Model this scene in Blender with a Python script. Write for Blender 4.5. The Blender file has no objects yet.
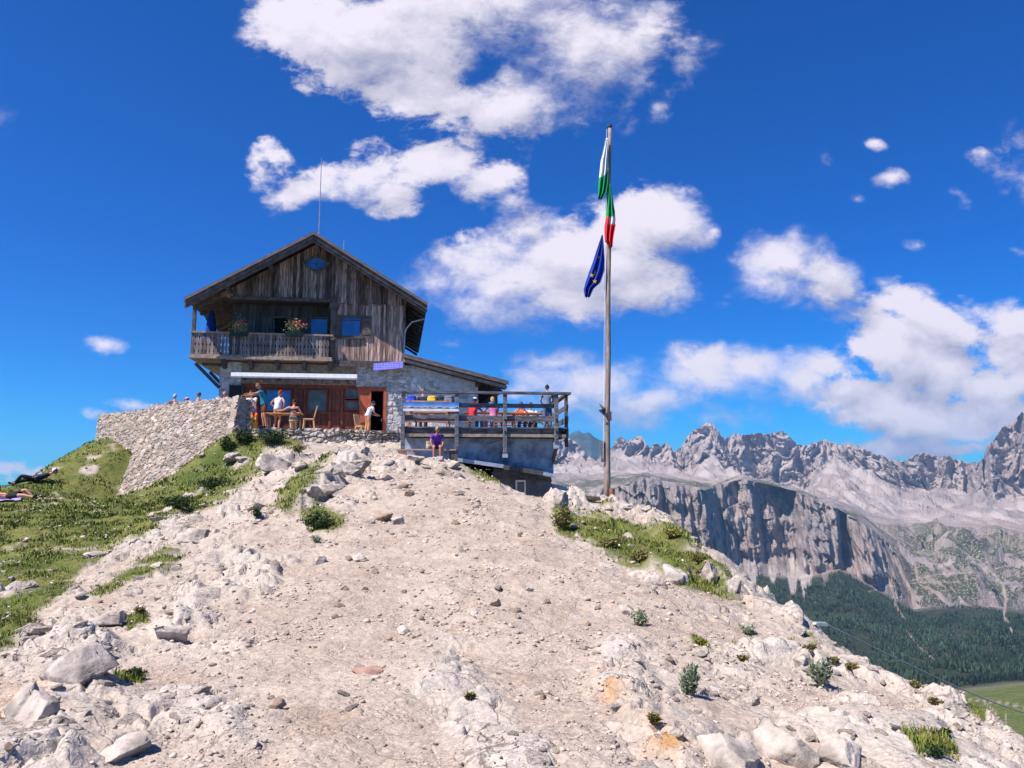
import bpy, bmesh, math, random
import numpy as np
from mathutils import Vector, Matrix

random.seed(7)
RNG = np.random.default_rng(11)
SC = bpy.context.scene
COL = SC.collection
R = math.radians

# ------------------------------------------------------------------ camera model
FPX = 780.0
PITCH = R(7.38)
CP, SP = math.cos(PITCH), math.sin(PITCH)

def ray(px, py):
    """world direction with y = 1"""
    a = (384.0 - py) / FPX
    dy = CP - a * SP
    return Vector(((px - 512.0) / FPX / dy, 1.0, (SP + a * CP) / dy))

def at(px, py, Y):
    return ray(px, py) * Y

def zr(py):
    a = (384.0 - np.asarray(py, float)) / FPX
    return (SP + a * CP) / (CP - a * SP)

def project(x, y, z):
    d = np.maximum(y * CP + z * SP, 0.05)
    u = -y * SP + z * CP
    return 512 + FPX * x / d, 384 - FPX * u / d

SUN_AZ = R(33)          # how far the sun stands in front of the facade plane, on the left
SUN_EL = R(56)
SUN = Vector((-math.cos(SUN_AZ) * math.cos(SUN_EL), -math.sin(SUN_AZ) * math.cos(SUN_EL), math.sin(SUN_EL)))

# ------------------------------------------------------------------ tags
def tag(o, label=None, cat=None, group=None, kind=None):
    if label: o['label'] = label
    if cat: o['category'] = cat
    if group: o['group'] = group
    if kind: o['kind'] = kind
    return o

def empty(name, loc=(0, 0, 0), rz=0.0, label=None, cat=None, group=None):
    o = bpy.data.objects.new(name, None)
    COL.objects.link(o)
    o.location = loc
    o.rotation_euler = (0, 0, rz)
    o.empty_display_size = 0.2
    return tag(o, label, cat, group)

def link_mesh(name, me, mats, parent=None, smooth=False):
    o = bpy.data.objects.new(name, me)
    COL.objects.link(o)
    if not isinstance(mats, (list, tuple)): mats = [mats]
    for m in mats: me.materials.append(m)
    if smooth:
        me.polygons.foreach_set('use_smooth', np.ones(len(me.polygons), bool))
    if parent is not None: o.parent = parent
    return o

def np_mesh(name, V, F, attrs=None):
    """V (n,3), F (m,3|4) arrays; attrs {name: (n,4)} colour attributes"""
    me = bpy.data.meshes.new(name)
    V = np.asarray(V, np.float32); F = np.asarray(F, np.int32)
    k = F.shape[1]
    me.vertices.add(len(V)); me.vertices.foreach_set('co', V.ravel())
    me.loops.add(F.size); me.loops.foreach_set('vertex_index', F.ravel())
    me.polygons.add(len(F))
    me.polygons.foreach_set('loop_start', np.arange(0, F.size, k, dtype=np.int32))
    try: me.polygons.foreach_set('loop_total', np.full(len(F), k, np.int32))
    except Exception: pass
    me.update(calc_edges=True)
    for n, a in (attrs or {}).items():
        at_ = me.attributes.new(n, 'FLOAT_COLOR', 'POINT')
        a = np.asarray(a, np.float32)
        if a.shape[1] == 3: a = np.hstack([a, np.ones((len(a), 1), np.float32)])
        at_.data.foreach_set('color', a.ravel())
    return me

class MB:
    """collects simple solids and links them as ONE mesh object"""
    def __init__(s): s.v, s.f, s.m = [], [], []; s.cur = 0
    def add(s, vs, fs):
        b = len(s.v)
        s.v += [tuple(v) for v in vs]
        s.f += [tuple(b + i for i in f) for f in fs]
        s.m += [s.cur] * len(fs)
        return s
    def box(s, x0, x1, y0, y1, z0, z1, M=None):
        vs = [Vector(p) for p in ((x0,y0,z0),(x1,y0,z0),(x1,y1,z0),(x0,y1,z0),(x0,y0,z1),(x1,y0,z1),(x1,y1,z1),(x0,y1,z1))]
        if M is not None: vs = [M @ v for v in vs]
        return s.add(vs, [(0,3,2,1),(4,5,6,7),(0,1,5,4),(1,2,6,5),(2,3,7,6),(3,0,4,7)])
    def bar(s, p0, p1, w, h, up=(0,0,1)):
        """rectangular bar from p0 to p1"""
        p0, p1 = Vector(p0), Vector(p1)
        d = (p1 - p0).normalized(); up = Vector(up)
        sd = d.cross(up)
        if sd.length < 1e-4: sd = d.cross(Vector((0,1,0)))
        sd.normalize(); u = sd.cross(d).normalized()
        vs = []
        for p in (p0, p1):
            for a, b in ((-1,-1),(1,-1),(1,1),(-1,1)): vs.append(p + sd*(a*w/2) + u*(b*h/2))
        return s.add(vs, [(0,1,2,3),(7,6,5,4),(0,4,5,1),(1,5,6,2),(2,6,7,3),(3,7,4,0)])
    def tube(s, pts, r, n=8, cap=True):
        pts = [Vector(p) for p in pts]
        rs = r if isinstance(r, (list, tuple)) else [r]*len(pts)
        vs = []; fs = []
        for i, p in enumerate(pts):
            d = (pts[min(i+1, len(pts)-1)] - pts[max(i-1, 0)]).normalized()
            a = d.cross(Vector((0,0,1)))
            if a.length < 1e-3: a = d.cross(Vector((0,1,0)))
            a.normalize(); b = a.cross(d).normalized()
            for k in range(n):
                t = 2*math.pi*k/n
                vs.append(p + (a*math.cos(t) + b*math.sin(t))*rs[i])
        for i in range(len(pts)-1):
            for k in range(n):
                fs.append((i*n+k, i*n+(k+1)%n, (i+1)*n+(k+1)%n, (i+1)*n+k))
        if cap:
            fs.append(tuple(range(n-1, -1, -1))); fs.append(tuple((len(pts)-1)*n+k for k in range(n)))
        return s.add(vs, fs)
    def prism(s, poly, y0, y1):
        """poly [(x,z)] counter-clockwise seen from -y, extruded y0..y1"""
        n = len(poly)
        vs = [(x, y0, z) for x, z in poly] + [(x, y1, z) for x, z in poly]
        fs = [tuple(range(n)), tuple(range(2*n-1, n-1, -1))]
        for i in range(n):
            j = (i+1) % n
            fs.append((j, i, n+i, n+j))
        return s.add(vs, fs)
    def plate(s, pts, t):
        """planar polygon of 3-D points given thickness t along its normal"""
        pts = [Vector(p) for p in pts]
        nrm = (pts[1]-pts[0]).cross(pts[2]-pts[0]).normalized()
        n = len(pts)
        vs = pts + [p - nrm*t for p in pts]
        fs = [tuple(range(n)), tuple(range(2*n-1, n-1, -1))]
        for i in range(n):
            j = (i+1) % n
            fs.append((j, i, n+i, n+j))
        return s.add(vs, fs)
    def build(s, name, mats, parent=None, smooth=False, bevel=0.0):
        me = bpy.data.meshes.new(name)
        me.from_pydata(s.v, [], s.f)
        if len(set(s.m)) > 1: me.polygons.foreach_set('material_index', s.m)
        bm = bmesh.new(); bm.from_mesh(me)
        bmesh.ops.recalc_face_normals(bm, faces=bm.faces)
        bm.to_mesh(me); bm.free()
        o = link_mesh(name, me, mats, parent, smooth)
        if bevel:
            b = o.modifiers.new('edge', 'BEVEL'); b.width = bevel; b.segments = 1; b.limit_method = 'ANGLE'
        return o

class Frame:
    """a local frame (u along, d back, z up) with its root on the ground plane z = 0"""
    def __init__(s, p, alpha):
        s.o = Vector((p[0], p[1], 0)); s.a = alpha
        s.c, s.s = math.cos(alpha), math.sin(alpha)
    def loc(s, P):
        q = Vector(P) - s.o
        return Vector((q.x*s.c + q.y*s.s, -q.x*s.s + q.y*s.c, q.z))
    def world(s, u, d, z=0.0):
        return Vector((s.o.x + u*s.c - d*s.s, s.o.y + u*s.s + d*s.c, z))
    def uz(s, px, py, d=0.0):
        D = ray(px, py)
        O = s.loc((0, 0, 0))
        dl = Vector((D.x*s.c + D.y*s.s, -D.x*s.s + D.y*s.c, D.z))
        t = (d - O.y) / dl.y
        return O.x + dl.x*t, dl.z*t
    def u(s, px, d=0.0, py=400): return s.uz(px, py, d)[0]
    def z(s, py, px, d=0.0): return s.uz(px, py, d)[1]

# ------------------------------------------------------------------ numpy noise
def _h(ix, iy, seed):
    x = ix.astype(np.int64).astype(np.uint32) * np.uint32(374761393) + iy.astype(np.int64).astype(np.uint32) * np.uint32(668265263) + np.uint32((seed * 2246822519) & 0xffffffff)
    x = (x ^ (x >> np.uint32(13))) * np.uint32(1274126177)
    x = (x ^ (x >> np.uint32(16))) * np.uint32(2246822519)
    x = x ^ (x >> np.uint32(15))
    return x.astype(np.float64) / 4294967296.0

def gnoise(x, y, seed=0):
    x = np.asarray(x, float); y = np.asarray(y, float)
    ix, iy = np.floor(x), np.floor(y)
    fx, fy = x - ix, y - iy
    def g(dx, dy):
        a = _h(ix + dx, iy + dy, seed) * 2 * math.pi
        return np.cos(a) * (fx - dx) + np.sin(a) * (fy - dy)
    sx = fx*fx*fx*(fx*(fx*6-15)+10); sy = fy*fy*fy*(fy*(fy*6-15)+10)
    a = g(0,0); b = g(1,0); c = g(0,1); d = g(1,1)
    return ((a + (b-a)*sx) + ((c + (d-c)*sx) - (a + (b-a)*sx))*sy) * 1.5

def fbm(x, y, octv=4, seed=0, gain=0.5, lac=2.03):
    s = 0; a = 1.0; f = 1.0
    for i in range(octv):
        s = s + a*gnoise(x*f, y*f, seed + i*17); a *= gain; f *= lac
    return s

def ridged(x, y, octv=4, seed=0, gain=0.5, lac=2.1):
    s = 0; a = 1.0; f = 1.0; t = 0
    for i in range(octv):
        n = 1 - np.abs(gnoise(x*f, y*f, seed + i*31))*1.6
        s = s + a*n; t += a; a *= gain; f *= lac
    return s / t

def worley(x, y, seed=0, jit=0.9):
    """F1, F2, cell hash, offset to the cell centre"""
    x = np.asarray(x, float); y = np.asarray(y, float)
    ix, iy = np.floor(x), np.floor(y)
    f1 = np.full(x.shape, 9.0); f2 = f1.copy()
    hh = np.zeros(x.shape); ox = np.zeros(x.shape); oy = np.zeros(x.shape)
    for dx in (-1, 0, 1):
        for dy in (-1, 0, 1):
            cx, cy = ix + dx, iy + dy
            px = cx + 0.5 + jit*(_h(cx, cy, seed) - 0.5)
            py = cy + 0.5 + jit*(_h(cx, cy, seed + 101) - 0.5)
            qx, qy = x - px, y - py
            d = np.sqrt(qx*qx + qy*qy)
            n = d < f1
            f2 = np.where(n, f1, np.minimum(f2, d))
            hh = np.where(n, _h(cx, cy, seed + 202), hh)
            ox = np.where(n, qx, ox); oy = np.where(n, qy, oy)
            f1 = np.where(n, d, f1)
    return f1, f2, hh, ox, oy

def facets(x, y, seed, tilt=1.0):
    """broken-rock relief, about -0.7..0.7: every cell is its own tilted plane"""
    f1, f2, h, ox, oy = worley(x, y, seed)
    a = (h * 61.7) % 1.0 * 2 * math.pi
    z = (h - 0.5) + tilt * 0.6 * (np.cos(a)*ox + np.sin(a)*oy)
    return z, h, f2 - f1

def sstep(a, b, x):
    t = np.clip((x - a) / (b - a), 0, 1)
    return t*t*(3 - 2*t)

def poly_sd(px, py, poly):
    """signed distance to a polygon, positive inside"""
    P = np.asarray(poly, float)
    d = np.full(np.shape(px), 1e9); inside = np.zeros(np.shape(px), bool)
    for i in range(len(P)):
        a = P[i]; b = P[(i+1) % len(P)]
        ex, ey = b - a
        t = np.clip(((px-a[0])*ex + (py-a[1])*ey) / (ex*ex + ey*ey + 1e-12), 0, 1)
        d = np.minimum(d, np.hypot(px - a[0] - t*ex, py - a[1] - t*ey))
        c = ((a[1] > py) != (b[1] > py)) & (px < (b[0]-a[0]) * (py - a[1]) / ((b[1]-a[1]) if b[1] != a[1] else 1e-12) + a[0])
        inside ^= c
    return np.where(inside, d, -d)

# ------------------------------------------------------------------ materials
class NT:
    def __init__(s, tree): s.t = tree; s.n = tree.nodes; s.l = tree.links
    def node(s, typ, **kw):
        n = s.n.new(typ)
        for k, v in kw.items(): setattr(n, k, v)
        return n
    def link(s, a, b): s.l.new(a, b)
    def math(s, op, a, b=None, c=None, clamp=False):
        n = s.n.new('ShaderNodeMath'); n.operation = op; n.use_clamp = clamp
        for i, v in enumerate((a, b, c)):
            if v is None: continue
            if hasattr(v, 'is_output'): s.l.new(v, n.inputs[i])
            else: n.inputs[i].default_value = v
        return n.outputs[0]
    def mix(s, fac, a, b, blend='MIX'):
        n = s.n.new('ShaderNodeMix'); n.data_type = 'RGBA'; n.blend_type = blend
        for sock, v in ((n.inputs[0], fac), (n.inputs[6], a), (n.inputs[7], b)):
            if hasattr(v, 'is_output'): s.l.new(v, sock)
            elif isinstance(v, (int, float)): sock.default_value = v
            else: sock.default_value = (*v[:3], 1)
        return n.outputs[2]
    def rng(s, v, a, b, c=0.0, d=1.0, smooth=True):
        n = s.n.new('ShaderNodeMapRange'); n.interpolation_type = 'SMOOTHSTEP' if smooth else 'LINEAR'
        s.l.new(v, n.inputs[0])
        for i, q in enumerate((a, b, c, d)): n.inputs[1+i].default_value = q
        return n.outputs[0]
    def noise(s, vec, scale, detail=4, rough=0.55, dist=0.0):
        n = s.n.new('ShaderNodeTexNoise'); n.inputs['Scale'].default_value = scale
        n.inputs['Detail'].default_value = detail; n.inputs['Roughness'].default_value = rough; n.inputs['Distortion'].default_value = dist
        if vec is not None: s.l.new(vec, n.inputs['Vector'])
        return n.outputs[0]
    def mapping(s, vec, loc=(0,0,0), rot=(0,0,0), scale=(1,1,1), typ='POINT'):
        n = s.n.new('ShaderNodeMapping'); n.vector_type = typ
        n.inputs['Location'].default_value = loc; n.inputs['Rotation'].default_value = rot; n.inputs['Scale'].default_value = scale
        s.l.new(vec, n.inputs['Vector'])
        return n.outputs[0]

def mat(name, col, rough=0.8, var=0.18, scale=6.0, island=0.0, stretch=(1,1,1), col2=None, bump=0.0, bscale=None, spec=0.25, metal=0.0, alpha=None):
    """principled surface whose colour wanders with object-space noise (and from loose piece to loose piece)"""
    m = bpy.data.materials.new(name); m.use_nodes = True
    t = NT(m.node_tree); t.n.clear()
    out = t.node('ShaderNodeOutputMaterial'); b = t.node('ShaderNodeBsdfPrincipled')
    t.link(b.outputs[0], out.inputs[0])
    tc = t.node('ShaderNodeTexCoord'); ge = t.node('ShaderNodeNewGeometry')
    v = t.mapping(tc.outputs['Object'], scale=stretch)
    if island:
        off = t.node('ShaderNodeVectorMath', operation='ADD')
        cm = t.node('ShaderNodeCombineXYZ'); t.link(t.math('MULTIPLY', ge.outputs['Random Per Island'], 37.0), cm.inputs[0]); t.link(t.math('MULTIPLY', ge.outputs['Random Per Island'], 91.0), cm.inputs[2])
        t.link(v, off.inputs[0]); t.link(cm.outputs[0], off.inputs[1]); v = off.outputs[0]
    n = t.noise(v, scale, 6, 0.62)
    f = t.rng(n, 0.3, 0.7, 0, 1)
    c2 = col2 if col2 else tuple(c*(1-var*1.6) for c in col)
    c1 = tuple(min(1, c*(1+var)) for c in col)
    c = t.mix(f, c1, c2)
    if island:
        k = t.rng(ge.outputs['Random Per Island'], 0, 1, 1-island, 1+island, smooth=False)
        cc = t.node('ShaderNodeCombineXYZ')
        for i in range(3): t.link(k, cc.inputs[i])
        c = t.mix(1.0, c, cc.outputs[0], 'MULTIPLY')
    t.link(c, b.inputs['Base Color'])
    b.inputs['Roughness'].default_value = rough; b.inputs['Specular IOR Level'].default_value = spec; b.inputs['Metallic'].default_value = metal
    if bump:
        bn = t.node('ShaderNodeBump'); bn.inputs['Strength'].default_value = bump; bn.inputs['Distance'].default_value = 0.02
        t.link(t.noise(v, bscale or scale*3, 5, 0.6), bn.inputs['Height']); t.link(bn.outputs[0], b.inputs['Normal'])
    return m

def attr_mat(name, attr='tone', rough=0.85, nscale=12, var=0.25, bump=0.4, bscale=40, bdist=0.02):
    """colour read from a colour attribute (each stone's own colour), broken up by noise"""
    m = bpy.data.materials.new(name); m.use_nodes = True
    t = NT(m.node_tree); t.n.clear()
    out = t.node('ShaderNodeOutputMaterial'); b = t.node('ShaderNodeBsdfPrincipled')
    t.link(b.outputs[0], out.inputs[0])
    a = t.node('ShaderNodeAttribute', attribute_name=attr)
    tc = t.node('ShaderNodeTexCoord')
    n = t.noise(tc.outputs['Object'], nscale, 7, 0.65)
    k = t.rng(n, 0.3, 0.7, 1-var, 1+var)
    cc = t.node('ShaderNodeCombineXYZ')
    for i in range(3): t.link(k, cc.inputs[i])
    t.link(t.mix(1.0, a.outputs['Color'], cc.outputs[0], 'MULTIPLY'), b.inputs['Base Color'])
    b.inputs['Roughness'].default_value = rough; b.inputs['Specular IOR Level'].default_value = 0.2
    bn = t.node('ShaderNodeBump'); bn.inputs['Strength'].default_value = bump; bn.inputs['Distance'].default_value = bdist
    t.link(t.noise(tc.outputs['Object'], bscale, 6, 0.65), bn.inputs['Height']); t.link(bn.outputs[0], b.inputs['Normal'])
    return m

def glass_mat(name, col, rough=0.06, spec=0.9, coat=0.6):
    m = bpy.data.materials.new(name); m.use_nodes = True
    b = m.node_tree.nodes['Principled BSDF']
    b.inputs['Base Color'].default_value = (*col, 1); b.inputs['Roughness'].default_value = rough
    t = NT(m.node_tree); bn = t.node('ShaderNodeBump'); bn.inputs['Strength'].default_value = 0.25; bn.inputs['Distance'].default_value = 0.02
    tc = t.node('ShaderNodeTexCoord'); n = t.noise(tc.outputs['Object'], 2.2, 3, 0.5); t.link(n, bn.inputs['Height']); t.link(bn.outputs[0], b.inputs['Normal'])
    t.link(t.mix(t.rng(n, 0.35, 0.65), col, tuple(c*0.6 for c in col)), b.inputs['Base Color'])
    b.inputs['Specular IOR Level'].default_value = spec; b.inputs['Coat Weight'].default_value = coat; b.inputs['Coat Roughness'].default_value = 0.03
    return m

M = {
 'wood_old': mat('weathered_wood', (0.265,0.182,0.148), 0.85, 0.45, 5, island=0.75, stretch=(3,3,0.35), bump=0.5),
 'wood_sunlit': mat('sunlit_tone_wood', (0.44,0.285,0.225), 0.85, 0.35, 5, island=0.6, stretch=(3,3,0.35), bump=0.5, col2=(0.13,0.09,0.08)),  # old boards with sunlight painted in: brighter and pinker
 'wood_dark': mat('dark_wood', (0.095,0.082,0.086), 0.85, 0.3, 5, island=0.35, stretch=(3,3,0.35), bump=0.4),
 'wood_rail': mat('weathered_railing_wood', (0.235,0.185,0.165), 0.85, 0.4, 6, island=0.6, stretch=(3,3,0.35), bump=0.4),
 'wood_beam': mat('beam_wood', (0.13,0.103,0.09), 0.8, 0.3, 4, island=0.3, bump=0.4),
 'wood_grey': mat('silver_grey_timber', (0.125,0.125,0.145), 0.8, 0.4, 7, island=0.35, stretch=(0.5,2,2), bump=0.5),
 'wood_pale': mat('pale_fascia_wood', (0.33,0.25,0.19), 0.8, 0.25, 6, island=0.2),
 'roofing': mat('brown_roofing', (0.17,0.135,0.13), 0.7, 0.25, 3, island=0.2, bump=0.2),
 'redwood': mat('reddish_brown_stained_wood', (0.21,0.062,0.036), 0.6, 0.22, 4, island=0.18, stretch=(2,2,0.5), bump=0.15),
 'red': mat('brick_red_paint', (0.46,0.115,0.055), 0.6, 0.15, 5),
 'painted_dark': mat('near_black_unlit_interior', (0.012,0.011,0.012), 0.9, 0.1, 2),  # near-black colour stands in for the shade of unlit rooms
 'glass_sky_painted': glass_mat('painted_sky_glass', (0.02,0.13,0.42)),  # blue sky reflection painted into the base colour
 'glass_grey': glass_mat('greenish_window_glass', (0.15,0.19,0.18), 0.35, 0.3, 0.0),
 'curtain': mat('pale_curtain', (0.45,0.45,0.43), 0.9, 0.15, 9, stretch=(5,5,0.4)),
 'white': mat('white_enamel', (0.78,0.76,0.74), 0.5, 0.06, 4),
 'plaster': mat('grey_plaster', (0.36,0.36,0.41), 0.9, 0.22, 3, bump=0.6, bscale=22),
 'concrete': mat('blue_grey_concrete', (0.34,0.375,0.475), 0.9, 0.42, 1.8, bump=0.9, bscale=16),
 'concrete_dark': mat('dark_concrete', (0.15,0.155,0.18), 0.9, 0.25, 3, bump=0.5),
 'zinc': mat('zinc_flashing', (0.42,0.46,0.55), 0.5, 0.15, 5, metal=0.3),
 'steel': mat('galvanised_steel', (0.45,0.45,0.47), 0.45, 0.15, 8, metal=0.6),
 'black': mat('black_board', (0.018,0.02,0.022), 0.6, 0.2, 5),
 'pine': mat('orange_pine', (0.52,0.235,0.10), 0.6, 0.2, 5, island=0.25, stretch=(0.5,3,3)),
 'pine_light': mat('light_pine', (0.60,0.36,0.17), 0.6, 0.2, 5, island=0.2, stretch=(0.5,3,3)),
 'pole': mat('grey_larch_pole', (0.34,0.262,0.215), 0.75, 0.25, 6, stretch=(2,2,0.3), bump=0.3),
 'rubber': mat('dark_rubber', (0.02,0.02,0.022), 0.7, 0.1, 5),
 'plank_bench': mat('bench_plank', (0.34,0.26,0.24), 0.8, 0.25, 6, stretch=(0.5,3,3)),
}
# rocks: a ball cut by random planes, then roughened
def rock_mesh(seed, sub):
    rng = np.random.default_rng(seed)
    bm = bmesh.new(); bmesh.ops.create_icosphere(bm, subdivisions=sub, radius=1.0)
    V = np.array([v.co[:] for v in bm.verts]); F = np.array([[v.index for v in f.verts] for f in bm.faces]); bm.free()
    for k in range(15):
        n = rng.normal(0, 1, 3); n[2] *= .8; n /= np.linalg.norm(n); d = rng.uniform(.36, .74)
        s = V @ n - d
        V = V - np.outer(np.maximum(s, 0)*.985, n)
    o = rng.uniform(0, 50, 3)
    if sub >= 3:
        nz = fbm(V[:,0]*2.3+o[0]+V[:,2], V[:,1]*2.3+o[1]-V[:,2]*1.3, 5, seed)
        fz = facets(V[:,0]*2.6+o[0]+V[:,2]*1.7, V[:,1]*2.6+o[1]-V[:,2]*2.1, seed, 1.2)[0] if sub >= 4 else 0*nz
        V = V*(1 + (.05*nz + .11*fz)[:,None])
    V = V/np.abs(V).max(0)
    return V, F
# ------------------------------------------------------------------ near terrain: the rocky ridge
CTRL = [  # pixel, pixel, distance
 (512,768,3.9),(400,768,3.9),(650,768,3.9),(250,768,3.85),(100,768,3.8),(0,768,3.8),(-150,768,3.9),(800,768,4.2),
 (400,690,5.4),(550,690,5.5),(250,690,5.5),(100,690,5.5),(0,690,5.6),(-140,690,5.8),
 (512,620,8.0),(350,620,8.0),(200,620,8.2),(80,620,8.6),(0,620,8.9),(-120,620,9.5),
 (512,560,11.5),(400,560,11.5),(250,560,11.5),(120,560,13),(0,560,13.6),(-120,560,14.5),
 (500,510,16),(400,510,16),(300,510,16.2),(200,518,17.5),(100,520,19),(0,518,19),
 (480,482,21.5),(530,504,22.5),(502,496,22.8),(560,507,21.8),(400,478,21.5),(330,480,21),(250,488,21.5),(170,500,23.5),
 (430,461,26.5),(380,455,27.5),(330,458,25.5),(280,462,25.5),(225,462,27),
 (480,474,26),(500,500,26.5),(530,517,26.6),(553,509,26),(575,501,25.5),(606,502,24.6),
 (640,511,20.5),(600,530,16.2),(690,547,15.6),(735,592,11.8),(640,575,11.2),(765,610,10.3),(700,620,8.8),
 (900,691,6.9),(800,692,6.1),(950,724,5.9),(1024,770,5.1),(900,772,4.4),(1010,788,4.6),
 # left slope and the foot of the stone wall
 (112,504,30.2),(130,502,29.6),(165,489,29.2),(190,470,28.9),(207,453,28.6),(232,432,28.2),(60,466,33),(102,477,33),(20,487,27),(-60,500,24),(95,442,37),(130,441,36.8),(128,462,34.2),(112,507,28.5),(90,505,26.5),(55,498,25),(40,486,40),(0,500,38),(-60,510,36),(75,462,41),(20,484,34),
 # in front of the terrace
 (300,447,31.0),(350,446,31.2),(395,446,31.0),(262,444,29.5),
]
C_XYZ = np.array([tuple(at(*c)) for c in CTRL] + [
 (-0.5,0,-1.65),(-4,0,-1.62),(3,0,-1.75),(-9,0,-1.8),(-1,-8,-2.0),(6,-8,-3.0),(-9,-8,-2.4),
 (-6,36,1.9),(-11,34,0.9),(-13.5,33.2,-0.6),(-11,31.2,0.3),(-14.8,32.6,-0.9),(-16.5,38,1.0),(-6,45,2.0),(-14,46,1.4),(-2,33,1.2),(-3.5,37,1.8),(0,33,-0.4),(1.2,38,-0.8),(1,46,-0.5),(0.3,29.8,-0.5)])

def _tps(r2): return 0.5 * r2 * np.log(np.maximum(r2, 1e-9))
def _rbf_fit(P):
    n = len(P)
    d2 = ((P[:, None, :2] - P[None, :, :2])**2).sum(-1)
    A = np.zeros((n+3, n+3)); A[:n, :n] = _tps(d2) + np.eye(n)*0.10
    A[:n, n] = 1; A[:n, n+1:] = P[:, :2]; A[n, :n] = 1; A[n+1:, :n] = P[:, :2].T
    return np.linalg.solve(A, np.concatenate([P[:, 2], np.zeros(3)]))
C_W = _rbf_fit(C_XYZ)
EDGE_R = np.array([(-30,4.2),(-5,3.9),(2,3.65),(5.1,3.5),(7,3.55),(10.4,3.5),(12,3.55),(15.6,3.75),(20.5,3.5),(24.6,3.3),(26.5,2.2),(29,1.7),(34,1.6),(60,1.6)])
EDGE_L = np.array([(-30,-16),(5,-15),(14,-14.5),(20,-14),(24,-15.6),(27,-17.2),(33,-19.6),(37,-21.2),(60,-22)])

def base_z(x, y):
    x = np.asarray(x, float); y = np.asarray(y, float)
    xs, ys = np.clip(x, -24, 9), np.clip(y, -10, 52)
    z = C_W[-3] + C_W[-2]*xs + C_W[-1]*ys
    for i in range(len(C_XYZ)):
        z = z + C_W[i]*_tps((xs - C_XYZ[i,0])**2 + (ys - C_XYZ[i,1])**2)
    wob = 0.35*gnoise(y*0.55, y*0+3.1, 5) + 0.18*gnoise(y*1.7, y*0+1.1, 6)
    s = np.maximum(0, x - np.interp(y, EDGE_R[:,0], EDGE_R[:,1]) - wob)
    s1 = np.minimum(s, 5)
    z = z - (0.55*s1 + 0.28*s1*s1) - np.maximum(0, s-5)*1.15
    s = np.maximum(0, np.interp(y, EDGE_L[:,0], EDGE_L[:,1]) - x)
    s1 = np.minimum(s, 8)
    z = z - (0.15*s1 + 0.06*s1*s1) - np.maximum(0, s-8)*0.85
    s = np.maximum(0, y - 54); s1 = np.minimum(s, 8)
    z = z - (0.1*s1 + 0.06*s1*s1) - np.maximum(0, s-8)*0.8
    s = np.maximum(0, -12 - y); z = z - s*0.35
    return z

GRASS = [
 [(-40,470),(0,485),(30,474),(60,463),(95,441),(140,430),(120,480),(150,480),(195,450),(240,405),(292,425),(300,447),(268,452),(262,470),(225,492),(205,512),(165,522),(140,548),(108,552),(80,572),(66,596),(40,612),(18,640),(-40,668)],
 [(100,600),(150,572),(190,556),(178,548),(128,566),(86,592)],
 [(572,516),(600,514),(640,520),(690,543),(722,572),(738,600),(700,594),(660,578),(622,562),(596,548),(580,536)],
 [(548,516),(560,508),(580,522),(574,540),(556,534)],
 [(300,514),(318,508),(346,516),(338,530),(312,532)],
 [(112,672),(140,664),(150,676),(126,686)],
 [(120,612),(146,606),(150,622),(128,630)],
 [(455,460),(480,465),(520,482),(508,487),(470,472)],
 [(730,636),(756,632),(760,640),(735,646)],[(780,640),(800,645),(804,656),(788,652)],[(868,654),(890,662),(884,670),(866,664)],
 [(905,744),(940,752),(960,768),(920,768)],[(690,636),(704,640),(708,650),(694,648)],[(905,672),(918,676),(924,690),(910,684)],
 [(795,620),(822,640),(814,646),(790,628)],[(970,700),(990,712),(984,720),(968,708)],
 [(270,505),(300,470),(330,468),(310,500),(290,510)],
]
PATH = [(330,768),(240,700),(250,640),(210,580),(250,540),(360,510),(400,486),(440,470),(490,478),(548,510),(585,550),(640,585),(720,625),(690,660),(640,640),(600,690),(610,768)]
RIBS = [  # polygon in the view, height (m), edge softness (px)
 ([(440,632),(462,640),(500,690),(560,752),(580,800),(470,800),(438,740),(418,690)], 0.08, 26),
 ([(598,640),(625,625),(650,660),(668,710),(655,745),(600,718),(588,690)], 0.12, 22),
 ([(660,690),(720,700),(700,800),(640,800)], 0.08, 24),
 ([(-60,720),(0,690),(60,648),(112,640),(128,690),(96,738),(88,800),(-60,800)], 0.16, 36),
 ([(156,590),(200,580),(214,610),(176,660),(150,650)], 0.10, 20),
 ([(278,500),(320,470),(352,452),(368,458),(362,474),(330,496),(300,512)], 0.32, 12),
 ([(256,462),(296,452),(304,462),(282,472),(262,474)], 0.28, 8),
 ([(200,560),(250,548),(300,560),(270,600),(216,600)], 0.08, 22),
 ([(640,560),(690,570),(690,584),(650,580)], 0.22, 10),
 ([(545,500),(560,492),(600,494),(640,508),(690,540),(725,575),(740,600),(722,590),(690,560),(630,525),(590,510),(556,520)], 0.16, 10),
 ([(720,610),(800,640),(900,690),(1024,760),(1060,800),(900,800),(820,720),(760,650)], 0.10, 40),
 ([(400,690),(470,690),(470,700),(410,705)], 0.0, 10),
 ([(170,505),(200,520),(180,548),(110,560),(90,552),(140,535)], 0.12, 10),
 ([(470,470),(560,485),(555,500),(500,492)], 0.05, 8),
]

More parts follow.
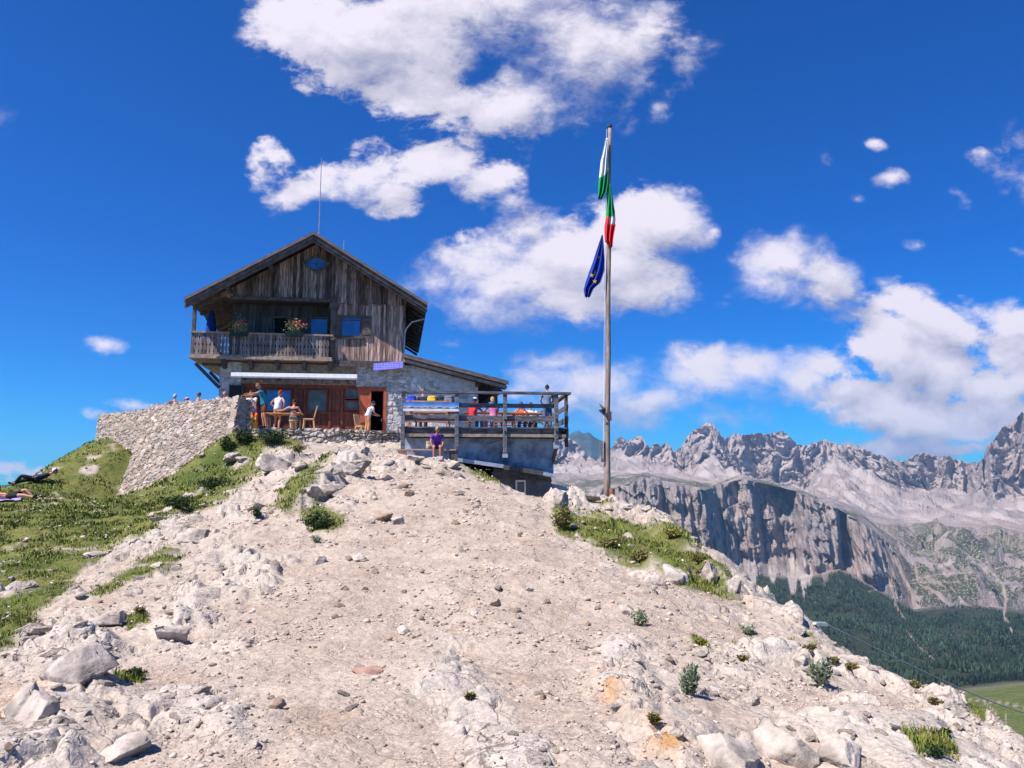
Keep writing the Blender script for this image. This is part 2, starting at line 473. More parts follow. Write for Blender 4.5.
def ground(x, y, full=False):
    """height of the ridge; with full also masks: grass, path, rock, orange stain, facet tone"""
    x = np.asarray(x, float); y = np.asarray(y, float)
    zb = base_z(x, y)
    px, py = project(x, y, zb)
    front = y > 1.0
    px = np.where(front, px, 512 + x*100); py = np.where(front, py, 900)
    n1 = fbm(x*0.9, y*0.9, 4, 3); n2 = fbm(x*3.1, y*3.1, 3, 9)
    wob = 9*n1 + 4*n2
    g = np.zeros_like(x)
    for poly in GRASS:
        w = min(1.0, (max(p[0] for p in poly) - min(p[0] for p in poly)) / 90.0)
        g = np.maximum(g, sstep(-4*w-1, 6*w+1, poly_sd(px, py, poly) + wob*max(w,0.3)))
    left_far = sstep(-12, -15, x) * sstep(-5, 8, y) * sstep(16, 20, y+x*0)
    g = np.maximum(g, sstep(0, 0.5, left_far))
    g = g * sstep(-0.62, -0.1, fbm(x*0.8+9, y*0.8, 4, 21) + 0.24)      # bare spots in the turf
    path = sstep(-30, 30, poly_sd(px, py, PATH) + wob*2)
    rib = np.zeros_like(x); ribh = np.zeros_like(x)
    for poly, h, s in RIBS:
        q = sstep(-s*0.35, s, poly_sd(px, py, poly) + wob*s/18.0)
        rib = np.maximum(rib, q); ribh = np.maximum(ribh, q*h)
    rock = np.clip(np.maximum(rib, (1-path)*(0.55+0.9*n1)), 0, 1) * (1 - 0.75*g)
    fa, h1, e1 = facets(x*1.0 + 0.22*n2, y*0.62 + 0.22*n1, 31, 1.2)
    fa = fa*sstep(0.0, 0.22, e1)
    fb, h2, e2 = facets(x*2.7 + 0.25*n2, y*2.0 + 0.25*n1, 37, 1.3)
    fc, h3, e3 = facets(x*8 + 0.3*n2, y*7, 41, 1.4)
    far = sstep(3, 14, y); ka = np.clip(y/11, 0.38, 1.15)
    z = zb + ribh*np.clip(y/9, .55, 1.1) + rock*ka*(0.19*fa + 0.10*fb) + (0.25+0.15*rock)*(0.030*fc)*(0.55+0.9*far)
    z = z + 0.055*n1 + 0.006*fbm(x*7, y*7, 3, 51) + (0.012+0.02*far)*(1-rock)*np.maximum(fbm(x*4.5, y*4.5, 3, 77), 0)
    fd, h4, e4 = facets(x*21, y*19, 43, 1.3)
    z = z + 0.005*fd*(1-far*.5)
    z = z - ka*0.11*rock*sstep(0.09, 0.0, e1) - ka*0.06*rock*sstep(0.11, 0.0, e2)
    z = z + 0.05*g*fbm(x*1.6, y*1.6, 3, 61)
    if not full: return z
    stain = np.exp(-(((px-598)/26)**2 + ((py-706)/26)**2)) * 1.3 + np.exp(-(((px-660)/26)**2 + ((py-752)/22)**2)) + 0.8*np.exp(-(((px-28)/30)**2 + ((py-712)/16)**2))
    stain = np.clip(stain * (0.6 + n2), 0, 1) * rock
    brown = np.clip(sstep(0.15, 0.75, fbm(x*1.3+4, y*1.3, 3, 91)) * (1-rock), 0, 1)
    tone = 0.45*h1 + 0.35*h2 + 0.2*h3
    return z, g, path, rock, stain, tone, brown

def gz(x, y):
    return float(ground(np.array([x]), np.array([y]))[0])

def hit(px, py, y0=2.5, y1=40):
    """first point of the ridge under a pixel: used once, to read where a thing stands in the photograph"""
    D = ray(px, py)
    t = np.geomspace(y0, y1, 500)
    g = ground(D.x*t, t) - D.z*t
    i = np.argmax(g > 0)
    if g[i] <= 0: i = len(t)-1
    return Vector((D.x*t[i], t[i], D.z*t[i]))

def ground_material():
    m = bpy.data.materials.new('limestone_ground'); m.use_nodes = True
    t = NT(m.node_tree); t.n.clear()
    out = t.node('ShaderNodeOutputMaterial'); b = t.node('ShaderNodeBsdfPrincipled'); t.link(b.outputs[0], out.inputs[0])
    tc = t.node('ShaderNodeTexCoord'); P = tc.outputs['Object']
    a1 = t.node('ShaderNodeAttribute', attribute_name='cover'); a2 = t.node('ShaderNodeAttribute', attribute_name='rockmap')
    s1 = t.node('ShaderNodeSeparateColor'); s2 = t.node('ShaderNodeSeparateColor')
    t.link(a1.outputs['Color'], s1.inputs[0]); t.link(a2.outputs['Color'], s2.inputs[0])
    grass, rock, stain = s1.outputs; tone, brown, path = s2.outputs
    nA = t.noise(P, 0.8, 6, 0.6); nB = t.noise(P, 6, 6, 0.65); nC = t.noise(P, 34, 5, 0.65)
    dust = t.mix(t.rng(nA, 0.35, 0.65), (0.425,0.350,0.288), (0.355,0.285,0.233))
    dust = t.mix(t.math('MULTIPLY', brown, 0.6), dust, (0.29,0.215,0.16))
    peb = t.node('ShaderNodeTexVoronoi'); peb.inputs['Scale'].default_value = 34
    jn = t.node('ShaderNodeTexNoise'); jn.inputs['Scale'].default_value = 9; jn.inputs['Detail'].default_value = 4; t.link(P, jn.inputs['Vector'])
    js = t.node('ShaderNodeVectorMath', operation='SCALE'); js.inputs['Scale'].default_value = 0.16; t.link(jn.outputs['Color'], js.inputs[0])
    ja = t.node('ShaderNodeVectorMath', operation='ADD'); t.link(P, ja.inputs[0]); t.link(js.outputs[0], ja.inputs[1]); PJ = ja.outputs[0]
    t.link(PJ, peb.inputs['Vector'])
    sp = t.node('ShaderNodeSeparateColor'); t.link(peb.outputs['Color'], sp.inputs[0])
    dust = t.mix(t.rng(sp.outputs[0], 0.5, 0.95, 0, 0.42), dust, (0.48,0.405,0.345))
    dust = t.mix(t.rng(sp.outputs[1], 0.70, 0.97, 0, 0.42), dust, (0.20,0.155,0.135))
    rk = t.mix(t.rng(tone, 0.2, 0.8), (0.385,0.335,0.292), (0.475,0.422,0.376))
    rk = t.mix(t.rng(nB, 0.50, 0.76, 0, 0.55), rk, (0.265,0.23,0.215))
    rk = t.mix(t.rng(nA, 0.52, 0.7, 0, 0.5), rk, (0.42,0.34,0.275))
    mo = t.node('ShaderNodeTexVoronoi', feature='DISTANCE_TO_EDGE'); mo.inputs['Scale'].default_value = 2.3
    dv = t.node('ShaderNodeVectorMath', operation='ADD'); nz = t.node('ShaderNodeTexNoise'); nz.inputs['Scale'].default_value = 2.2; nz.inputs['Detail'].default_value = 5
    t.link(P, nz.inputs['Vector']); t.link(P, dv.inputs[0]); t.link(nz.outputs['Color'], dv.inputs[1]); t.link(dv.outputs[0], mo.inputs['Vector'])
    crack = t.rng(mo.outputs['Distance'], 0.0, 0.04, 1, 0)
    crack = t.math('MULTIPLY', crack, t.rng(nA, 0.40, 0.55))
    rk = t.mix(t.math('MULTIPLY', crack, 0.8), rk, (0.15,0.12,0.11))
    rk = t.mix(t.math('MULTIPLY', stain, 0.85), rk, (0.44,0.235,0.085))
    c = t.mix(rock, dust, rk)
    soil = t.mix(t.rng(nB, 0.35, 0.65), (0.105,0.135,0.030), (0.17,0.155,0.055))
    soil = t.mix(t.rng(nA, 0.45, 0.62), soil, (0.075,0.10,0.024))
    c = t.mix(grass, c, soil)
    k = t.rng(nC, 0.3, 0.7, 0.80, 1.16)
    cc = t.node('ShaderNodeCombineXYZ')
    for i in range(3): t.link(k, cc.inputs[i])
    c = t.mix(1.0, c, cc.outputs[0], 'MULTIPLY')
    t.link(c, b.inputs['Base Color']); b.inputs['Roughness'].default_value = 0.92; b.inputs['Specular IOR Level'].default_value = 0.15
    pd = t.node('ShaderNodeTexVoronoi'); pd.inputs['Scale'].default_value = 34; t.link(PJ, pd.inputs['Vector'])
    pe = t.node('ShaderNodeTexVoronoi'); pe.inputs['Scale'].default_value = 13; t.link(PJ, pe.inputs['Vector'])
    h = t.math('ADD', t.math('MULTIPLY', nB, 0.40), t.math('MULTIPLY', nC, 0.40))
    h = t.math('SUBTRACT', h, t.math('MULTIPLY', pd.outputs['Distance'], 0.35)); h = t.math('SUBTRACT', h, t.math('MULTIPLY', pe.outputs['Distance'], 0.3))
    h = t.math('SUBTRACT', h, t.math('MULTIPLY', crack, 1.0))
    h = t.math('ADD', h, t.math('MULTIPLY', t.noise(P, 95, 3, 0.6), 0.22))
    bn = t.node('ShaderNodeBump'); bn.inputs['Strength'].default_value = 0.45; bn.inputs['Distance'].default_value = 0.045
    t.link(h, bn.inputs['Height']); t.link(bn.outputs[0], b.inputs['Normal'])
    return m

MG = ground_material()

def build_ground():
    inner = np.radians(np.linspace(-39, 39, 700))
    lo = np.radians(np.linspace(-180, -39, 70))[:-1]; hi = np.radians(np.linspace(39, 180, 70))[1:-1]
    A = np.concatenate([lo, inner, hi]); na = len(A)
    rr = np.concatenate([np.geomspace(1.0, 3.0, 60)[:-1], np.geomspace(3.0, 62, 820)[:-1], np.geomspace(62, 420, 26)])
    AA, RR = np.meshgrid(A, rr, indexing='ij')
    x = (RR*np.sin(AA)).ravel(); y = (RR*np.cos(AA)).ravel()
    z, g, path, rock, stain, tone, brown = ground(x, y, True)
    V = np.stack([x, y, z], 1)
    nr = len(rr)
    i, j = np.meshgrid(np.arange(na), np.arange(nr-1), indexing='ij')
    i2 = (i+1) % na
    F = np.stack([i*nr+j, i*nr+j+1, i2*nr+j+1, i2*nr+j], -1).reshape(-1, 4)
    V = np.vstack([V, [[0, 0, gz(0, 0)]]])
    c = len(V)-1
    pad = lambda a: np.append(a, a[0])
    cover = np.stack([pad(g), pad(rock), pad(stain)], 1); rm = np.stack([pad(tone), pad(brown), pad(path)], 1)
    me = np_mesh('hillside', V, F, {'cover': cover, 'rockmap': rm})
    cap = np.stack([np.full(na, c), np.arange(na)*nr, ((np.arange(na)+1) % na)*nr], 1)
    bm = bmesh.new(); bm.from_mesh(me); bm.verts.ensure_lookup_table()
    for t in cap:
        try: bm.faces.new([bm.verts[int(k)] for k in t])
        except ValueError: pass
    bm.normal_update(); bm.to_mesh(me); bm.free()
    o = link_mesh('hillside', me, MG, smooth=False)
    # faces point up
    if me.polygons[1000].normal.z < 0: me.flip_normals()
    me.polygons.foreach_set('use_smooth', np.ones(len(me.polygons), bool))
    tag(o, kind='structure')
    return o
build_ground()
# ------------------------------------------------------------------ far mountains, valley and forest
KPX = np.array([380, 540, 600, 640, 700, 740, 790, 830, 865, 900, 940, 985, 1024, 1150, 1400], float)
KEYS = [  # (name, distance, height line in the photograph over KPX)
 ('front',   520, [905]*15),
 ('meadow', 1000, [745,745,745,745,745,745,745,742,740,735,722,712,708,700,700]),
 ('valley', 1450, [672,672,672,672,674,676,678,678,678,676,672,668,668,668,668]),
 ('base',   2630, [572,572,566,560,560,572,577,568,588,610,606,608,614,630,640]),
 ('top',    2750, [496,492,488,477,488,479,491,508,530,566,574,580,582,592,600]),
 ('mid',    3000, [488,484,483,475,486,477,489,505,527,540,540,545,548,550,550]),
 ('scree',  3900, [476,474,474,472,482,482,494,502,514,520,520,523,526,528,528]),
 ('crag',   4600, [466,462,466,462,466,463,470,476,486,492,496,498,498,490,480]),
]
SKYLINE = [(380,470),(480,462),(540,446),(556,440),(566,438),(576,444),(588,456),(600,464),(607,455),(612,446),(618,437),(626,440),(634,436),(641,436),(645,444),(650,447),(655,443),(660,446),(664,442),(672,450),(680,447),(686,438),(692,432),(699,429),(705,424.5),(712,425),(718,433),(722,440),(728,437),(734,433),(740,435),(750,434),(768,433),(776,432),(782,431),(789,439),(794,444),(806,446),(816,441),(824,440),(836,445),(849,444),(862,450),(878,456),(890,461),(898,462),(905,457),(914,454),(924,454),(936,457),(944,455),(952,461),(960,463),(972,463),(978,458),(982,446),(990,438),(1000,428),(1008,423),(1018,416),(1026,411),(1060,398),(1100,392),(1150,398),(1250,405),(1400,430)]
SKY_R = [(380,5200),(960,5200),(972,4900),(985,4400),(1400,4300)]
ZIG = [(380,60),(540,30),(600,-90),(632,-150),(660,-60),(676,-150),(700,-150),(716,-40),(760,90),(788,150),(796,40),(812,-40),(830,-60),(834,110),(842,30),(862,-40),(880,40),(905,0),(1400,0)]

def build_mountains():
    pxs = np.concatenate([np.arange(380, 548, 3.0), np.arange(548, 1050, 0.85), np.arange(1050, 1400, 4.0)])
    nseg = [14, 24, 90, 150, 46, 46, 60, 130]        # rows between the keys and up to the skyline
    Yk = [np.full(len(pxs), float(k[1])) for k in KEYS] + [np.interp(pxs, *zip(*SKY_R))]
    Pk = [np.interp(pxs, KPX, k[2]) for k in KEYS] + [np.interp(pxs, *zip(*SKYLINE))]
    Yk[7] = Yk[8] - 150 + 40*gnoise(pxs/23, pxs*0+3.3, 91)
    Pk[7] = np.interp(pxs, [380,540,600,618,640,648,690,700,715,730,760,800,815,830,877,895,930,955,985,1024,1150,1400],[474,470,466,458,462,470,480,463,466,478,492,500,474,461,476,490,490,494,499,500,490,480])
    P7s = Pk[7].copy(); Pk[7] = P7s + 5.0*fbm(pxs/14, pxs*0+1.7, 4, 92)
    Pk[7] = np.maximum(Pk[7], Pk[8]+6)
    rows_Y, rows_z, rows_zone = [], [], []
    for k in range(8):
        z0, z1 = zr(Pk[k])*Yk[k], zr(Pk[k+1])*Yk[k+1]
        n = nseg[k]
        for i in range(n):
            t = i/n
            if k == 3: tz = t**0.8
            elif k == 7: tz = t**1.25
            else: tz = t
            if k == 6: z1 = zr(P7s + (Pk[7]-P7s)*t**6)*Yk[7]
            rows_Y.append(Yk[k]*(1-t) + Yk[k+1]*t); rows_z.append(z0*(1-tz) + z1*tz); rows_zone.append(np.full(len(pxs), k + t))
    rows_Y.append(Yk[8]); rows_z.append(zr(Pk[8])*Yk[8]); rows_zone.append(np.full(len(pxs), 8.0))
    for q, (dy, dz) in enumerate(((60,-25),(220,-140),(600,-420),(1500,-950))):
        rows_Y.append(Yk[8]+dy); rows_z.append(zr(Pk[8])*Yk[8] + dz); rows_zone.append(np.full(len(pxs), 8.1+q*0.1))
    Y = np.array(rows_Y); Z = np.array(rows_z); K = np.array(rows_zone); PX = np.broadcast_to(pxs, Y.shape)
    t = (PX - 512)/FPX
    X = t*Y*1.008
    zone = lambda a, b, c, d: sstep(a, b, K) * (1 - sstep(c, d, K))
    right = sstep(862, 905, PX)
    cliff = zone(2.95, 3.1, 3.95, 4.15) * (1-right)
    crag = zone(6.9, 7.15, 8.3, 8.6)
    # cliff: buttresses and gullies by shifting the face forwards and back
    zig = np.interp(pxs, *zip(*ZIG))  # middle recess shaped to turn the face from the sun, into shade
    yy = zig[None, :]*cliff*0.9
    W = Z + Y*0.16
    yy = yy + cliff*(95*(0.5 - ridged(X/170, W/900, 3, 11)) + 34*fbm(X/46, W/330, 3, 13) + 16*fbm(X/16, W/60, 2, 14))
    # strata ledges
    yy = yy + cliff*4*np.sin(W/13.0 + 2*gnoise(X/200, W/90, 15)) + cliff*(18*facets(X/60, W/95, 45, 1.3)[0] + 9*facets(X/26, W/40, 46, 1.3)[0]) + cliff*18*(0.5-ridged((X+30*gnoise(X/90,W/120,10))/40, W/300, 3, 16))
    ledge = lambda s, ph: (np.abs(((W/s + 0.35*gnoise(X/260, W/140, ph)) % 1.0) - 0.5)*2 - 0.5)
    yy = yy + cliff*5*ledge(58, 17) + crag*5*ledge(52, 18)*(0.4+0.6*sstep(-.2,.3,gnoise(X/300, W/200, 19)))
    # upper crags: towers, ribs and gullies
    wx = X + 110*gnoise(X/260, W/300, 21) + 60*gnoise(X/120, W/160, 20)
    rib = ridged(wx/300, W/2600, 3, 22); rib2 = ridged(wx/95, W/900, 3, 23); jag = np.clip(0.7 + 0.9*gnoise(X/380, X*0+5.5, 28), 0.12, 1.5)
    yy = yy - crag*(170*(rib-0.55) + 95*(0.35+0.65*jag)*(rib2-0.55) + 170*fbm(X/420, W/1500, 2, 29)) + crag*(20*fbm(wx/26, W/90, 4, 24) + 40*facets(wx/85 + .3*gnoise(X/50,W/50,41), W/110, 42, 1.3)[0] + 15*facets(X/34, W/44 + .3*gnoise(X/30,W/30,43), 44, 1.4)[0])
    fade = (1 - sstep(7.55, 8.0, K))
    dz = crag*(fade*(50*(rib-0.6) + 26*jag*(rib2-0.6)) + 10*facets(X/40, Y/60, 47, 1.2)[0] + jag*(11*fbm(wx/22, Y/60, 3, 26) + 15*(ridged(wx/52, Y/400, 2, 27)-0.6)))
    patch0 = sstep(-0.22, 0.10, fbm(X/130 + Y/300, Z/60, 4, 57) + 0.10 - 0.22*sstep(715,745,PX)*(1-sstep(800,822,PX)) - 0.25*sstep(872,890,PX)*(1-sstep(950,975,PX))*sstep(6.4,6.7,K))
    # mountain shoulder, scree fans and the broken slopes on the right
    fans = zone(5.6, 6.2, 6.8, 7.0)
    dz = dz + fans*(20*fbm(X/120, Y/400, 3, 31) + 26*(1-patch0)*facets(X/60, Y/110, 48, 1.2)[0] + 75*np.maximum(ridged(X/190 + Y/600, Y/900, 4, 32)-0.60, 0)*2*(K-5.4))
    mid = zone(4.0, 4.3, 5.7, 6.2)
    dz = dz + mid*(1-right)*16*fbm(X/150, Y/200, 4, 33)
    rs = right*zone(2.9, 3.2, 5.3, 5.8)
    band = facets(X/95 + 0.3*gnoise(X/60, Y/60, 37), Y/120, 36, 1.0)[0]
    dz = dz + rs*(34*fbm(X/190, Y/240, 5, 34) + 38*band + 34*(ridged(X/140, Y/500, 3, 38)-0.6))
    low = zone(1.6, 2.2, 2.8, 3.0)
    dz = dz + low*14*fbm(X/210, Y/260, 4, 39)
    # wooded knoll in the valley
    knoll = np.exp(-(((PX-925)/42)**2) - ((Y-1400)/90)**2)
    dz = dz + 20*knoll
    wave = np.exp(-(((PX-1000)/70)**2) - ((Y-1080)/120)**2)
    dz = dz + 6*wave
    Yf = Y + yy; Xf = X + t*yy; Zf = Z + dz
    nrow, ncol = Y.shape
    V = np.stack([Xf, Yf, Zf], -1).reshape(-1, 3)
    i, j = np.meshgrid(np.arange(nrow-1), np.arange(ncol-1), indexing='ij')
    F = np.stack([i*ncol+j, i*ncol+j+1, (i+1)*ncol+j+1, (i+1)*ncol+j], -1).reshape(-1, 4)
    # what grows or lies where: real ground cover, by steepness and height
    gy, gx = np.gradient(Zf)
    dYr = np.gradient(Yf, axis=0); 
    P3 = np.stack([Xf, Yf, Zf], -1)
    nr = np.cross(np.gradient(P3, axis=1), np.gradient(P3, axis=0)); nr /= np.linalg.norm(nr, axis=-1, keepdims=True) + 1e-9
    up = np.abs(nr[..., 2])
    nz = fbm(X/90, Y/110, 4, 51); nz2 = fbm(X/34, Y/40, 3, 52)
    PXq, PYq = project(Xf, Yf, Zf)
    patch = patch0
    scree = np.clip(fans*patch + crag*sstep(0.48, 0.66, up + 0.08*nz2)*(1-sstep(7.6,7.95,K)*0.5), 0, 1)
    scree = np.maximum(scree, zone(6.0,6.4,7.0,7.25)*0.9*patch)
    fan_low = sstep(0.30, 0.5, ridged(PX/17, K*0+2.2, 2, 61) + 0.30*gnoise(PX/31, K*0+7.7, 62) - 0.05 - np.maximum(2.98-K,0)*1.5 - np.maximum(K-3.0,0)*2.5) * zone(2.6, 2.75, 3.1, 3.3) * (1-sstep(800, 830, PX))*sstep(690,725,PX)
    scree = np.maximum(scree, fan_low)
    green = np.zeros_like(K)
    green = np.maximum(green, zone(3.98,4.1,5.0,5.5)*(1-right)*sstep(-0.2,0.2,nz+0.35*(1-sstep(690,730,PX))-0.02)*sstep(0.4,0.7,up)*0.9)
    gr = right*zone(2.9,3.0,5.2,5.8)*sstep(-0.12,0.12, nz*0.9+nz2*0.5+0.36)*sstep(0.3,0.55,up)
    green = np.maximum(green, gr)
    green = np.maximum(green, cliff*sstep(0.62,0.8,up)*sstep(-0.1,0.3,nz)*0.7)
    meadow = 1 - sstep(1.42, 1.6, K)
    forest = zone(1.42, 1.62, 2.9, 3.02)*(1-fan_low)
    tan = right*zone(3.0,3.1,5.6,6.0)*sstep(0.74,0.9, ridged(X/120 + 0.5*nz, Y/300, 2, 63))*0.9
    pink = sstep(-0.1,0.5,fbm(X/400, W/260, 3, 65))
    def road(pts, w):
        d = np.full(K.shape, 1e9)
        for a, b in zip(pts[:-1], pts[1:]):
            ex, ey = b[0]-a[0], b[1]-a[1]
            q = np.clip(((PXq-a[0])*ex + (PYq-a[1])*ey)/(ex*ex+ey*ey), 0, 1)
            d = np.minimum(d, np.hypot(PXq-a[0]-q*ex, (PYq-a[1]-q*ey)*1.3))
        return sstep(w*.75, w*0.2, d + 0.5*nz2)
    tr = np.zeros_like(K)
    for pts, w in (([(886,588),(905,582),(940,574),(985,572),(1005,566),(1024,566)],1.2), ([(886,588),(868,592),(900,584),(930,582),(960,582)],1.0),
                   ([(985,552),(990,568),(1003,585),(1006,600),(1004,616),(1012,632)],3.0), ([(868,545),(884,566),(890,585),(896,606),(905,620)],2.6),
                   ([(955,545),(975,560),(1000,566)],0.9), ([(900,560),(930,548),(960,560),(940,566)],0.9), ([(870,520),(905,545),(896,560)],1.4),
                   ([(940,699),(975,700),(1005,703),(1030,708)],1.8), ([(985,703),(995,712),(1012,722)],1.4), ([(915,640),(905,628),(918,646),(935,660)],1.2), ([(1000,655),(985,668)],1.0)):
        tr = np.maximum(tr, road(pts, w) * (PXq > 860))
    rockc = np.clip(1 - scree - green - forest*0.9 - meadow, 0, 1)
    a1 = np.stack([rockc, scree, np.clip(green,0,1)], -1).reshape(-1,3); a2 = np.stack([forest, meadow, np.clip(np.maximum(tr, tan*0.7),0,1)], -1).reshape(-1,3)
    a3 = np.stack([pink, right*1.0, crag], -1).reshape(-1,3)
    me = np_mesh('mountains', V, F, {'zone': a1, 'cover': a2, 'tint': a3})
    m = bpy.data.materials.new('dolomite_mountain'); m.use_nodes = True
    tt = NT(m.node_tree); tt.n.clear()
    out = tt.node('ShaderNodeOutputMaterial'); b = tt.node('ShaderNodeBsdfPrincipled'); tt.link(b.outputs[0], out.inputs[0])
    P = tt.node('ShaderNodeTexCoord').outputs['Object']
    def sep(n):
        a = tt.node('ShaderNodeAttribute', attribute_name=n); s = tt.node('ShaderNodeSeparateColor'); tt.link(a.outputs['Color'], s.inputs[0]); return s.outputs
    z = sep('zone'); cv = sep('cover'); ti = sep('tint')
    Ps = tt.mapping(P, scale=(1,1,0.35))
    n1 = tt.noise(Ps, 0.012, 7, 0.65); n2 = tt.noise(Ps, 0.05, 6, 0.65); n3 = tt.noise(tt.mapping(P, scale=(0.4,0.4,2.2)), 0.02, 5, 0.6, 1.0); n4 = tt.noise(P, 0.16, 4, 0.6)
    rk = tt.mix(tt.rng(n1, 0.36, 0.64), (0.37,0.305,0.28), (0.22,0.198,0.20))
    rk = tt.mix(tt.rng(n3, 0.46, 0.68, 0, 0.7), rk, (0.33,0.258,0.23))
    rk = tt.mix(tt.rng(n2, 0.5, 0.75, 0, 0.5), rk, (0.15,0.138,0.145))
    rk = tt.mix(tt.math('MULTIPLY', ti[0], tt.rng(n1, 0.45, 0.6, 0, 0.55)), rk, (0.34,0.235,0.185))
    rk = tt.mix(tt.math('MULTIPLY', ti[2], 0.65), rk, (0.41,0.335,0.31))
    c = tt.mix(z[1], rk, tt.mix(tt.rng(n1, 0.4, 0.62), (0.45,0.385,0.36), (0.34,0.295,0.28)))
    gr = tt.mix(tt.rng(n2, 0.4, 0.62), (0.042,0.060,0.024), (0.075,0.078,0.038))
    c = tt.mix(tt.math('MULTIPLY', z[2], tt.rng(n4, 0.36, 0.52)), c, gr)
    c = tt.mix(cv[0], c, tt.mix(tt.rng(n2, 0.5, 0.7), (0.035,0.045,0.022), (0.10,0.10,0.05)))
    me_c = tt.mix(tt.rng(n2, 0.4, 0.6), (0.105,0.135,0.032), (0.15,0.155,0.055))
    c = tt.mix(cv[1], c, me_c)
    c = tt.mix(tt.math('MULTIPLY', cv[2], tt.rng(n4, 0.3, 0.55, 0.25, 0.8)), c, (0.42,0.34,0.29))
    tt.link(c, b.inputs['Base Color']); b.inputs['Roughness'].default_value = 1; b.inputs['Specular IOR Level'].default_value = 0.05
    bn = tt.node('ShaderNodeBump'); bn.inputs['Strength'].default_value = 1.0; bn.inputs['Distance'].default_value = 14
    h = tt.math('ADD', tt.math('MULTIPLY', n2, 1.0), tt.math('MULTIPLY', n4, 0.35))
    tt.link(h, bn.inputs['Height'])
    tt.link(bn.outputs[0], b.inputs['Normal'])
    o = link_mesh('mountains', me, m)
    me.flip_normals() if me.polygons[len(me.polygons)//8].normal.z < 0 else None
    me.polygons.foreach_set('use_smooth', np.ones(len(me.polygons), bool))
    tag(o, kind='structure')
    # a far blue ridge behind the saddle
    bx = np.arange(520, 760, 2.0); sk = np.interp(bx, [520,555,572,580,590,600,612,640,700,760],[452,441,433,432,434,440,447,455,470,470]) + 3.0*fbm(bx/11, bx*0+2, 4, 71)
    rowsv = []
    for k, (Yb, fz) in enumerate(((6600, 1.0), (6900, 0.6), (7300, 0.28), (7600, 0.0), (8200, 0.5))):
        pyk = sk + (505-sk)*fz
        zz = zr(pyk)*Yb + (40*fbm(bx/20, bx*0+k*0.4, 3, 73) if 0 < fz < 0.9 and k < 3 else 0)
        rowsv.append(np.stack([(bx-512)/FPX*Yb, np.full(len(bx), float(Yb)) + 120*fbm(bx/16, bx*0+k, 3, 75)*(k in (1,2)), zz], -1))
    V2 = np.concatenate(rowsv); n = len(bx)
    i, j = np.meshgrid(np.arange(4), np.arange(n-1), indexing='ij')
    F2 = np.stack([i*n+j, i*n+j+1, (i+1)*n+j+1, (i+1)*n+j], -1).reshape(-1,4)
    tag(link_mesh('far_ridge', np_mesh('far_ridge', V2, F2), mat('far_ridge_slopes', (0.06,0.085,0.085), 1, 0.3, 0.008, spec=0.05), smooth=True), kind='structure')
    # lowland that reaches the horizon
    gm = MB(); gm.add([(-16000,-6000,-700),(16000,-6000,-700),(16000,16000,-700),(-16000,16000,-700)], [(0,1,2,3)])
    tag(gm.build('lowland', mat('lowland_green', (0.07,0.085,0.045), 1, 0.3, 0.002, spec=0.05)), kind='structure')

    # ---------------- conifers: a far wood that reads as one mass
    vs = []; fs = []
    rng = np.random.default_rng(5)
    n = 58000
    kk = rng.uniform(1.2, 3.35, n); cc = rng.uniform(560, 1120, n)
    ri = np.searchsorted(K[:, 0], kk); ri = np.clip(ri, 0, nrow-1)
    ci = np.clip(np.searchsorted(pxs, cc), 0, ncol-1)
    dens = np.where(kk < 2.95, 1.0, 0.0)
    gap = fbm(Xf[ri,ci]/70, Yf[ri,ci]/130, 3, 81)
    pxx = pxs[ci]
    # the wood thins upwards on the right and gives way to the meadow at the lower right
    top_k = np.interp(pxx, [690,730,800,850,880,930,1024,1120],[2.9,2.93,2.92,2.9,2.8,2.75,2.8,2.8])
    keep = (kk < top_k + 0.16*gap) & (gap > -0.30) | ((kk > top_k) & (kk < 3.35) & (pxx > 880) & (gap > 0.42))
    bottom = np.interp(pxx, [690,860,900,940,1120],[1.2,1.35,1.5,1.58,1.6])
    keep &= (kk > bottom) & (tr[ri,ci] < 0.3) & (fan_low[ri,ci] < 0.3)
    idx = np.where(keep)[0]
    tv = []; base = 0; tf = []
    ang = np.arange(6)*math.pi/3
    for q in idx:
        p = P3[ri[q], ci[q]] + np.array([rng.uniform(-4,4), rng.uniform(-6,6), 0])
        h = rng.uniform(6, 16)*(0.75 if kk[q] > 2.8 else 1.0); r = h*rng.uniform(0.16, 0.24)
        a = ang + rng.uniform(0, 1)
        rr1 = r*rng.uniform(0.7, 1.15, 6); rr2 = r*0.62*rng.uniform(0.7, 1.15, 6)
        ring1 = np.stack([p[0]+rr1*np.cos(a), p[1]+rr1*np.sin(a), np.full(6, p[2]+h*0.08)], 1)
        ring2 = np.stack([p[0]+rr2*np.cos(a+.5), p[1]+rr2*np.sin(a+.5), np.full(6, p[2]+h*0.45)], 1)
        tips = np.array([[p[0],p[1],p[2]+h*0.68],[p[0],p[1],p[2]+h]])
        tv.append(np.vstack([ring1, ring2, tips]))
        for k in range(6):
            tf.append((base+k, base+(k+1)%6, base+12)); tf.append((base+6+k, base+6+(k+1)%6, base+13))
        base += 14
    fo = link_mesh('conifer_forest', np_mesh('conifer_forest', np.vstack(tv), np.array(tf)),
                   mat('dark_conifer_needles', (0.024,0.040,0.022), 1, 0.4, 0.006, island=0.75, spec=0.05))
    tag(fo, 'dark green conifer forest covering the valley floor below the cliffs', 'forest', kind='stuff')
build_mountains()
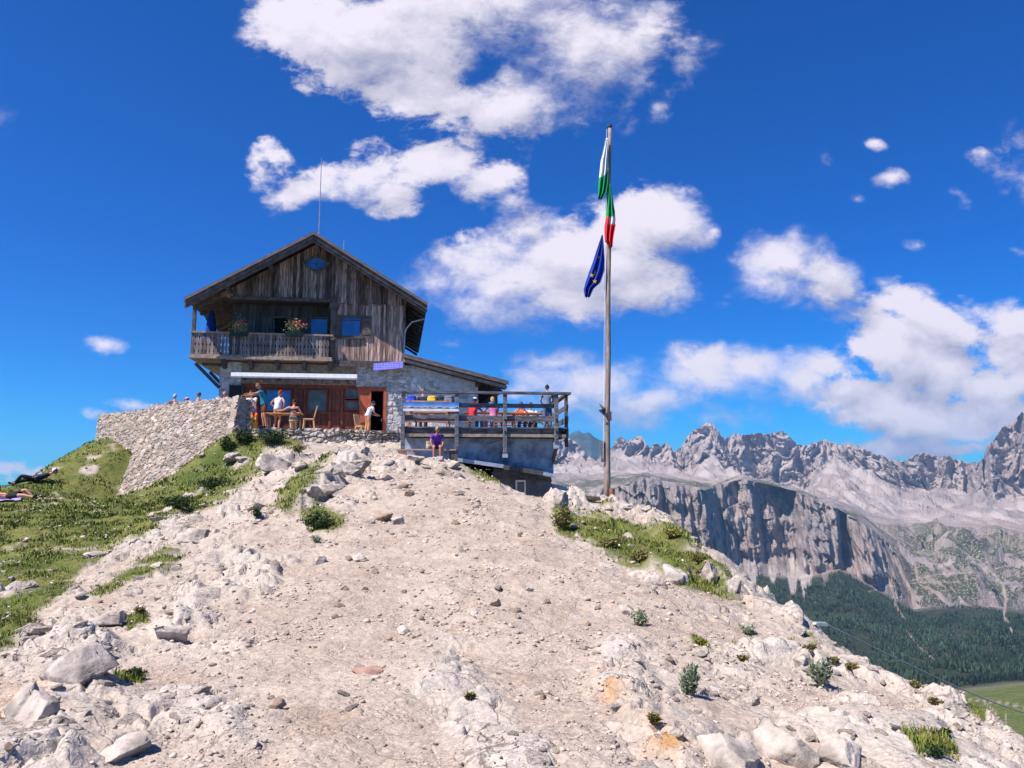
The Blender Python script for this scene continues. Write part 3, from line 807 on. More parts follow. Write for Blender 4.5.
# ------------------------------------------------------------------ masonry: relief with each stone its own colour
def masonry(name, c00, c10, c11, c01, nx, ny, size, mats, parent=None, relief=0.06, tones=((0.40,0.35,0.32),(0.52,0.47,0.45)), dark=(0.17,0.14,0.13), seed=1, aspect=1.5, thick=0.0, jag=0.0, lap=0.0):
    """a stone-faced wall on the quad c00 (bottom left) c10 (bottom right) c11 c01, facing the side from which that runs counter-clockwise"""
    c00, c10, c11, c01 = [np.array(c, float) for c in (c00, c10, c11, c01)]
    a, b = np.meshgrid(np.linspace(0,1,nx), np.linspace(0,1,ny), indexing='ij')
    a_, b_ = a[...,None], b[...,None]
    P = (c00*(1-a_) + c10*a_)*(1-b_) + (c01*(1-a_) + c11*a_)*b_
    W = np.linalg.norm(c10-c00)*(1-b) + np.linalg.norm(c11-c01)*b; H = np.linalg.norm(c01-c00)
    u = (a-0.5)*W; v = b*H
    n = np.cross(c10-c00, c01-c00); n /= np.linalg.norm(n)
    wv = 0.25*gnoise(u/size*0.7, v/size*0.7, seed+5)
    f1, f2, h, ox, oy = worley(u/size/aspect + wv, v/size + wv, seed, 0.85)
    g1, g2, hb, _, _ = worley(u/size/aspect*2.3 + wv, v/size*2.3, seed+9, 0.9)
    big = (h > 0.35)
    e = np.where(big, f2-f1, np.minimum(f2-f1, (g2-g1)*0.5)); hh = np.where(big, h, hb)
    face = sstep(0.02, 0.13, e)
    dsp = relief*(face*(0.55+0.9*((hh*7.3)%1.0)) - 0.5) + relief*0.35*fbm(u/size*2, v/size*2, 3, seed+3)
    dsp = dsp + relief*0.6*fbm(u/2.0, v/2.0, 2, seed+21)
    edge = np.minimum(np.minimum(a, 1-a)*W, (1-b)*H)
    top = sstep(0.0, 0.02, 1-b)
    P = P + n*dsp[...,None]
    if jag: 
        P[...,2] += jag*np.where(b > 0.9, (b-0.9)/0.1, 0)*(((np.floor(u/size/aspect*1.3)*0.618) % 1.0) - 0.5 + 0.5*gnoise(u*2.3, u*0, seed+2))
    t0, t1, dk = [np.array(q) for q in (tones[0], tones[1], dark)]
    r = (hh*13.7) % 1.0
    colr = t0 + (t1-t0)*r[...,None]
    colr = np.where((((hh*91.7) % 1.0) > 0.88)[...,None], colr*1.28, colr)
    warm = ((hh*29.3) % 1.0)[...,None]
    colr = colr*(1 + 0.16*(warm-0.5)*np.array([1.0, 0.1, -0.8]))
    colr = colr*np.where(((hh*47.1) % 1.0) > 0.86, 0.6, 1.0)[...,None]
    colr = dk + (colr-dk)*(0.10+0.90*face)[...,None]
    V = P.reshape(-1,3)
    i, j = np.meshgrid(np.arange(nx-1), np.arange(ny-1), indexing='ij')
    F = np.stack([i*ny+j, (i+1)*ny+j, (i+1)*ny+j+1, i*ny+j+1], -1).reshape(-1,4)
    C = colr.reshape(-1,3)
    if thick:      # closed back so that it is a real wall
        o = len(V)
        ring = np.concatenate([np.arange(nx)*ny, (nx-1)*ny + np.arange(1,ny), (np.arange(nx-2,-1,-1))*ny + ny-1, np.arange(ny-2,0,-1)])
        RP = V[ring]
        back = RP - n*thick
        V = np.vstack([V, RP, back]); C = np.vstack([C, C[ring], C[ring]*0.9])
        m = len(ring); k = np.arange(m); k2 = (k+1) % m
        F = np.vstack([F, np.stack([o+k2, o+k, o+m+k, o+m+k2], -1)])
    me = np_mesh(name, V, F, {'tone': C})
    if parent is not None: pass
    ob = link_mesh(name, me, mats, parent)
    return ob

M_STONE = attr_mat('dry_stone', nscale=9, var=0.28, bump=0.6, bscale=30, bdist=0.03)
M_RUBBLE = attr_mat('limewashed_rubble', nscale=7, var=0.22, bump=0.6, bscale=28, bdist=0.025)

# ------------------------------------------------------------------ the hut
HF = Frame(at(314, 430, 38), R(8.5))
TERR_Z = 2.28
def build_hut():
    U, Zz, UZ = HF.u, HF.z, HF.uz
    root = empty('mountain_hut', HF.o, HF.a, 'old timber mountain hut with stone ground floor and wooden balcony on the ridge top', 'hut')
    zf = 2.28                                     # ground floor level
    z_up = Zz(364, 360)                           # underside of the upper floor
    uL, uR, uB = U(218.5, .35), U(404), U(331)    # ground-floor left, right corner, balcony end
    uLL = U(228, 1.3)
    # ---- roof: front verge at d = -1.1
    dv, db = -1.15, 13.5
    uc, zc = UZ(314, 233, dv); ul, zl = UZ(184.5, 299, dv); ur, zrr = UZ(427, 304, dv)
    roof_t = 0.16
    def slope(u):
        return zc - (uc-u)*(zc-zl)/(uc-ul) if u < uc else zc - (u-uc)*(zc-zrr)/(ur-uc)
    r = MB()
    for (e, ze) in ((ul, zl), (ur, zrr)):
        s = 1 if e > uc else -1
        r.plate([(uc, dv, zc), (e, dv, ze), (e, db, ze), (uc, db, zc)] if s < 0 else [(uc, dv, zc), (uc, db, zc), (e, db, ze), (e, dv, ze)], roof_t*0.5)
        # overlapping courses of sheeting, seen at the verge as lines
        for k in range(3):
            off = 0.05*k
            r.bar((uc, dv-0.03-0.012*k, zc+0.03-off*0.9), (e + s*0.02, dv-0.03-0.012*k, ze+0.03-off*0.9), 0.05, 0.045, up=(0,0,1))
    roof = r.build('roof', M['roofing'], root)
    f = MB()
    for (e, ze) in ((ul, zl), (ur, zrr)):
        f.bar((uc, dv+0.02, zc-0.19), (e, dv+0.02, ze-0.19), 0.05, 0.16)
    f.build('bargeboard', M['wood_beam'], roof)
    f = MB()
    for (e, ze) in ((ul, zl), (ur, zrr)):
        f.bar((uc, dv+0.10, zc-0.36), (e, dv+0.10, ze-0.36), 0.08, 0.14)
    for (e, ze) in ((ul, zl), (ur, zrr)):          # rafters under the overhanging slopes
        n = 13
        for k in range(n):
            d = dv + 0.4 + (db-dv-0.6)*k/(n-1)
            f.bar((uc, d, zc-0.20), (e*0.985+uc*0.015, d, ze*0.985+zc*0.015-0.20), 0.10, 0.14)
    f.build('rafter', M['wood_beam'], roof)
    f = MB()
    for px in (226, 268, 314, 360, 403):           # purlins that carry the verge
        u = U(px); f.bar((u, dv+0.18, slope(u)-0.42), (u, db-0.3, slope(u)-0.42), 0.16, 0.20)
    f.build('purlin', M['wood_dark'], roof)
    a = MB(); u, zt = UZ(321.5, 158, 2.5); a.tube([(u, 2.5, slope(u)-0.1), (u, 2.5, zt)], [0.035, 0.018], 6); a.build('antenna', M['steel'], roof)
    a = MB(); u, zt = UZ(344, 240, 1.0); a.tube([(u, 1.0, slope(u)-0.1), (u, 1.0, zt)], 0.02, 6); a.build('lightning_rod', M['steel'], roof)
    # ---- upper storey cladding
    ztop = lambda u: slope(u) - 0.22
    zbeam = Zz(299, 280)
    rng = random.Random(3)
    def boards(u0, u1, zb, zt, d, w, mb, jz=0.0, holes=()):
        u = u0
        while u < u1 - 0.02:
            ww = w*rng.uniform(0.75, 1.3); ue = min(u+ww, u1)
            um = (u+ue)/2; dd = d + rng.uniform(-0.012, 0.012)
            segs = [(zb + rng.uniform(-jz, jz), None)]
            cuts = [(h[2], h[3]) for h in holes if h[0] < um < h[1]]
            lo = zb + rng.uniform(-jz, jz)
            spans = []
            for c0, c1 in sorted(cuts): spans.append((lo, c0)); lo = c1
            spans.append((lo, None))
            for s0, s1 in spans:
                a, b = (zt(u), zt(ue-0.012)) if s1 is None else (s1, s1)
                if s1 is None and max(a, b) < s0 + 0.02: continue
                x0, x1 = u+0.006, ue-0.006
                mb.add([(x0,dd-0.014,s0),(x1,dd-0.014,s0),(x1,dd+0.014,s0),(x0,dd+0.014,s0),(x0,dd-0.014,a),(x1,dd-0.014,b),(x1,dd+0.014,b),(x0,dd+0.014,a)],
                       [(0,3,2,1),(4,5,6,7),(0,1,5,4),(1,2,6,5),(2,3,7,6),(3,0,4,7)])
            u = ue
    gable_l = U(219)
    dia = UZ(316, 264); dw, dh = U(330)-U(302), Zz(256, 316)-Zz(272, 316)
    wx0, wz1 = UZ(341, 316); wx1, wz0 = UZ(361, 337)
    g = MB()
    boards(U(216), uB, zbeam, ztop, 0.0, 0.135, g, 0.05)
    g.build('gable_cladding', M['wood_old'], root)
    g = MB()
    z_r = Zz(305, 380)
    boards(uB+0.02, uR, z_r, ztop, -0.004, 0.135, g, 0.06)
    g.build('gable_cladding', M['wood_old'], root)
    g = MB()
    boards(uB+0.02, uR, z_up-0.03, lambda u: min(z_r+0.25, ztop(u)-0.02), 0.055, 0.13, g, 0.02, holes=((wx0, wx1, wz0, wz1),))
    g.build('front_cladding', M['wood_sunlit'], root)  # sunlit part of the front, its brightness put into the wood colour
    g = MB(); g.box(uB+0.03, uR-0.03, 0.09, 0.13, z_up, wz0); g.box(uB+0.03, wx0, 0.09, 0.13, wz0, wz1); g.box(wx1, uR-0.03, 0.09, 0.13, wz0, wz1); g.box(uB+0.03, uR-0.03, 0.09, 0.13, wz1, z_r+0.2)
    g.box(wx0-0.1, wx1+0.1, 0.5, 0.54, wz0-0.1, wz1+0.1)
    g.build('inner_boarding', M['wood_dark'], root)
    # core of the building behind the cladding
    g = MB()
    g.prism([(uLL, z_up), (uR-0.02, z_up), (uR-0.02, min(ztop(uR), z_r+1.0)), (uc, zc-0.42), (uLL, ztop(uLL)-0.1)], 1.42, db-1.2)
    g.build('upper_storey', M['wood_dark'], root)
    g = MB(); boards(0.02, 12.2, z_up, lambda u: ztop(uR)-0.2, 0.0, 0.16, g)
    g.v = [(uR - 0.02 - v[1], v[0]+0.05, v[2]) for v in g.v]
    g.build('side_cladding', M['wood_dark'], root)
    # loggia: back wall of boards, floor, ceiling, cheek
    lz = Zz(358, 260)                              # balcony floor
    dz0 = lz
    dx0, dz1 = UZ(275, 318, 1.3); dx1 = U(286, 1.3)
    ex0, ez1 = UZ(311, 318.5, 1.3); ex1 = U(325, 1.3); ez0 = lz + 0.02
    g = MB()
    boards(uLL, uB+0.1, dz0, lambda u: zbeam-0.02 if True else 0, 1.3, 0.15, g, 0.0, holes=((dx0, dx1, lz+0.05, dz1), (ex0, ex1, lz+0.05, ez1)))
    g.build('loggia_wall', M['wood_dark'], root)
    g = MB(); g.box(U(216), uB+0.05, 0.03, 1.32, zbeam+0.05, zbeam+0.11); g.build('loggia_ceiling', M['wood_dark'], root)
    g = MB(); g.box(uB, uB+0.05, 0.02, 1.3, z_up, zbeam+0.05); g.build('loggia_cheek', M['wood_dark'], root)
    g = MB(); g.box(U(226), uB+0.05, -0.10, 0.06, zbeam-0.09, zbeam+0.07)
    for k in range(28):
        u = U(229) + (uB-U(229))*k/27
        g.box(u-0.06, u+0.06, -0.13, -0.10, zbeam-0.03, zbeam+0.05)
    g.build('beam', M['wood_beam'], root)
    g = MB(); g.box(uB-0.13, uB+0.10, -0.12, 0.10, z_up-0.05, Zz(303, 331)); g.box(uB-0.2, uB+0.2, -0.14, 0.12, Zz(310,331), Zz(303,331)); g.build('corner_post', M['wood_beam'], root)
    # doorway of the loggia: a near-black sheet paints its unlit opening
    w = MB(); w.box(dx0, dx1, 1.34, 1.36, lz, dz1); w.build('balcony_doorway_dark', M['painted_dark'], root)
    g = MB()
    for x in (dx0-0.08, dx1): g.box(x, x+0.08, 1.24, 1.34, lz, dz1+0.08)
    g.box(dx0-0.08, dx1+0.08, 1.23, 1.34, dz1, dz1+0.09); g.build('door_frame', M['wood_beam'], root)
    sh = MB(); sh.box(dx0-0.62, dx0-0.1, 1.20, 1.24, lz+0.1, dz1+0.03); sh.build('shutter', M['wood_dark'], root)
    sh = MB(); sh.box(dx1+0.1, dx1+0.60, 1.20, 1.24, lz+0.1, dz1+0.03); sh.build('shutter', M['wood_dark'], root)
    win = MB()
    for x in (ex0-0.07, ex1): win.box(x, x+0.07, 1.22, 1.34, lz, ez1+0.07)
    win.box(ex0-0.07, ex1+0.07, 1.21, 1.34, ez1, ez1+0.08); wf = win.build('balcony_window', M['wood_beam'], root)
    p = MB(); p.box(ex0, ex1, 1.31, 1.33, lz, ez1); p.build('pane', M['glass_sky_painted'], wf)
    # front window with open shutters
    win = MB()
    for x in (wx0-0.05, wx1-0.06): win.box(x, x+0.11, 0.0, 0.12, wz0-0.04, wz1+0.04)
    for z in (wz0-0.06, wz1-0.08): win.box(wx0-0.05, wx1+0.055, -0.006, 0.12, z, z+0.12)
    win.box(wx0-0.1, wx1+0.1, -0.06, 0.05, wz0-0.12, wz0-0.06)
    wf = win.build('window', M['wood_dark'], root)
    p = MB(); p.box(wx0+0.04, wx1-0.04, 0.05, 0.065, wz0+0.02, wz1-0.04); p.build('pane', M['glass_sky_painted'], wf)
    p = MB(); p.box(wx0+0.04, wx1-0.04, 0.035, 0.075, wz1-0.22, wz1-0.17); p.build('sash', M['redwood'], wf)
    for x0, x1 in ((wx0-0.42, wx0-0.05), (wx1+0.05, wx1+0.50)):
        s = MB(); s.box(x0, x1, -0.03, 0.02, wz0-0.05, wz1+0.05); s.box(x0+0.03, x1-0.03, -0.045, -0.03, wz0+0.1, wz0+0.18); s.box(x0+0.03, x1-0.03, -0.045, -0.03, wz1-0.2, wz1-0.12); s.build('shutter', M['wood_beam'], root)
    # lozenge window in the gable
    q = MB(); cx, cz = dia
    for k in range(4):
        c = [(cx-dw/2, cz), (cx, cz-dh/2), (cx+dw/2, cz), (cx, cz+dh/2)]
        a, b = c[k], c[(k+1) % 4]
        q.bar((a[0], -0.04, a[1]), (b[0], -0.04, b[1]), 0.10, 0.11, up=(0,1,0))
    wf = q.build('lozenge_window', M['wood_beam'], root)
    p = MB(); p.prism([(cx-dw*.46, cz), (cx, cz-dh*.46), (cx+dw*.46, cz), (cx, cz+dh*.46)], -0.035, -0.02); p.build('pane', M['glass_sky_painted'], wf)
    p = MB(); p.bar((cx, -0.05, cz-dh*.45), (cx, -0.05, cz+dh*.45), 0.03, 0.02, up=(0,1,0)); p.bar((cx-dw*.45, -0.055, cz), (cx+dw*.45, -0.055, cz), 0.03, 0.02, up=(0,1,0)); p.build('muntin', M['wood_beam'], wf)
    # ---- balcony: wraps round the left corner
    bl = U(188.5, -0.25); br = uB - 0.05; rt = Zz(333.5, 260, -0.25); rb = Zz(357, 260, -0.25)
    bal = MB(); bal.box(bl-0.05, br+0.1, -0.32, 1.28, lz-0.13, lz-0.03); bal.box(bl-0.05, uLL+0.3, 1.28, 7.5, lz-0.13, lz-0.03)
    bal.box(bl-0.08, br+0.05, -0.36, -0.32, lz-0.12, lz+0.0)
    balcony = bal.build('balcony', M['wood_pale'], root)
    g = MB()
    def baluster(x, y, along):
        w = 0.17; z0, z1 = rb, rt-0.04; h = z1-z0
        pr = [(0.0,.46),(0.14,.46),(0.2,.33),(0.27,.46),(0.42,.46),(0.5,.28),(0.58,.46),(0.72,.46),(0.79,.30),(0.86,.46),(1.0,.46)]
        L = [(-w*b, z0+h*a) for a, b in pr]; Rr = [(w*b, z0+h*a) for a, b in pr]
        vs = []; fs = []
        for y_ in (-0.012, 0.012):
            for (xl, z), (xr, _) in zip(L, Rr): vs += [(xl, y_, z), (xr, y_, z)]
        n = len(pr)*2
        for k in range(len(pr)-1):
            b = 2*k
            fs += [(b, b+1, b+3, b+2), (n+b+2, n+b+3, n+b+1, n+b), (b+2, n+b+2, n+b, b), (b+1, n+b+1, n+b+3, b+3)]
        fs += [(0, n, n+1, 1), (n-2, n-1, 2*n-1, 2*n-2)]
        g.add([(x+vx, y+vy, vz) if along else (x+vy, y+vx, vz) for vx, vy, vz in vs], fs)
    nb = int((br-bl)/0.172)
    for k in range(nb): baluster(bl + 0.09 + (br-bl-0.1)*k/nb, -0.25, True)
    for k in range(1, 40): baluster(bl, -0.25 + 0.172*k, False)
    g.build('baluster', M['wood_rail'], balcony)
    g = MB(); g.box(bl-0.06, br+0.08, -0.32, -0.18, rt-0.05, rt+0.03); g.box(bl-0.06, bl+0.08, -0.18, 7.0, rt-0.05, rt+0.03)
    g.box(bl-0.02, br+0.05, -0.29, -0.21, rb-0.02, rb+0.06); g.build('handrail', M['wood_pale'], balcony)
    px_, pz = UZ(194.5, 310, -0.2)
    g = MB(); g.box(px_-0.08, px_+0.08, -0.22, -0.08, lz-0.1, pz+0.25); g.build('post', M['wood_beam'], balcony)
    g = MB(); g.box(bl-0.02, bl+0.14, 5.0, 5.14, lz-0.1, slope(bl)-0.3); g.build('post', M['wood_beam'], balcony)
    for px in (222, 249, 276, 303, 329):           # joist ends and corbels
        u = U(px, -0.1); c = MB(); c.box(u-0.09, u+0.09, -0.30, 0.6, lz-0.33, lz-0.14); c.box(u-0.08, u+0.08, -0.05, 0.5, lz-0.52, lz-0.33)
        c.build('bracket', M['wood_dark'], balcony)
    c = MB(); s0 = UZ(195, 363, 0.0); s1 = UZ(218, 387, 0.0); c.bar((s0[0], 0.1, s0[1]), (s1[0], 0.3, s1[1]), 0.12, 0.16); c.bar((s0[0]+0.3, 0.1, s0[1]-0.02), (s1[0]+0.1, 0.3, s0[1]-0.02), 0.12, 0.14)
    c.build('strut', M['wood_dark'], balcony); c = MB(); c.bar((s0[0], 3.1, s0[1]), (s1[0], 3.1, s1[1]), 0.12, 0.16); c.build('strut', M['wood_dark'], balcony)
    # ---- ground floor
    zt = z_up + 0.02
    x_g0, x_g1 = U(240, .35), U(357, .35)          # timber front
    x_d0, x_d1 = U(371, .35), U(383.5, .35)        # doorway
    z_h = Zz(384, 300, .35)
    z_dt = Zz(390.5, 378, .35)
    tn = ((0.52,0.485,0.46),(0.62,0.585,0.56))
    def msn(name, x0, x1, z0, z1, seed, d=.35, size=.2):
        return masonry(name, (x0,d,z0), (x1,d,z0), (x1,d,z1), (x0,d,z1), max(8,int((x1-x0)*34)), max(8,int((z1-z0)*34)), size, M_RUBBLE, root, relief=0.034, tones=tn, dark=(0.44,0.41,0.39), seed=seed, thick=0.45)
    msn('stone_pier', uL, x_g0, zf-0.6, zt, 3)
    x_e = U(478, .35)
    msn('stone_wall', U(386.5,.35), uR+0.35, zf-0.4, zt, 4)
    # wall of the side wing: plastered rubble under a lean-to roof
    zr0 = Zz(356, 405, -.45); xr1, zr1 = UZ(508, 383, -.45); xr0 = U(404, -.45)
    sl = lambda u: zr0 + (zr1-zr0)*(u-xr0)/(xr1-xr0)
    msn('stone_wall', x_d0-0.75, U(386.5,.35), z_dt+0.16, zt, 5, d=.352)
    o = masonry('wing_wall', (uR+0.35,.35,zf-0.4), (x_e,.35,zf-0.4), (x_e,.35,sl(x_e)-0.2), (uR+0.35,.35,sl(uR+.35)-0.2), 130, 100, .22, M_RUBBLE, root, relief=0.010, tones=((0.57,0.55,0.56),(0.60,0.58,0.59)), dark=(0.56,0.54,0.55), seed=7, thick=0.4)
    g = MB(); g.prism([(uR, zf-0.5), (x_e-0.02, zf-0.5), (x_e-0.02, sl(x_e)-0.25), (uR, sl(uR)-0.25)], .80, 9.5); g.build('wing', M['plaster'], root)
    g = MB(); g.plate([(xr0-0.1,-.45,sl(xr0-0.1)), (xr0-0.1,10,sl(xr0-0.1)), (xr1,10,zr1), (xr1,-.45,zr1)], 0.12)
    for k in range(3): g.bar((xr0-0.1,-.48-0.012*k,sl(xr0-.1)+0.03-0.05*k), (xr1+0.03,-.48-0.012*k,zr1+0.03-0.05*k), 0.05, 0.045)
    wr = g.build('wing_roof', M['roofing'], root)
    g = MB(); g.bar((xr0-0.05,-.40,sl(xr0-.05)-0.22), (xr1-0.05,-.40,zr1-0.22), 0.05, 0.15); g.build('bargeboard', M['wood_pale'], wr)
    g = MB()
    for q in range(8): g.bar((xr0+0.1, 0.1+q*1.2, sl(xr0+.1)-0.22), (xr1-0.05, 0.1+q*1.2, zr1-0.22), 0.1, 0.14)
    for u in (x_e-0.05, xr1-0.5): g.box(u-0.1, u+0.1, -.3, 9.5, sl(u)-0.48, sl(u)-0.26)
    g.build('rafter', M['wood_dark'], wr)
    g = MB(); up_ = xr1-0.55; g.box(up_-0.08, up_+0.08, -.05, .11, zf-0.3, sl(up_)-0.45); g.build('post', M['wood_dark'], wr)
    # core of the ground floor, its open doorway darkened by near-black paint
    g = MB(); g.box(uL+0.02, x_d0, 0.95, db-1.2, zf-0.5, zt); g.box(x_d1, uR, 0.81, db-1.2, zf-0.5, zt); g.box(x_d0, x_d1, 3.5, db-1.2, zf-0.5, zt); g.box(x_d0, x_d1, 0.81, 3.5, z_dt+0.05, zt)
    g.build('ground_storey', M['painted_dark'], root)
    g = MB(); g.box(uL-0.02, uL+0.02+0.0, 0.8, db-1.2, zf-0.5, zt); g.build('side_wall', M['plaster'], root)
    g = MB(); g.box(uL+0.1, uR, -0.02, 0.30, zt-0.02, z_up+0.16); g.box(uB, uR+0.05, -0.03, 0.05, z_up-0.14, z_up-0.01); g.build('sill_beam', M['wood_dark'], root)
    g = MB(); g.box(x_g0, x_g1, 0.36, 0.62, z_h-0.02, zt-0.04)
    for k in range(9):
        u = x_g0 + 0.4 + (x_g1-x_g0-0.8)*k/8; g.box(u-0.07, u+0.07, 0.14, 0.36, z_h+0.02, z_h+0.16)
    g.build('lintel', M['wood_pale'], root)
    # stained timber front with three windows
    front = MB()
    wins = [(266,290.5,390,411),(308,326.5,390.5,411)]
    wl = [(U(a,.5), U(b,.5), Zz(d,a,.5), Zz(c,a,.5)) for a,b,c,d in wins]
    pa = (U(345.5,.5), U(361.5,.5), Zz(398,350,.5), Zz(389.5,350,.5)); pb = (pa[0], pa[1], Zz(409,350,.5), Zz(401.5,350,.5))
    holes = sorted([(w_[0], w_[1], w_[2], w_[3]) for w_ in wl] + [(pa[0], pa[1], pb[2], pa[3])])
    boards(x_g0, x_d0-0.4, zf-0.3, lambda u: z_h-0.02, 0.53, 0.22, front, 0, holes=holes)
    fr = front.build('timber_front', M['redwood'], root)
    g = MB(); zs = Zz(412.5, 320, .5)
    g.box(x_g0, x_d0-0.45, 0.44, 0.515, zs-0.07, zs+0.02); g.box(x_g0, x_d0-0.45, 0.43, 0.515, z_h-0.2, z_h-0.02)
    for px in (262, 295.5, 305, 330, 342, 364): u = U(px,.5); g.box(u-0.06, u+0.06, 0.45, 0.515, zf, z_h-0.2)
    for px in (318, 334, 350): u = U(px,.5); g.box(u-0.4, u+0.3, 0.475, 0.515, zf+0.2, zf+0.28)
    g.build('rail', M['redwood'], fr)
    for k, w_ in enumerate(wl + [pa, pb]):
        q = MB()
        x0, x1, z0, z1 = w_
        for x in (x0-0.05, x1-0.01): q.box(x, x+0.06, 0.42, 0.54, z0-0.05, z1+0.05)
        for z in (z0-0.052, z1-0.01): q.box(x0-0.052, x1+0.052, 0.415, 0.54, z, z+0.06)
        wf = q.build('window', M['redwood'], root)
        p = MB(); p.box(x0+0.01, x1-0.01, 0.50, 0.515, z0+0.01, z1-0.01); p.build('pane', M['glass_sky_painted' if k == 0 else 'glass_grey'], wf)
        if k >= 1:
            p = MB(); p.box(x0+0.02, x0+(x1-x0)*0.45, 0.54, 0.55, z0+0.01, z1-0.01); p.build('curtain', M['curtain'], wf)
    # red door surround, open leaf
    d = MB(); d.box(x_d1, U(386.5,.35), 0.30, 0.86, zf-0.3, z_dt+0.17); d.box(x_g1, x_d1, 0.302, 0.80, z_dt, z_dt+0.172)
    d.box(x_d0-0.08, x_d0, 0.32, 0.81, zf-0.3, z_dt); dfm = d.build('door_frame', M['red'], root)
    d = MB(); d.prism([(x_d0-0.45, zf), (x_d0-0.08, zf), (x_d0-0.08, z_dt-0.002), (x_d0-0.66, z_dt-0.002), (x_d0-0.60, z_dt-0.5)], 0.36, 0.42); d.build('door_panel', M['red'], root)
    d = MB(); d.box(x_d1-0.06, x_d1-0.02, 0.85, 1.6, zf, z_dt-0.05); dr = d.build('door', M['redwood'], root)
    h = MB(); h.box(x_d1-0.14, x_d1-0.06, 0.9, 0.94, zf+0.95, zf+0.99); h.box(x_d1-0.10, x_d1-0.06, 0.88, 0.96, zf+0.90, zf+1.06); h.build('handle', M['steel'], dr)
    # awning cassette
    a0, a1 = U(230,-.45), U(356.5,-.45); za0, za1 = Zz(377, 232,-.45), Zz(379.5, 354,-.45)
    q = MB()
    q.add([(a0,-.55,za0),(a1,-.55,za1),(a1,-.30,za1),(a0,-.30,za0),(a0,-.52,za0+.22),(a1,-.52,za1+.25),(a1,-.28,za1+.26),(a0,-.28,za0+.23)], [(0,3,2,1),(4,5,6,7),(0,1,5,4),(1,2,6,5),(2,3,7,6),(3,0,4,7)])
    aw = q.build('awning', M['white'], root)
    q = MB(); q.box(a0+0.02, a1-0.02, -.575, -.545, za0-0.03, za0+0.045); q.build('front_bar', M['steel'], aw)
    q = MB()
    for k in range(4):
        u = a0 + 0.5 + (a1-a0-1.0)*k/3; q = MB(); q.box(u-0.06, u+0.06, -.30, 0.36, za0-0.02, za0+0.06); q.build('bracket', M['wood_dark'], aw)
    # solar panel on the front
    s0 = UZ(373.5, 370.3, -.25); s1 = UZ(403, 368, -.25)
    p = MB(); p.add([(s0[0],-.30,s0[1]-.02),(s1[0],-.30,s1[1]),(s1[0],-.16,s1[1]+.36),(s0[0],-.16,s0[1]+.36)]+[(s0[0],-.26,s0[1]-.04),(s1[0],-.26,s1[1]-.02),(s1[0],-.12,s1[1]+.34),(s0[0],-.12,s0[1]+.34)], [(0,1,2,3),(7,6,5,4),(0,4,5,1),(1,5,6,2),(2,6,7,3),(3,7,4,0)])
    sm = bpy.data.materials.new('solar_cells'); sm.use_nodes = True
    t = NT(sm.node_tree); b = sm.node_tree.nodes['Principled BSDF']
    bk = t.node('ShaderNodeTexBrick'); bk.offset = 0; bk.inputs['Color1'].default_value = (0.12,0.12,0.52,1); bk.inputs['Color2'].default_value = (0.16,0.16,0.62,1); bk.inputs['Mortar'].default_value = (0.40,0.38,0.70,1)
    bk.inputs['Scale'].default_value = 6; bk.inputs['Brick Width'].default_value = 0.8; bk.inputs['Row Height'].default_value = 0.7; bk.inputs['Mortar Size'].default_value = 0.03
    tc = t.node('ShaderNodeTexCoord'); sp = t.node('ShaderNodeSeparateXYZ'); t.link(tc.outputs['Object'], sp.inputs[0]); cb = t.node('ShaderNodeCombineXYZ'); t.link(sp.outputs[0], cb.inputs[0]); t.link(sp.outputs[2], cb.inputs[1]); t.link(cb.outputs[0], bk.inputs['Vector'])
    t.link(bk.outputs['Color'], b.inputs['Base Color']); b.inputs['Roughness'].default_value = 0.3
    sp_ = p.build('solar_panel', sm, root)
    for u in (s0[0]+.25, s1[0]-.25): p = MB(); p.bar((u,-.22,s0[1]+.1), (u,.33,s0[1]-.02), .04, .04); p.build('mounting_arm', M['steel'], sp_)
    g = MB(); v0 = UZ(404, 331, -.05); v1 = UZ(412, 322, -.5); v2 = UZ(424, 319, -.9)
    g.tube([(v0[0],.1,Zz(366,404)), (v0[0]+.05,.0,v0[1]-.1), (v0[0]+.12,-.15,v0[1]+.12), (v1[0],-.5,v1[1]), (v2[0],-.9,v2[1])], 0.035, 8); g.build('downpipe', M['zinc'], root)
    # things that hang on it
    b = MB(); b0 = UZ(228.5, 398, .25); b1 = UZ(243, 385, .25)
    # (the slate leans on the pier, in front of the wall)
    P0 = HF.world(b0[0], .24, b0[1])
    sl_ = empty('menu_board', P0, HF.a, 'black slate board with wooden rim hung on the stone pier beside the terrace', 'board')
    w_, h_ = b1[0]-b0[0], b1[1]-b0[1]
    b.box(0.03, w_-0.03, 0, 0.02, 0.03, h_-0.03); b.build('slate', M['black'], sl_)
    b = MB(); b.box(0, w_, -0.01, 0.03, 0, 0.03); b.box(0, w_, -0.01, 0.03, h_-.03, h_); b.box(0, .03, -.01, .03, .03, h_-.03); b.box(w_-.03, w_, -.01, .03, .03, h_-.03); b.build('rim', M['wood_beam'], sl_)
    return dict(lz=lz, rt=rt, bl=bl, zf=zf, uR=uR)
HUT = build_hut()
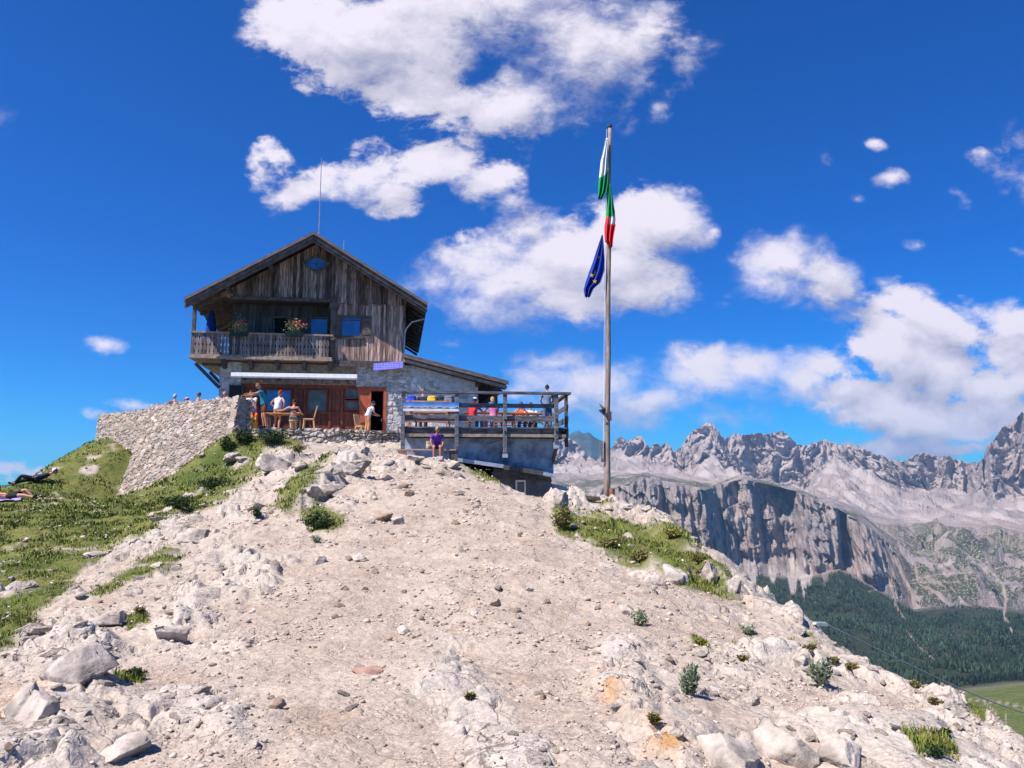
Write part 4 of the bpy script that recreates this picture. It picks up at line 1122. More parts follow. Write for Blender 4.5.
# ------------------------------------------------------------------ terrace and its walls
def V3(v): return (v[0], v[1], v[2])
def build_terrace():
    # bastion wall, battered; corners read as: top right, top left, foot left, foot right
    tr, tl = at(238, 397, 30.0), at(151, 405, 32.6)
    fl, fr = at(113, 503, 31.0), at(231, 440, 28.9)
    fl.z -= 0.5; fr.z -= 0.9
    fl.x -= 0.1
    w = empty('stone_wall', (0.5*(fl.x+fr.x), 0.5*(fl.y+fr.y), fl.z), 0, 'tall battered dry-stone retaining wall bulging down the grass slope left of the terrace', 'wall')
    o = Vector(w.location)
    s = lambda p: tuple(Vector(p) - o)
    masonry('stone_face', s(fl), s(fr), s(tr), s(tl), 420, 300, 0.17, M_STONE, w, relief=0.042, tones=((0.315,0.250,0.208),(0.46,0.385,0.335)), dark=(0.315,0.258,0.220), seed=11, thick=0.55, jag=0.10, aspect=1.35)
    er = tr + Vector((0.22, 1.0, 0.0)); ef = fr + Vector((0.30, 0.9, 0.2))
    masonry('wall_end', s(fr+Vector((-.04,-.04,0))), s(ef), s(er), s(tr+Vector((-.04,-.04,0.02))), 70, 150, 0.26, M_STONE, w, relief=0.09, tones=((0.315,0.250,0.208),(0.46,0.385,0.335)), dark=(0.315,0.258,0.220), seed=12, thick=0.3, jag=0.08)
    # the shaded left flank of the bastion
    masonry('wall_flank', s(tl+Vector((0.3,4.5,0))), s(tl+Vector((0.02,0.02,0))), s(tl+Vector((0.02,0.02,-0.02))), s(tl+Vector((0.3,4.5,0.02))), 8, 4, 0.3, M_STONE, w, relief=0.0, seed=13)
    # lower wall that runs on to the left behind it
    a, b = at(99, 414.5, 37.2), at(156, 408, 34.6)
    fa, fb = at(93, 446, 37.0), at(140, 446, 34.4)
    w2 = empty('stone_wall', (0.5*(fa.x+fb.x), 0.5*(fa.y+fb.y), fa.z), 0, 'lower stretch of stone wall at the far left end, running back behind the grass hump', 'wall')
    o2 = Vector(w2.location); s2 = lambda p: tuple(Vector(p) - o2)
    fa.z -= 0.8; fb.z -= 0.8
    masonry('stone_face', s2(fa), s2(fb), s2(b), s2(a), 190, 110, 0.18, M_STONE, w2, relief=0.042, tones=((0.315,0.250,0.208),(0.46,0.385,0.335)), dark=(0.315,0.258,0.220), seed=14, thick=0.55, jag=0.09)
    # terrace paving: a slab behind the walls up to the hut
    p = [at(243, 431, 31.6), at(300, 431, 31.9), at(362, 431, 32.4), at(398, 433, 33.5), HF.world(HUT['uR']+.6, .3), HF.world(-5.3, .3), HF.world(-5.4, 12), tl + Vector((1.2, 6, 0)), tl + Vector((0.6, 1.6, 0)), tr + Vector((-0.25, 1.0, 0))]
    g = MB(); top = [(q[0], q[1], TERR_Z) for q in p]; n = len(top)
    g.add(top + [(x, y, TERR_Z-3.2) for x, y, _ in top], [tuple(range(n))] + [(k, k+n, (k+1) % n + n, (k+1) % n) for k in range(n)])
    tag(g.build('terrace', mat('terrace_paving', (0.43,0.37,0.34), 0.9, 0.25, 4, bump=0.5)), kind='structure')
    # low dry wall that holds the terrace up
    a, b = at(238, 431, 31.3), at(340, 430.5, 31.8)
    c = at(398, 432, 33.0)
    a.z = b.z = TERR_Z - .02; c.z = TERR_Z - .03
    w3 = empty('terrace_wall', (a.x, a.y, a.z-0.8), 0, 'low dry-stone step wall holding up the terrace edge below the tables', 'wall')
    o3 = Vector(w3.location); s3 = lambda p: tuple(Vector(p) - o3)
    lo = Vector((0, -0.12, -1.2))
    masonry('stone_face', s3(a+lo), s3(b+lo), s3(b+Vector((0,0,.03))), s3(a+Vector((0,0,.03))), 200, 60, 0.30, M_STONE, w3, relief=0.13, tones=((0.37,0.305,0.262),(0.48,0.41,0.36)), dark=(0.25,0.205,0.18), seed=15, thick=0.4, jag=0.05, aspect=2.4)
    masonry('stone_face', s3(b+lo*0.8+Vector((0,.02,0))), s3(c+lo*0.6), s3(c+Vector((0,0,-.02))), s3(b+Vector((0,.02,.01))), 150, 50, 0.26, M_STONE, w3, relief=0.12, tones=((0.37,0.305,0.262),(0.48,0.41,0.36)), dark=(0.25,0.205,0.18), seed=16, thick=0.4, jag=0.05, aspect=2.0)
build_terrace()

# ------------------------------------------------------------------ wooden sun deck on its concrete base
DF = Frame(at(402, 437, 28), R(5))
def build_deck():
    U, Zz, UZ = DF.u, DF.z, DF.uz
    root = empty('sun_deck', DF.o, DF.a, 'raised wooden sun deck with grey plank railings on a blue-grey concrete base', 'deck')
    x0, x1, x2 = U(402.5), U(557), U(566, .45)
    zr_t = Zz(393, 480); zfl = Zz(427, 480); zrim = Zz(437, 480)
    depth = 8.0
    g = MB()
    n = 26
    for k in range(n):                              # floor planks run across
        d = -0.05 + (depth+.05)*k/n
        g.box(x0-0.1, x2-0.05, d, d+(depth/n)-0.012, zfl-0.05, zfl)
    g.build('floor', M['wood_grey'], root)
    g = MB()
    for k in range(9): u = x0+0.3+(x2-x0-0.6)*k/8; g.box(u-.06, u+.06, 0.03, depth, zfl-0.24, zfl-0.055)
    g.box(x0, x2-.1, 0.35, .47, zrim+0.005, zfl-.25); g.build('joist', M['wood_dark'], root)
    posts = [403.5, 457, 505, 556]
    for k, px in enumerate(posts):
        u = U(px); zb = Zz((449, 449, 456, 447)[k], px); g = MB()
        g.box(u-0.07, u+0.07, -0.12, 0.04, zb, zr_t-0.02)
        po = g.build('post', M['wood_grey'], root, bevel=0.01)
        if k >= 2:
            h = MB(); h.box(u-0.09, u+0.09, -0.15, 0.06, zb-0.06, zb+0.06); h.build('post_shoe', M['zinc'], po)
            for zz in (Zz(420, px), Zz(432, px)): h = MB(); h.box(u-0.035, u+0.035, -0.15, -0.12, zz-0.035, zz+0.035); h.build('bolt', M['rubber'], po)
    u = U(566, .45); g = MB(); g.box(u-0.06, u+0.06, .38, .52, Zz(447, 566, .45), zr_t-0.02); g.build('post', M['wood_grey'], root)
    for d in (3.0, 5.5): 
        g = MB(); g.box(x2-0.06, x2+0.06, d, d+.13, zfl-.3, zr_t-.02); g.build('post', M['wood_grey'], root)
    # rails
    for pa, pb, ya, yb, t in ((402.5, 458, 415.3, 421, .05), (402.5, 458, 427.5, 436, .05), (457, 556, 403.2, 407.5, .05), (457, 556, 415.4, 421, .05), (457, 556, 427.3, 435.5, .05)):
        u0, u1 = U(pa), U(pb); g = MB()
        g.box(u0, u1-.02, .04, .04+t, Zz(yb, 480), Zz(ya, 480)); g.build('rail', M['wood_grey'], root)
    g = MB(); g.box(x0+.0, U(457), .04, .09, Zz(408.5, 480), Zz(403.4, 480)); g.build('rail', M['wood_grey'], root)
    g = MB(); g.box(x0-.12, x2+.1, -0.16, 0.12, zr_t-0.03, zr_t+0.05); g.box(x2-.1, x2+.08, .12, depth-.2, zr_t-0.03, zr_t+0.05); g.build('handrail', M['wood_grey'], root)
    for ya, yb in ((403.2, 407.5), (415.4, 421), (427.3, 435.5)):
        g = MB(); g.box(x2-.02, x2+.03, 0.1, depth-.3, Zz(yb, 480), Zz(ya, 480)); g.build('rail', M['wood_grey'], root)
    g = MB(); g.box(x0-.05, x2-.08, -.04, .035, zrim, zrim+.11); g.build('fascia', M['wood_pale'], root)
    # concrete base, set back under the overhang
    cz = zrim - 0.004
    c1 = U(553, .75)
    zb_l = Zz(459, 455, .75); zb_r = Zz(474, 553, .75)
    ul_ = U(456.5, .75)
    g = MB(); g.prism([(x0+.05, zb_l-0.9), (ul_, zb_l-.9), (ul_, zb_l), (c1, zb_r), (c1, cz), (x0+.05, cz)], .75, depth-.3)
    g.build('base_wall', M['concrete'], root)
    # sloping flashing and little roof over the cellar
    g = MB(); um = U(503, .5)
    f = lambda u: zb_l + (zb_r-zb_l)*(u-ul_)/(c1-ul_)
    g.bar((ul_-.1, .5, f(ul_)-.02), (um, .5, f(um)-.02), .62, .13); g.build('flashing', M['zinc'], root)
    g = MB(); g.bar((um, .5, f(um)-.05), (U(546,.5), .5, f(U(546,.5))-.05), .60, .16); g.bar((um-.4, .62, f(um)-.25), (c1-.1, .62, f(c1)-.25), .2, .10); g.build('cellar_eave', M['wood_dark'], root)
    g = MB(); g.bar((U(542,.5), .48, f(U(542,.5))-.06), (U(554,.5), .48, f(U(554,.5))-.07), .64, .12); g.build('flashing', M['zinc'], root)
    g = MB(); g.prism([(U(494,1.0), zb_l-1.9), (c1-.05, zb_l-1.9), (c1-.05, f(c1)-.12), (U(494,1.0), f(U(494,1.0))-.12)], 1.0, depth-.5)
    g.build('cellar_wall', M['concrete_dark'], root)
    a, b = UZ(515.5, 492.5, .98), UZ(525.5, 480.5, .98)
    g = MB()
    for x in (a[0], b[0]-.05): g.box(x, x+.06, .93, .998, a[1]-.1, b[1])
    for z in (a[1]-.1, b[1]-.05): g.box(a[0], b[0]+.01, .925, .998, z, z+.07)
    wf = g.build('cellar_window', M['white'], root)
    g = MB(); g.box(a[0]+.05, b[0]-.04, .965, .99, a[1]-.1, b[1]-.03); g.build('pane', M['glass_grey'], wf)
    # a lean slab of concrete and paving on the far side
    g = MB(); g.prism([(c1+.02, zb_r-.35), (c1+2.6, zb_r-.95), (c1+2.6, zb_r-2.4), (c1+.02, zb_r-2.4)][::-1], 1.4, 6.0); g.build('buttress', M['concrete'], root)
    # struts at the right-hand corner
    g = MB(); p0 = UZ(566, 455.5, .2); p1 = UZ(554.5, 463.5, .75); g.bar((p0[0], .2, p0[1]), (p1[0], .78, p1[1]), .10, .08); g.build('strut', M['zinc'], root)
    g = MB(); p0 = UZ(557, 446, .0); p1 = UZ(553, 461, .75); g.bar((p0[0], .0, p0[1]), (p1[0], .78, p1[1]), .10, .12); g.build('strut', M['wood_beam'], root)
    g = MB(); q0, q1, q2, q3 = UZ(487.5, 459, .72), UZ(487.5, 444.5, .72), UZ(496, 442, .72), UZ(503, 440, .72)
    g.tube([(q0[0], .70, q0[1]), (q1[0], .70, q1[1]), (q2[0], .68, q2[1]), (q3[0], .66, q3[1])], .025, 6); g.build('conduit', M['steel'], root)
    return dict(x0=x0, x1=x1, x2=x2, zf=zfl, zt=zr_t)
DECK = build_deck()

def build_banner():
    u0, z0 = DF.uz(403, 411, -.14); u1, z1 = DF.uz(459, 402.3, -.14)
    P = DF.world(u0, -.14, z0)
    nx = 160; ny = 24
    a, b = np.meshgrid(np.linspace(0,1,nx), np.linspace(0,1,ny), indexing='ij')
    V = np.stack([a*(u1-u0), 0.012*np.sin(a*25)*0.5 + 0.008*np.sin(b*4), b*(z1-z0)], -1).reshape(-1,3)
    i, j = np.meshgrid(np.arange(nx-1), np.arange(ny-1), indexing='ij')
    F = np.stack([i*ny+j, (i+1)*ny+j, (i+1)*ny+j+1, i*ny+j+1], -1).reshape(-1,4)
    k = len(V); V = np.vstack([V, V + [0, .004, 0]]); F = np.vstack([F, F[:, ::-1] + k])
    x = a.ravel()*14; y = b.ravel()
    ridge = 0.52 + 0.13*fbm(x, x*0+1, 4, 5); hills = 0.40 + 0.09*fbm(x*.7, x*0+4, 3, 8)
    sky = np.stack([0.02+0.25*(1-y)*1.5, 0.16+0.35*(1-y)*1.5, 0.62+0.2*(1-y)], 1)
    snow = np.stack([0.50+0.25*fbm(x*3, y*9, 3, 2)]*3, 1)*[0.8,0.9,1.15]
    C = np.where((y < ridge)[:,None], snow, sky); C = np.where((y < hills)[:,None], np.array([0.03,0.07,0.17])*(1+0.8*fbm(x*2,y*8,3,9))[:,None], C)
    C = np.where((y < 0.30)[:,None], np.array([0.62,0.60,0.66]), C)
    C = np.clip(np.vstack([C, C*0+0.5]), 0.01, 0.9)
    o = link_mesh('panorama_banner', np_mesh('panorama_banner', V, F, {'tone': C}), attr_mat('printed_banner', var=0.04, bump=0.0, rough=0.5))
    o.location = P; o.rotation_euler.z = DF.a
    tag(o, 'long blue and white printed mountain panorama tied to the left end of the deck railing', 'banner')
build_banner()

# ------------------------------------------------------------------ furniture
def deck_at(px, Y):
    D = ray(px, 420); return Vector((D.x*Y, Y, DECK['zf']))
def picnic_table(loc, rz, label, group):
    t = empty('picnic_table', loc, rz, label, 'picnic table', group)
    g = MB()
    for k in range(5): g.box(-0.9, 0.9, -0.37+.15*k, -0.37+.15*k+.135, .71, .75)
    g.build('tabletop', M['pine'], t)
    for s in (-1, 1):
        g = MB()
        for k in range(2): g.box(-0.9, 0.9, s*.72-.13+.14*k, s*.72-.13+.14*k+.125, .42, .46)
        g.build('seat', M['pine'], t)
    for s in (-1, 1):
        for q in (-1, 1):
            g = MB(); g.bar((s*.65, q*.62, 0), (s*.65, q*.18, .70), .05, .12); g.build('leg', M['pine'], t)
        g = MB(); g.box(s*.65-.05, s*.65-.02, -.8, .8, .34, .42); g.build('crossbar', M['pine'], t)
    return t
def backed_bench(loc, rz, label, length=1.8, group='pine benches on the deck'):
    t = empty('bench', loc, rz, label, 'bench', group)
    L = length/2
    g = MB(); [g.box(-L, L, -.22+.15*k, -.22+.15*k+.14, .42, .45) for k in range(3)]; g.build('seat', M['pine'], t)
    g = MB(); [g.box(-L, L, .22, .25, .58+.16*k, .58+.16*k+.14) for k in range(3)]; g.build('backrest', M['pine'], t)
    for s in (-1, 1):
        g = MB(); g.box(s*(L-.15)-.03, s*(L-.15)+.03, -.2, -.13, 0, .42); g.build('leg', M['pine'], t)
        g = MB(); g.box(s*(L-.15)-.03, s*(L-.15)+.03, .25, .31, 0, 1.06); g.build('leg', M['pine'], t)
    return t
DA = DF.a
picnic_table(deck_at(433, 30.6), DA, 'orange pine picnic table piled with bags behind the panorama banner', 'pine picnic tables on the deck')
picnic_table(deck_at(486, 30.7), DA, 'orange pine picnic table in the middle of the deck beside the person in red', 'pine picnic tables on the deck')
picnic_table(deck_at(530, 31.0), DA, 'orange pine picnic table at the right of the deck near the standing man', 'pine picnic tables on the deck')
backed_bench(deck_at(428, 29.2), DA + math.pi, 'orange bench with high slatted back just behind the panorama banner', 1.7)
backed_bench(deck_at(509, 33.2), DA, 'orange slatted bench against the rear of the deck between pink and orange shirts', 2.4)

def chair(loc, rz, label):
    t = empty('chair', loc, rz, label, 'chair', 'wooden chairs on the terrace')
    g = MB(); g.box(-.22, .22, -.22, .22, .43, .47); g.build('seat', M['pine_light'], t, bevel=.01)
    g = MB(); g.bar((0, .22, .5), (0, .34, 1.02), .40, .03, up=(0,1,0)); g.build('backrest', M['pine_light'], t, bevel=.01)
    for x in (-.18, .18):
        g = MB(); g.bar((x*1.1, -.2, 0), (x, -.17, .43), .05, .05); g.build('leg', M['pine_light'], t)
        g = MB(); g.bar((x*1.1, .26, 0), (x, .2, .43), .05, .05); g.build('leg', M['pine_light'], t)
    return t
def terr_at(px, Y): D = ray(px, 425); return Vector((D.x*Y, Y, TERR_Z))
chair(terr_at(308.5, 32.6), R(-78), 'pale wooden chair turned sideways beside the woman in the black top')
chair(terr_at(361.5, 36.6), R(60), 'pale wooden chair standing left of the open doorway')

def cafe_table(loc, rz, w, d, label):
    t = empty('table', loc, rz, label, 'table')
    g = MB(); g.box(-w/2, w/2, -d/2, d/2, .71, .75); g.build('tabletop', M['pine'], t, bevel=.01)
    for x in (-1, 1):
        for y in (-1, 1):
            g = MB(); g.box(x*(w/2-.08)-.035, x*(w/2-.08)+.035, y*(d/2-.08)-.035, y*(d/2-.08)+.035, 0, .71); g.build('leg', M['wood_beam'], t)
    return t
cafe_table(terr_at(285, 33.3), HF.a, 1.5, .8, 'wooden terrace table behind the woman in the black top')
def stone_block(loc, sx, sy, sz, label):
    V, F = rock_mesh(77, 3); V = V*np.array([sx, sy, sz])
    o = link_mesh('stone_block', np_mesh('stone_block', V, F), M['plaster']); o.location = loc
    return tag(o, label, 'stone block')

def backpack(loc, rz, m1, label, s=1.0):
    t = empty('backpack', loc, rz, label, 'backpack')
    def pill(sx, sy, sz, z, y=0, nm='body', mm=None):
        bm = bmesh.new(); bmesh.ops.create_cube(bm, size=1.0)
        bmesh.ops.subdivide_edges(bm, edges=bm.edges, cuts=4, use_grid_fill=True)
        for v in bm.verts:
            n = v.co.normalized()*0.62; v.co = v.co.lerp(n, 0.55)
            v.co += Vector((math.sin(v.co.z*9), math.sin(v.co.x*11), math.sin(v.co.y*8)))*0.02
            v.co = Vector((v.co.x*sx*s, v.co.y*sy*s + y*s, v.co.z*sz*s + z*s))
        me = bpy.data.meshes.new(nm); bm.to_mesh(me); bm.free(); return link_mesh(nm, me, mm, t, True)
    pill(.34, .24, .52, .26, 0, 'body', m1); pill(.26, .14, .24, .18, -.14, 'pocket', m1); pill(.30, .22, .14, .50, 0, 'lid', m1)
    for x in (-.09, .09):
        g = MB(); g.tube([(x*s, .11*s, .46*s), (x*1.2*s, .19*s, .32*s), (x*1.3*s, .12*s, .08*s)], .018*s, 6); g.build('strap', M['rubber'], t)
    return t
fab = lambda n, c: mat(n, c, 0.9, 0.15, 8, bump=0.25, bscale=25)
FB = {k: fab(k, c) for k, c in {
 'teal_cotton': (0.02,0.22,0.34), 'purple_cotton': (0.13,0.035,0.34), 'black_cloth': (0.02,0.02,0.025), 'navy_cloth': (0.025,0.035,0.085), 'white_cotton': (0.70,0.68,0.70), 'red_cotton': (0.62,0.035,0.06), 'pink_cotton': (0.78,0.22,0.42),
 'yellow_cloth': (0.66,0.43,0.03), 'orange_cloth': (0.75,0.16,0.05), 'grey_cloth': (0.15,0.16,0.19), 'denim': (0.10,0.18,0.34), 'royal_blue': (0.02,0.07,0.55), 'brown_cloth': (0.20,0.055,0.035), 'lilac_cloth': (0.33,0.26,0.52), 'green_cloth': (0.10,0.42,0.06), 'tan_cloth': (0.55,0.27,0.12), 'beige_cloth': (0.45,0.36,0.28), 'blue_grey_cotton': (0.17,0.22,0.34), 'light_blue': (0.15,0.36,0.62)}.items()}
tz = DECK['zf'] + 0.75
for px, Y, c, lab in ((411, 30.4, 'royal_blue', 'bright blue rucksack on the picnic table nearest the wing wall'), (432, 30.5, 'yellow_cloth', 'yellow rucksack standing between blue bags on the deck table'), (441, 30.7, 'navy_cloth', 'dark blue rucksack to the right of the yellow one'), (449, 30.4, 'grey_cloth', 'dark grey rucksack slumped at the right end of the bag table')):
    p = deck_at(px, Y); p.z = tz; backpack(p, R(random.uniform(-30,30)), FB[c], lab, 1.12)

# plank bench below the deck
def plank_bench():
    Y = 27.1
    a, b = at(397, 449.3, Y), at(456.5, 449.3, Y)
    t = empty('plank_bench', ((a.x+b.x)/2, Y, gz((a.x+b.x)/2, Y)), R(3), 'weathered plank bench set low on the rocks in front of the deck', 'bench')
    h = a.z - t.location.z; L = (b.x-a.x)/2
    g = MB(); g.box(-L, L, -.20, .20, h-.06, h); g.build('seat', M['plank_bench'], t, bevel=.01)
    for x in (-L*.82, L*.9):
        z0 = gz(t.location.x+x, Y) - t.location.z - .2
        g = MB(); g.box(x-.14, x+.14, -.16, .16, z0, h-.06); g.build('support', M['pine_light' if x < 0 else 'wood_dark'], t)
    return a.z
BENCH_Z = plank_bench()

# ------------------------------------------------------------------ flagpole
def build_flagpole():
    Y = 24.6
    b = at(606.5, 497, Y); tp = at(609.5, 127, Y)
    t = empty('flagpole', (b.x, Y, b.z-0.4), 0, 'tall silver-grey larch flagpole standing on the rocks at the edge of the ridge', 'flagpole')
    o = Vector(t.location)
    H = tp.z - o.z; dx = tp.x - o.x
    g = MB(); g.tube([(dx*k/12 + 0.012*math.sin(k*1.7), 0, H*k/12) for k in range(13)], [0.105 - 0.045*k/12 for k in range(13)], 14); g.build('pole', M['pole'], t, smooth=True)
    g = MB(); g.tube([(dx, 0, H), (dx, 0, H+.06)], .085, 12); g.build('cap', M['wood_dark'], t)
    g = MB(); g.tube([(dx-.10, -.05, H-.1), (dx*.5-.13, -.1, H*.5), (-.10, -.13, 1.6)], .007, 5); g.build('halyard', M['white'], t)
    rel = lambda px, py: at(px, py, Y) - o
    # boards nailed to the pole
    g = MB()
    p = [rel(598.5, 404), rel(605, 409), rel(606, 419), rel(602, 415), rel(597.5, 411), rel(601, 410)]
    g.plate([Vector((q.x, -.14-0.02*k, q.z)) for k, q in enumerate(p)], .03)
    g.build('arrow_board', M['wood_dark'], t)
    g = MB(); p0, p1 = rel(607, 412), rel(611, 421); g.box(p0.x, p1.x, -.17, -.14, p1.z, p0.z); g.build('board', M['wood_dark'], t)
    g = MB(); p0, p1 = rel(601, 441), rel(604, 462); g.box(p0.x, p1.x, -.12, .10, p1.z, p0.z); g.build('board', M['wood_grey'], t)
    return o, Y, t
FO, FY, FT = build_flagpole()

def limp_flag(name, outline, bands, label, axis, stars=None):
    """a hanging flag: pixel outline [(left, right, y)] turned into a folded cloth of real depth on the pole"""
    rows = []; n = 28; m = 44
    ys = [o[2] for o in outline]
    V = []; C = []
    for i in range(m):
        y = ys[0] + (ys[-1]-ys[0])*i/(m-1)
        l = np.interp(y, ys, [o[0] for o in outline]); r = np.interp(y, ys, [o[1] for o in outline])
        for j in range(n):
            s = j/(n-1)
            q = at(l + (r-l)*s, y, FY)
            fold = 0.10*math.sin(s*2*math.pi*2.3 + i*0.07) * (0.4+0.6*i/m) * min(1, (r-l)/6.0)
            V.append((q.x, FY + fold - 0.16*(axis) - 0.02, q.z))
            C.append(bands(s, i/(m-1), l + (r-l)*s, y))
    V = np.array(V); C = np.array(C)
    o = V.mean(0); V = V - o
    i, j = np.meshgrid(np.arange(m-1), np.arange(n-1), indexing='ij')
    F = np.stack([i*n+j, (i+1)*n+j, (i+1)*n+j+1, i*n+j+1], -1).reshape(-1,4)
    root = link_mesh(name, np_mesh(name, V, F, {'tone': C}), FLAG_M, smooth=True)
    sd = root.modifiers.new('cloth', 'SOLIDIFY'); sd.thickness = 0.006
    root.location = o
    tag(root, label, 'flag', 'limp flags on the pole')
    if stars:
        for px, py, s in stars:
            g = MB(); pts = []
            q = at(px, py, FY)
            # nearest cloth point
            d = np.abs(V[:,0]+o[0]-q.x) + np.abs(V[:,2]+o[2]-q.z); yv = V[np.argmin(d),1]
            for k in range(10):
                rr = s*(1 if k % 2 == 0 else 0.42); a = math.pi/2 + k*math.pi/5
                pts.append((q.x-o[0]+rr*math.cos(a), yv-0.012, q.z-o[2]+rr*math.sin(a)))
            g.plate(pts, .004); g.build('star', FB['yellow_cloth'], root)
FLAG_M = attr_mat('flag_cloth', var=0.08, bump=0.1, rough=0.7, nscale=5)
GREEN, WHITE, RED, BLUE = (0.01,0.30,0.09), (0.72,0.72,0.76), (0.72,0.03,0.04), (0.012,0.035,0.30)
def b_top(s, t, px, py):
    edge = 176 + 3.0*math.sin(s*3)
    if py < 153 : return WHITE
    return WHITE if py + (px-602)*0.9 < edge else GREEN
limp_flag('flag', [(605.5,608,140),(603,607.5,152),(600.5,607.5,162),(599.5,607.5,172),(598,607,184),(597.5,605.5,194),(597,601.5,201)], b_top, 'white and green flag hanging limp, topmost on the flagpole', 0.8)
def b_mid(s, t, px, py):
    if py > 219: return RED if (px < 609 or py > 226) else WHITE
    return GREEN if px < 613.5 or py < 214 else WHITE
limp_flag('flag', [(608.5,610,186),(607,612,200),(606,613.5,210),(605,615.5,222),(604,614.5,228),(604,613,236),(604.5,612,243),(609.5,611.5,249)], b_mid, 'green, white and red flag wrapped round the pole, second from the top', 1.0)
limp_flag('flag', [(601.5,602.5,236),(597.5,603.5,248),(593.5,604,260),(589,603.8,272),(585,600,284),(583.5,593,290),(584.5,589.5,298)], lambda s, t, px, py: BLUE if s < .7 else (0.02,0.05,0.36), 'dark blue flag with yellow stars drooping lowest on the flagpole', 0.6,
          stars=[(598.5,258,.09),(595,274,.09),(594,283,.08),(591,277,.08)])
# stump beside it
def stump():
    b = at(611.5, 500, 24.5); g = MB()
    g.tube([(0,0,-.3),(0.01,0,.15),(0.02,0,.36)], [.11,.095,.085], 9)
    o = g.build('post_stump', mat('rusty_brown_wood', (0.25,0.11,0.06), .85, .3, 9), smooth=False); o.location = b
    tag(o, 'short reddish-brown post stump right beside the foot of the flagpole', 'stump')
stump()

# blue folded parasol and flower boxes on the balcony
def parasol():
    u = HF.u(207.5, 1.8); P = HF.world(u, 1.8, HUT['lz']-.03+.0)
    t = empty('parasol', P, 0, 'closed royal blue parasol standing at the left end of the balcony', 'parasol')
    g = MB(); g.tube([(0,0,0),(0,0,2.8)], .025, 8); g.build('pole', M['wood_beam'], t)
    n = 20; V = []; rows = [(0.62,.16),(0.8,.25),(1.2,.245),(1.7,.22),(2.2,.17),(2.6,.09),(2.75,.03)]
    for z, r in rows:
        for k in range(n): a = 2*math.pi*k/n; q = r*(1+.22*(k % 2)); V.append((q*math.cos(a), q*math.sin(a), z))
    F = [(i*n+k, i*n+(k+1) % n, (i+1)*n+(k+1) % n, (i+1)*n+k) for i in range(len(rows)-1) for k in range(n)]
    g = MB(); g.add(V, F); g.build('canopy', FB['royal_blue'] if False else fab('parasol_blue', (0.012,0.05,0.26)), t, smooth=True)
    g = MB(); g.tube([(0,0,0),(0,0,.08)], .24, 14); g.build('base', M['concrete_dark'], t)
parasol()
LEAF = mat('geranium_leaves', (0.32,0.33,0.13), 0.7, 0.3, 9, island=0.4)
PETAL = mat('red_geranium_petals', (0.74,0.13,0.14), 0.7, 0.2, 9, island=0.3)
def flower_box(pxc, pyc, w, label, red):
    u = HF.u(pxc, -.42); P = HF.world(u, -.42, HF.z(pyc, pxc, -.42))
    t = empty('flower_box', P, HF.a, label, 'flower box', 'flower boxes on the balcony')
    g = MB(); g.add([(-w/2,-.1,0),(w/2,-.1,0),(w/2,.1,0),(-w/2,.1,0),(-w/2-.04,-.13,.2),(w/2+.04,-.13,.2),(w/2+.04,.11,.2),(-w/2-.04,.11,.2)], [(0,3,2,1),(4,5,6,7),(0,1,5,4),(1,2,6,5),(2,3,7,6),(3,0,4,7)])
    g.build('box', fab('dark_green_planter', (0.02,0.05,0.04)), t)
    rng = np.random.default_rng(int(pxc)); lm = MB(); fm = MB()
    for k in range(420):
        p = rng.normal(0, 1, 3)*[w*.25, .13, .19] + [0, -.02, .46]
        if p[2] < .12: continue
        a, b = rng.normal(0,1,3), rng.normal(0,1,3); a /= np.linalg.norm(a); b = b - a*(a@b); b /= np.linalg.norm(b); s = rng.uniform(.02,.045)
        lm.add([p-a*s, p-b*s*.7, p+a*s, p+b*s*.7], [(0,1,2,3)])
    lm.build('foliage', LEAF, t)
    for k in range(red):
        c = rng.normal(0, 1, 3)*[w*.30, .12, .17] + [w*.10, -.1, .56]
        for q in range(16):
            p = c + rng.normal(0,1,3)*.03
            a, b = rng.normal(0,1,3), rng.normal(0,1,3); a /= np.linalg.norm(a); b = b - a*(a@b); b /= np.linalg.norm(b); s = rng.uniform(.02,.04)
            fm.add([p-a*s, p-b*s, p+a*s, p+b*s], [(0,1,2,3)])
    fm.build('blossoms', PETAL, t)
flower_box(236, 336, .75, 'flower box with sparse red geraniums over the left part of the balcony rail', 9)
flower_box(292, 336, .80, 'flower box with a taller bush of red geraniums in the middle of the balcony rail', 15)

# anchor beam and steel cable beyond the right edge of the ridge
def cable():
    a, b = at(801, 623.2, 14.0), at(826, 624, 14.0)
    t = empty('anchor_beam', (a.x, 14.0, a.z-1.9), 0, 'grey steel beam jutting out beyond the right-hand edge of the rocks', 'beam')
    o = Vector(t.location); g = MB(); g.bar(a-o, b-o, .16, .05); g.bar(a-o+Vector((0,0,-.05)), b-o+Vector((-.1,0,-.05)), .06, .06); g.build('beam', M['steel'], t)
    g = MB(); g.box(.06,.16,-.05,.05,-3.0,1.86); g.build('post', M['steel'], t)
    pts = []
    e = at(1040, 716, 62)
    for k in range(25):
        s = k/24; p = b.lerp(e, s); p.z -= 1.1*s*(1-s); pts.append(p - b)
    g = MB(); g.tube(pts, [0.011+0.03*k/24 for k in range(25)], 6); c = g.build('cable', M['steel'], smooth=True); c.location = b
    tag(c, 'thin steel cable running down to the right from the grey beam across the forest', 'cable')
cable()
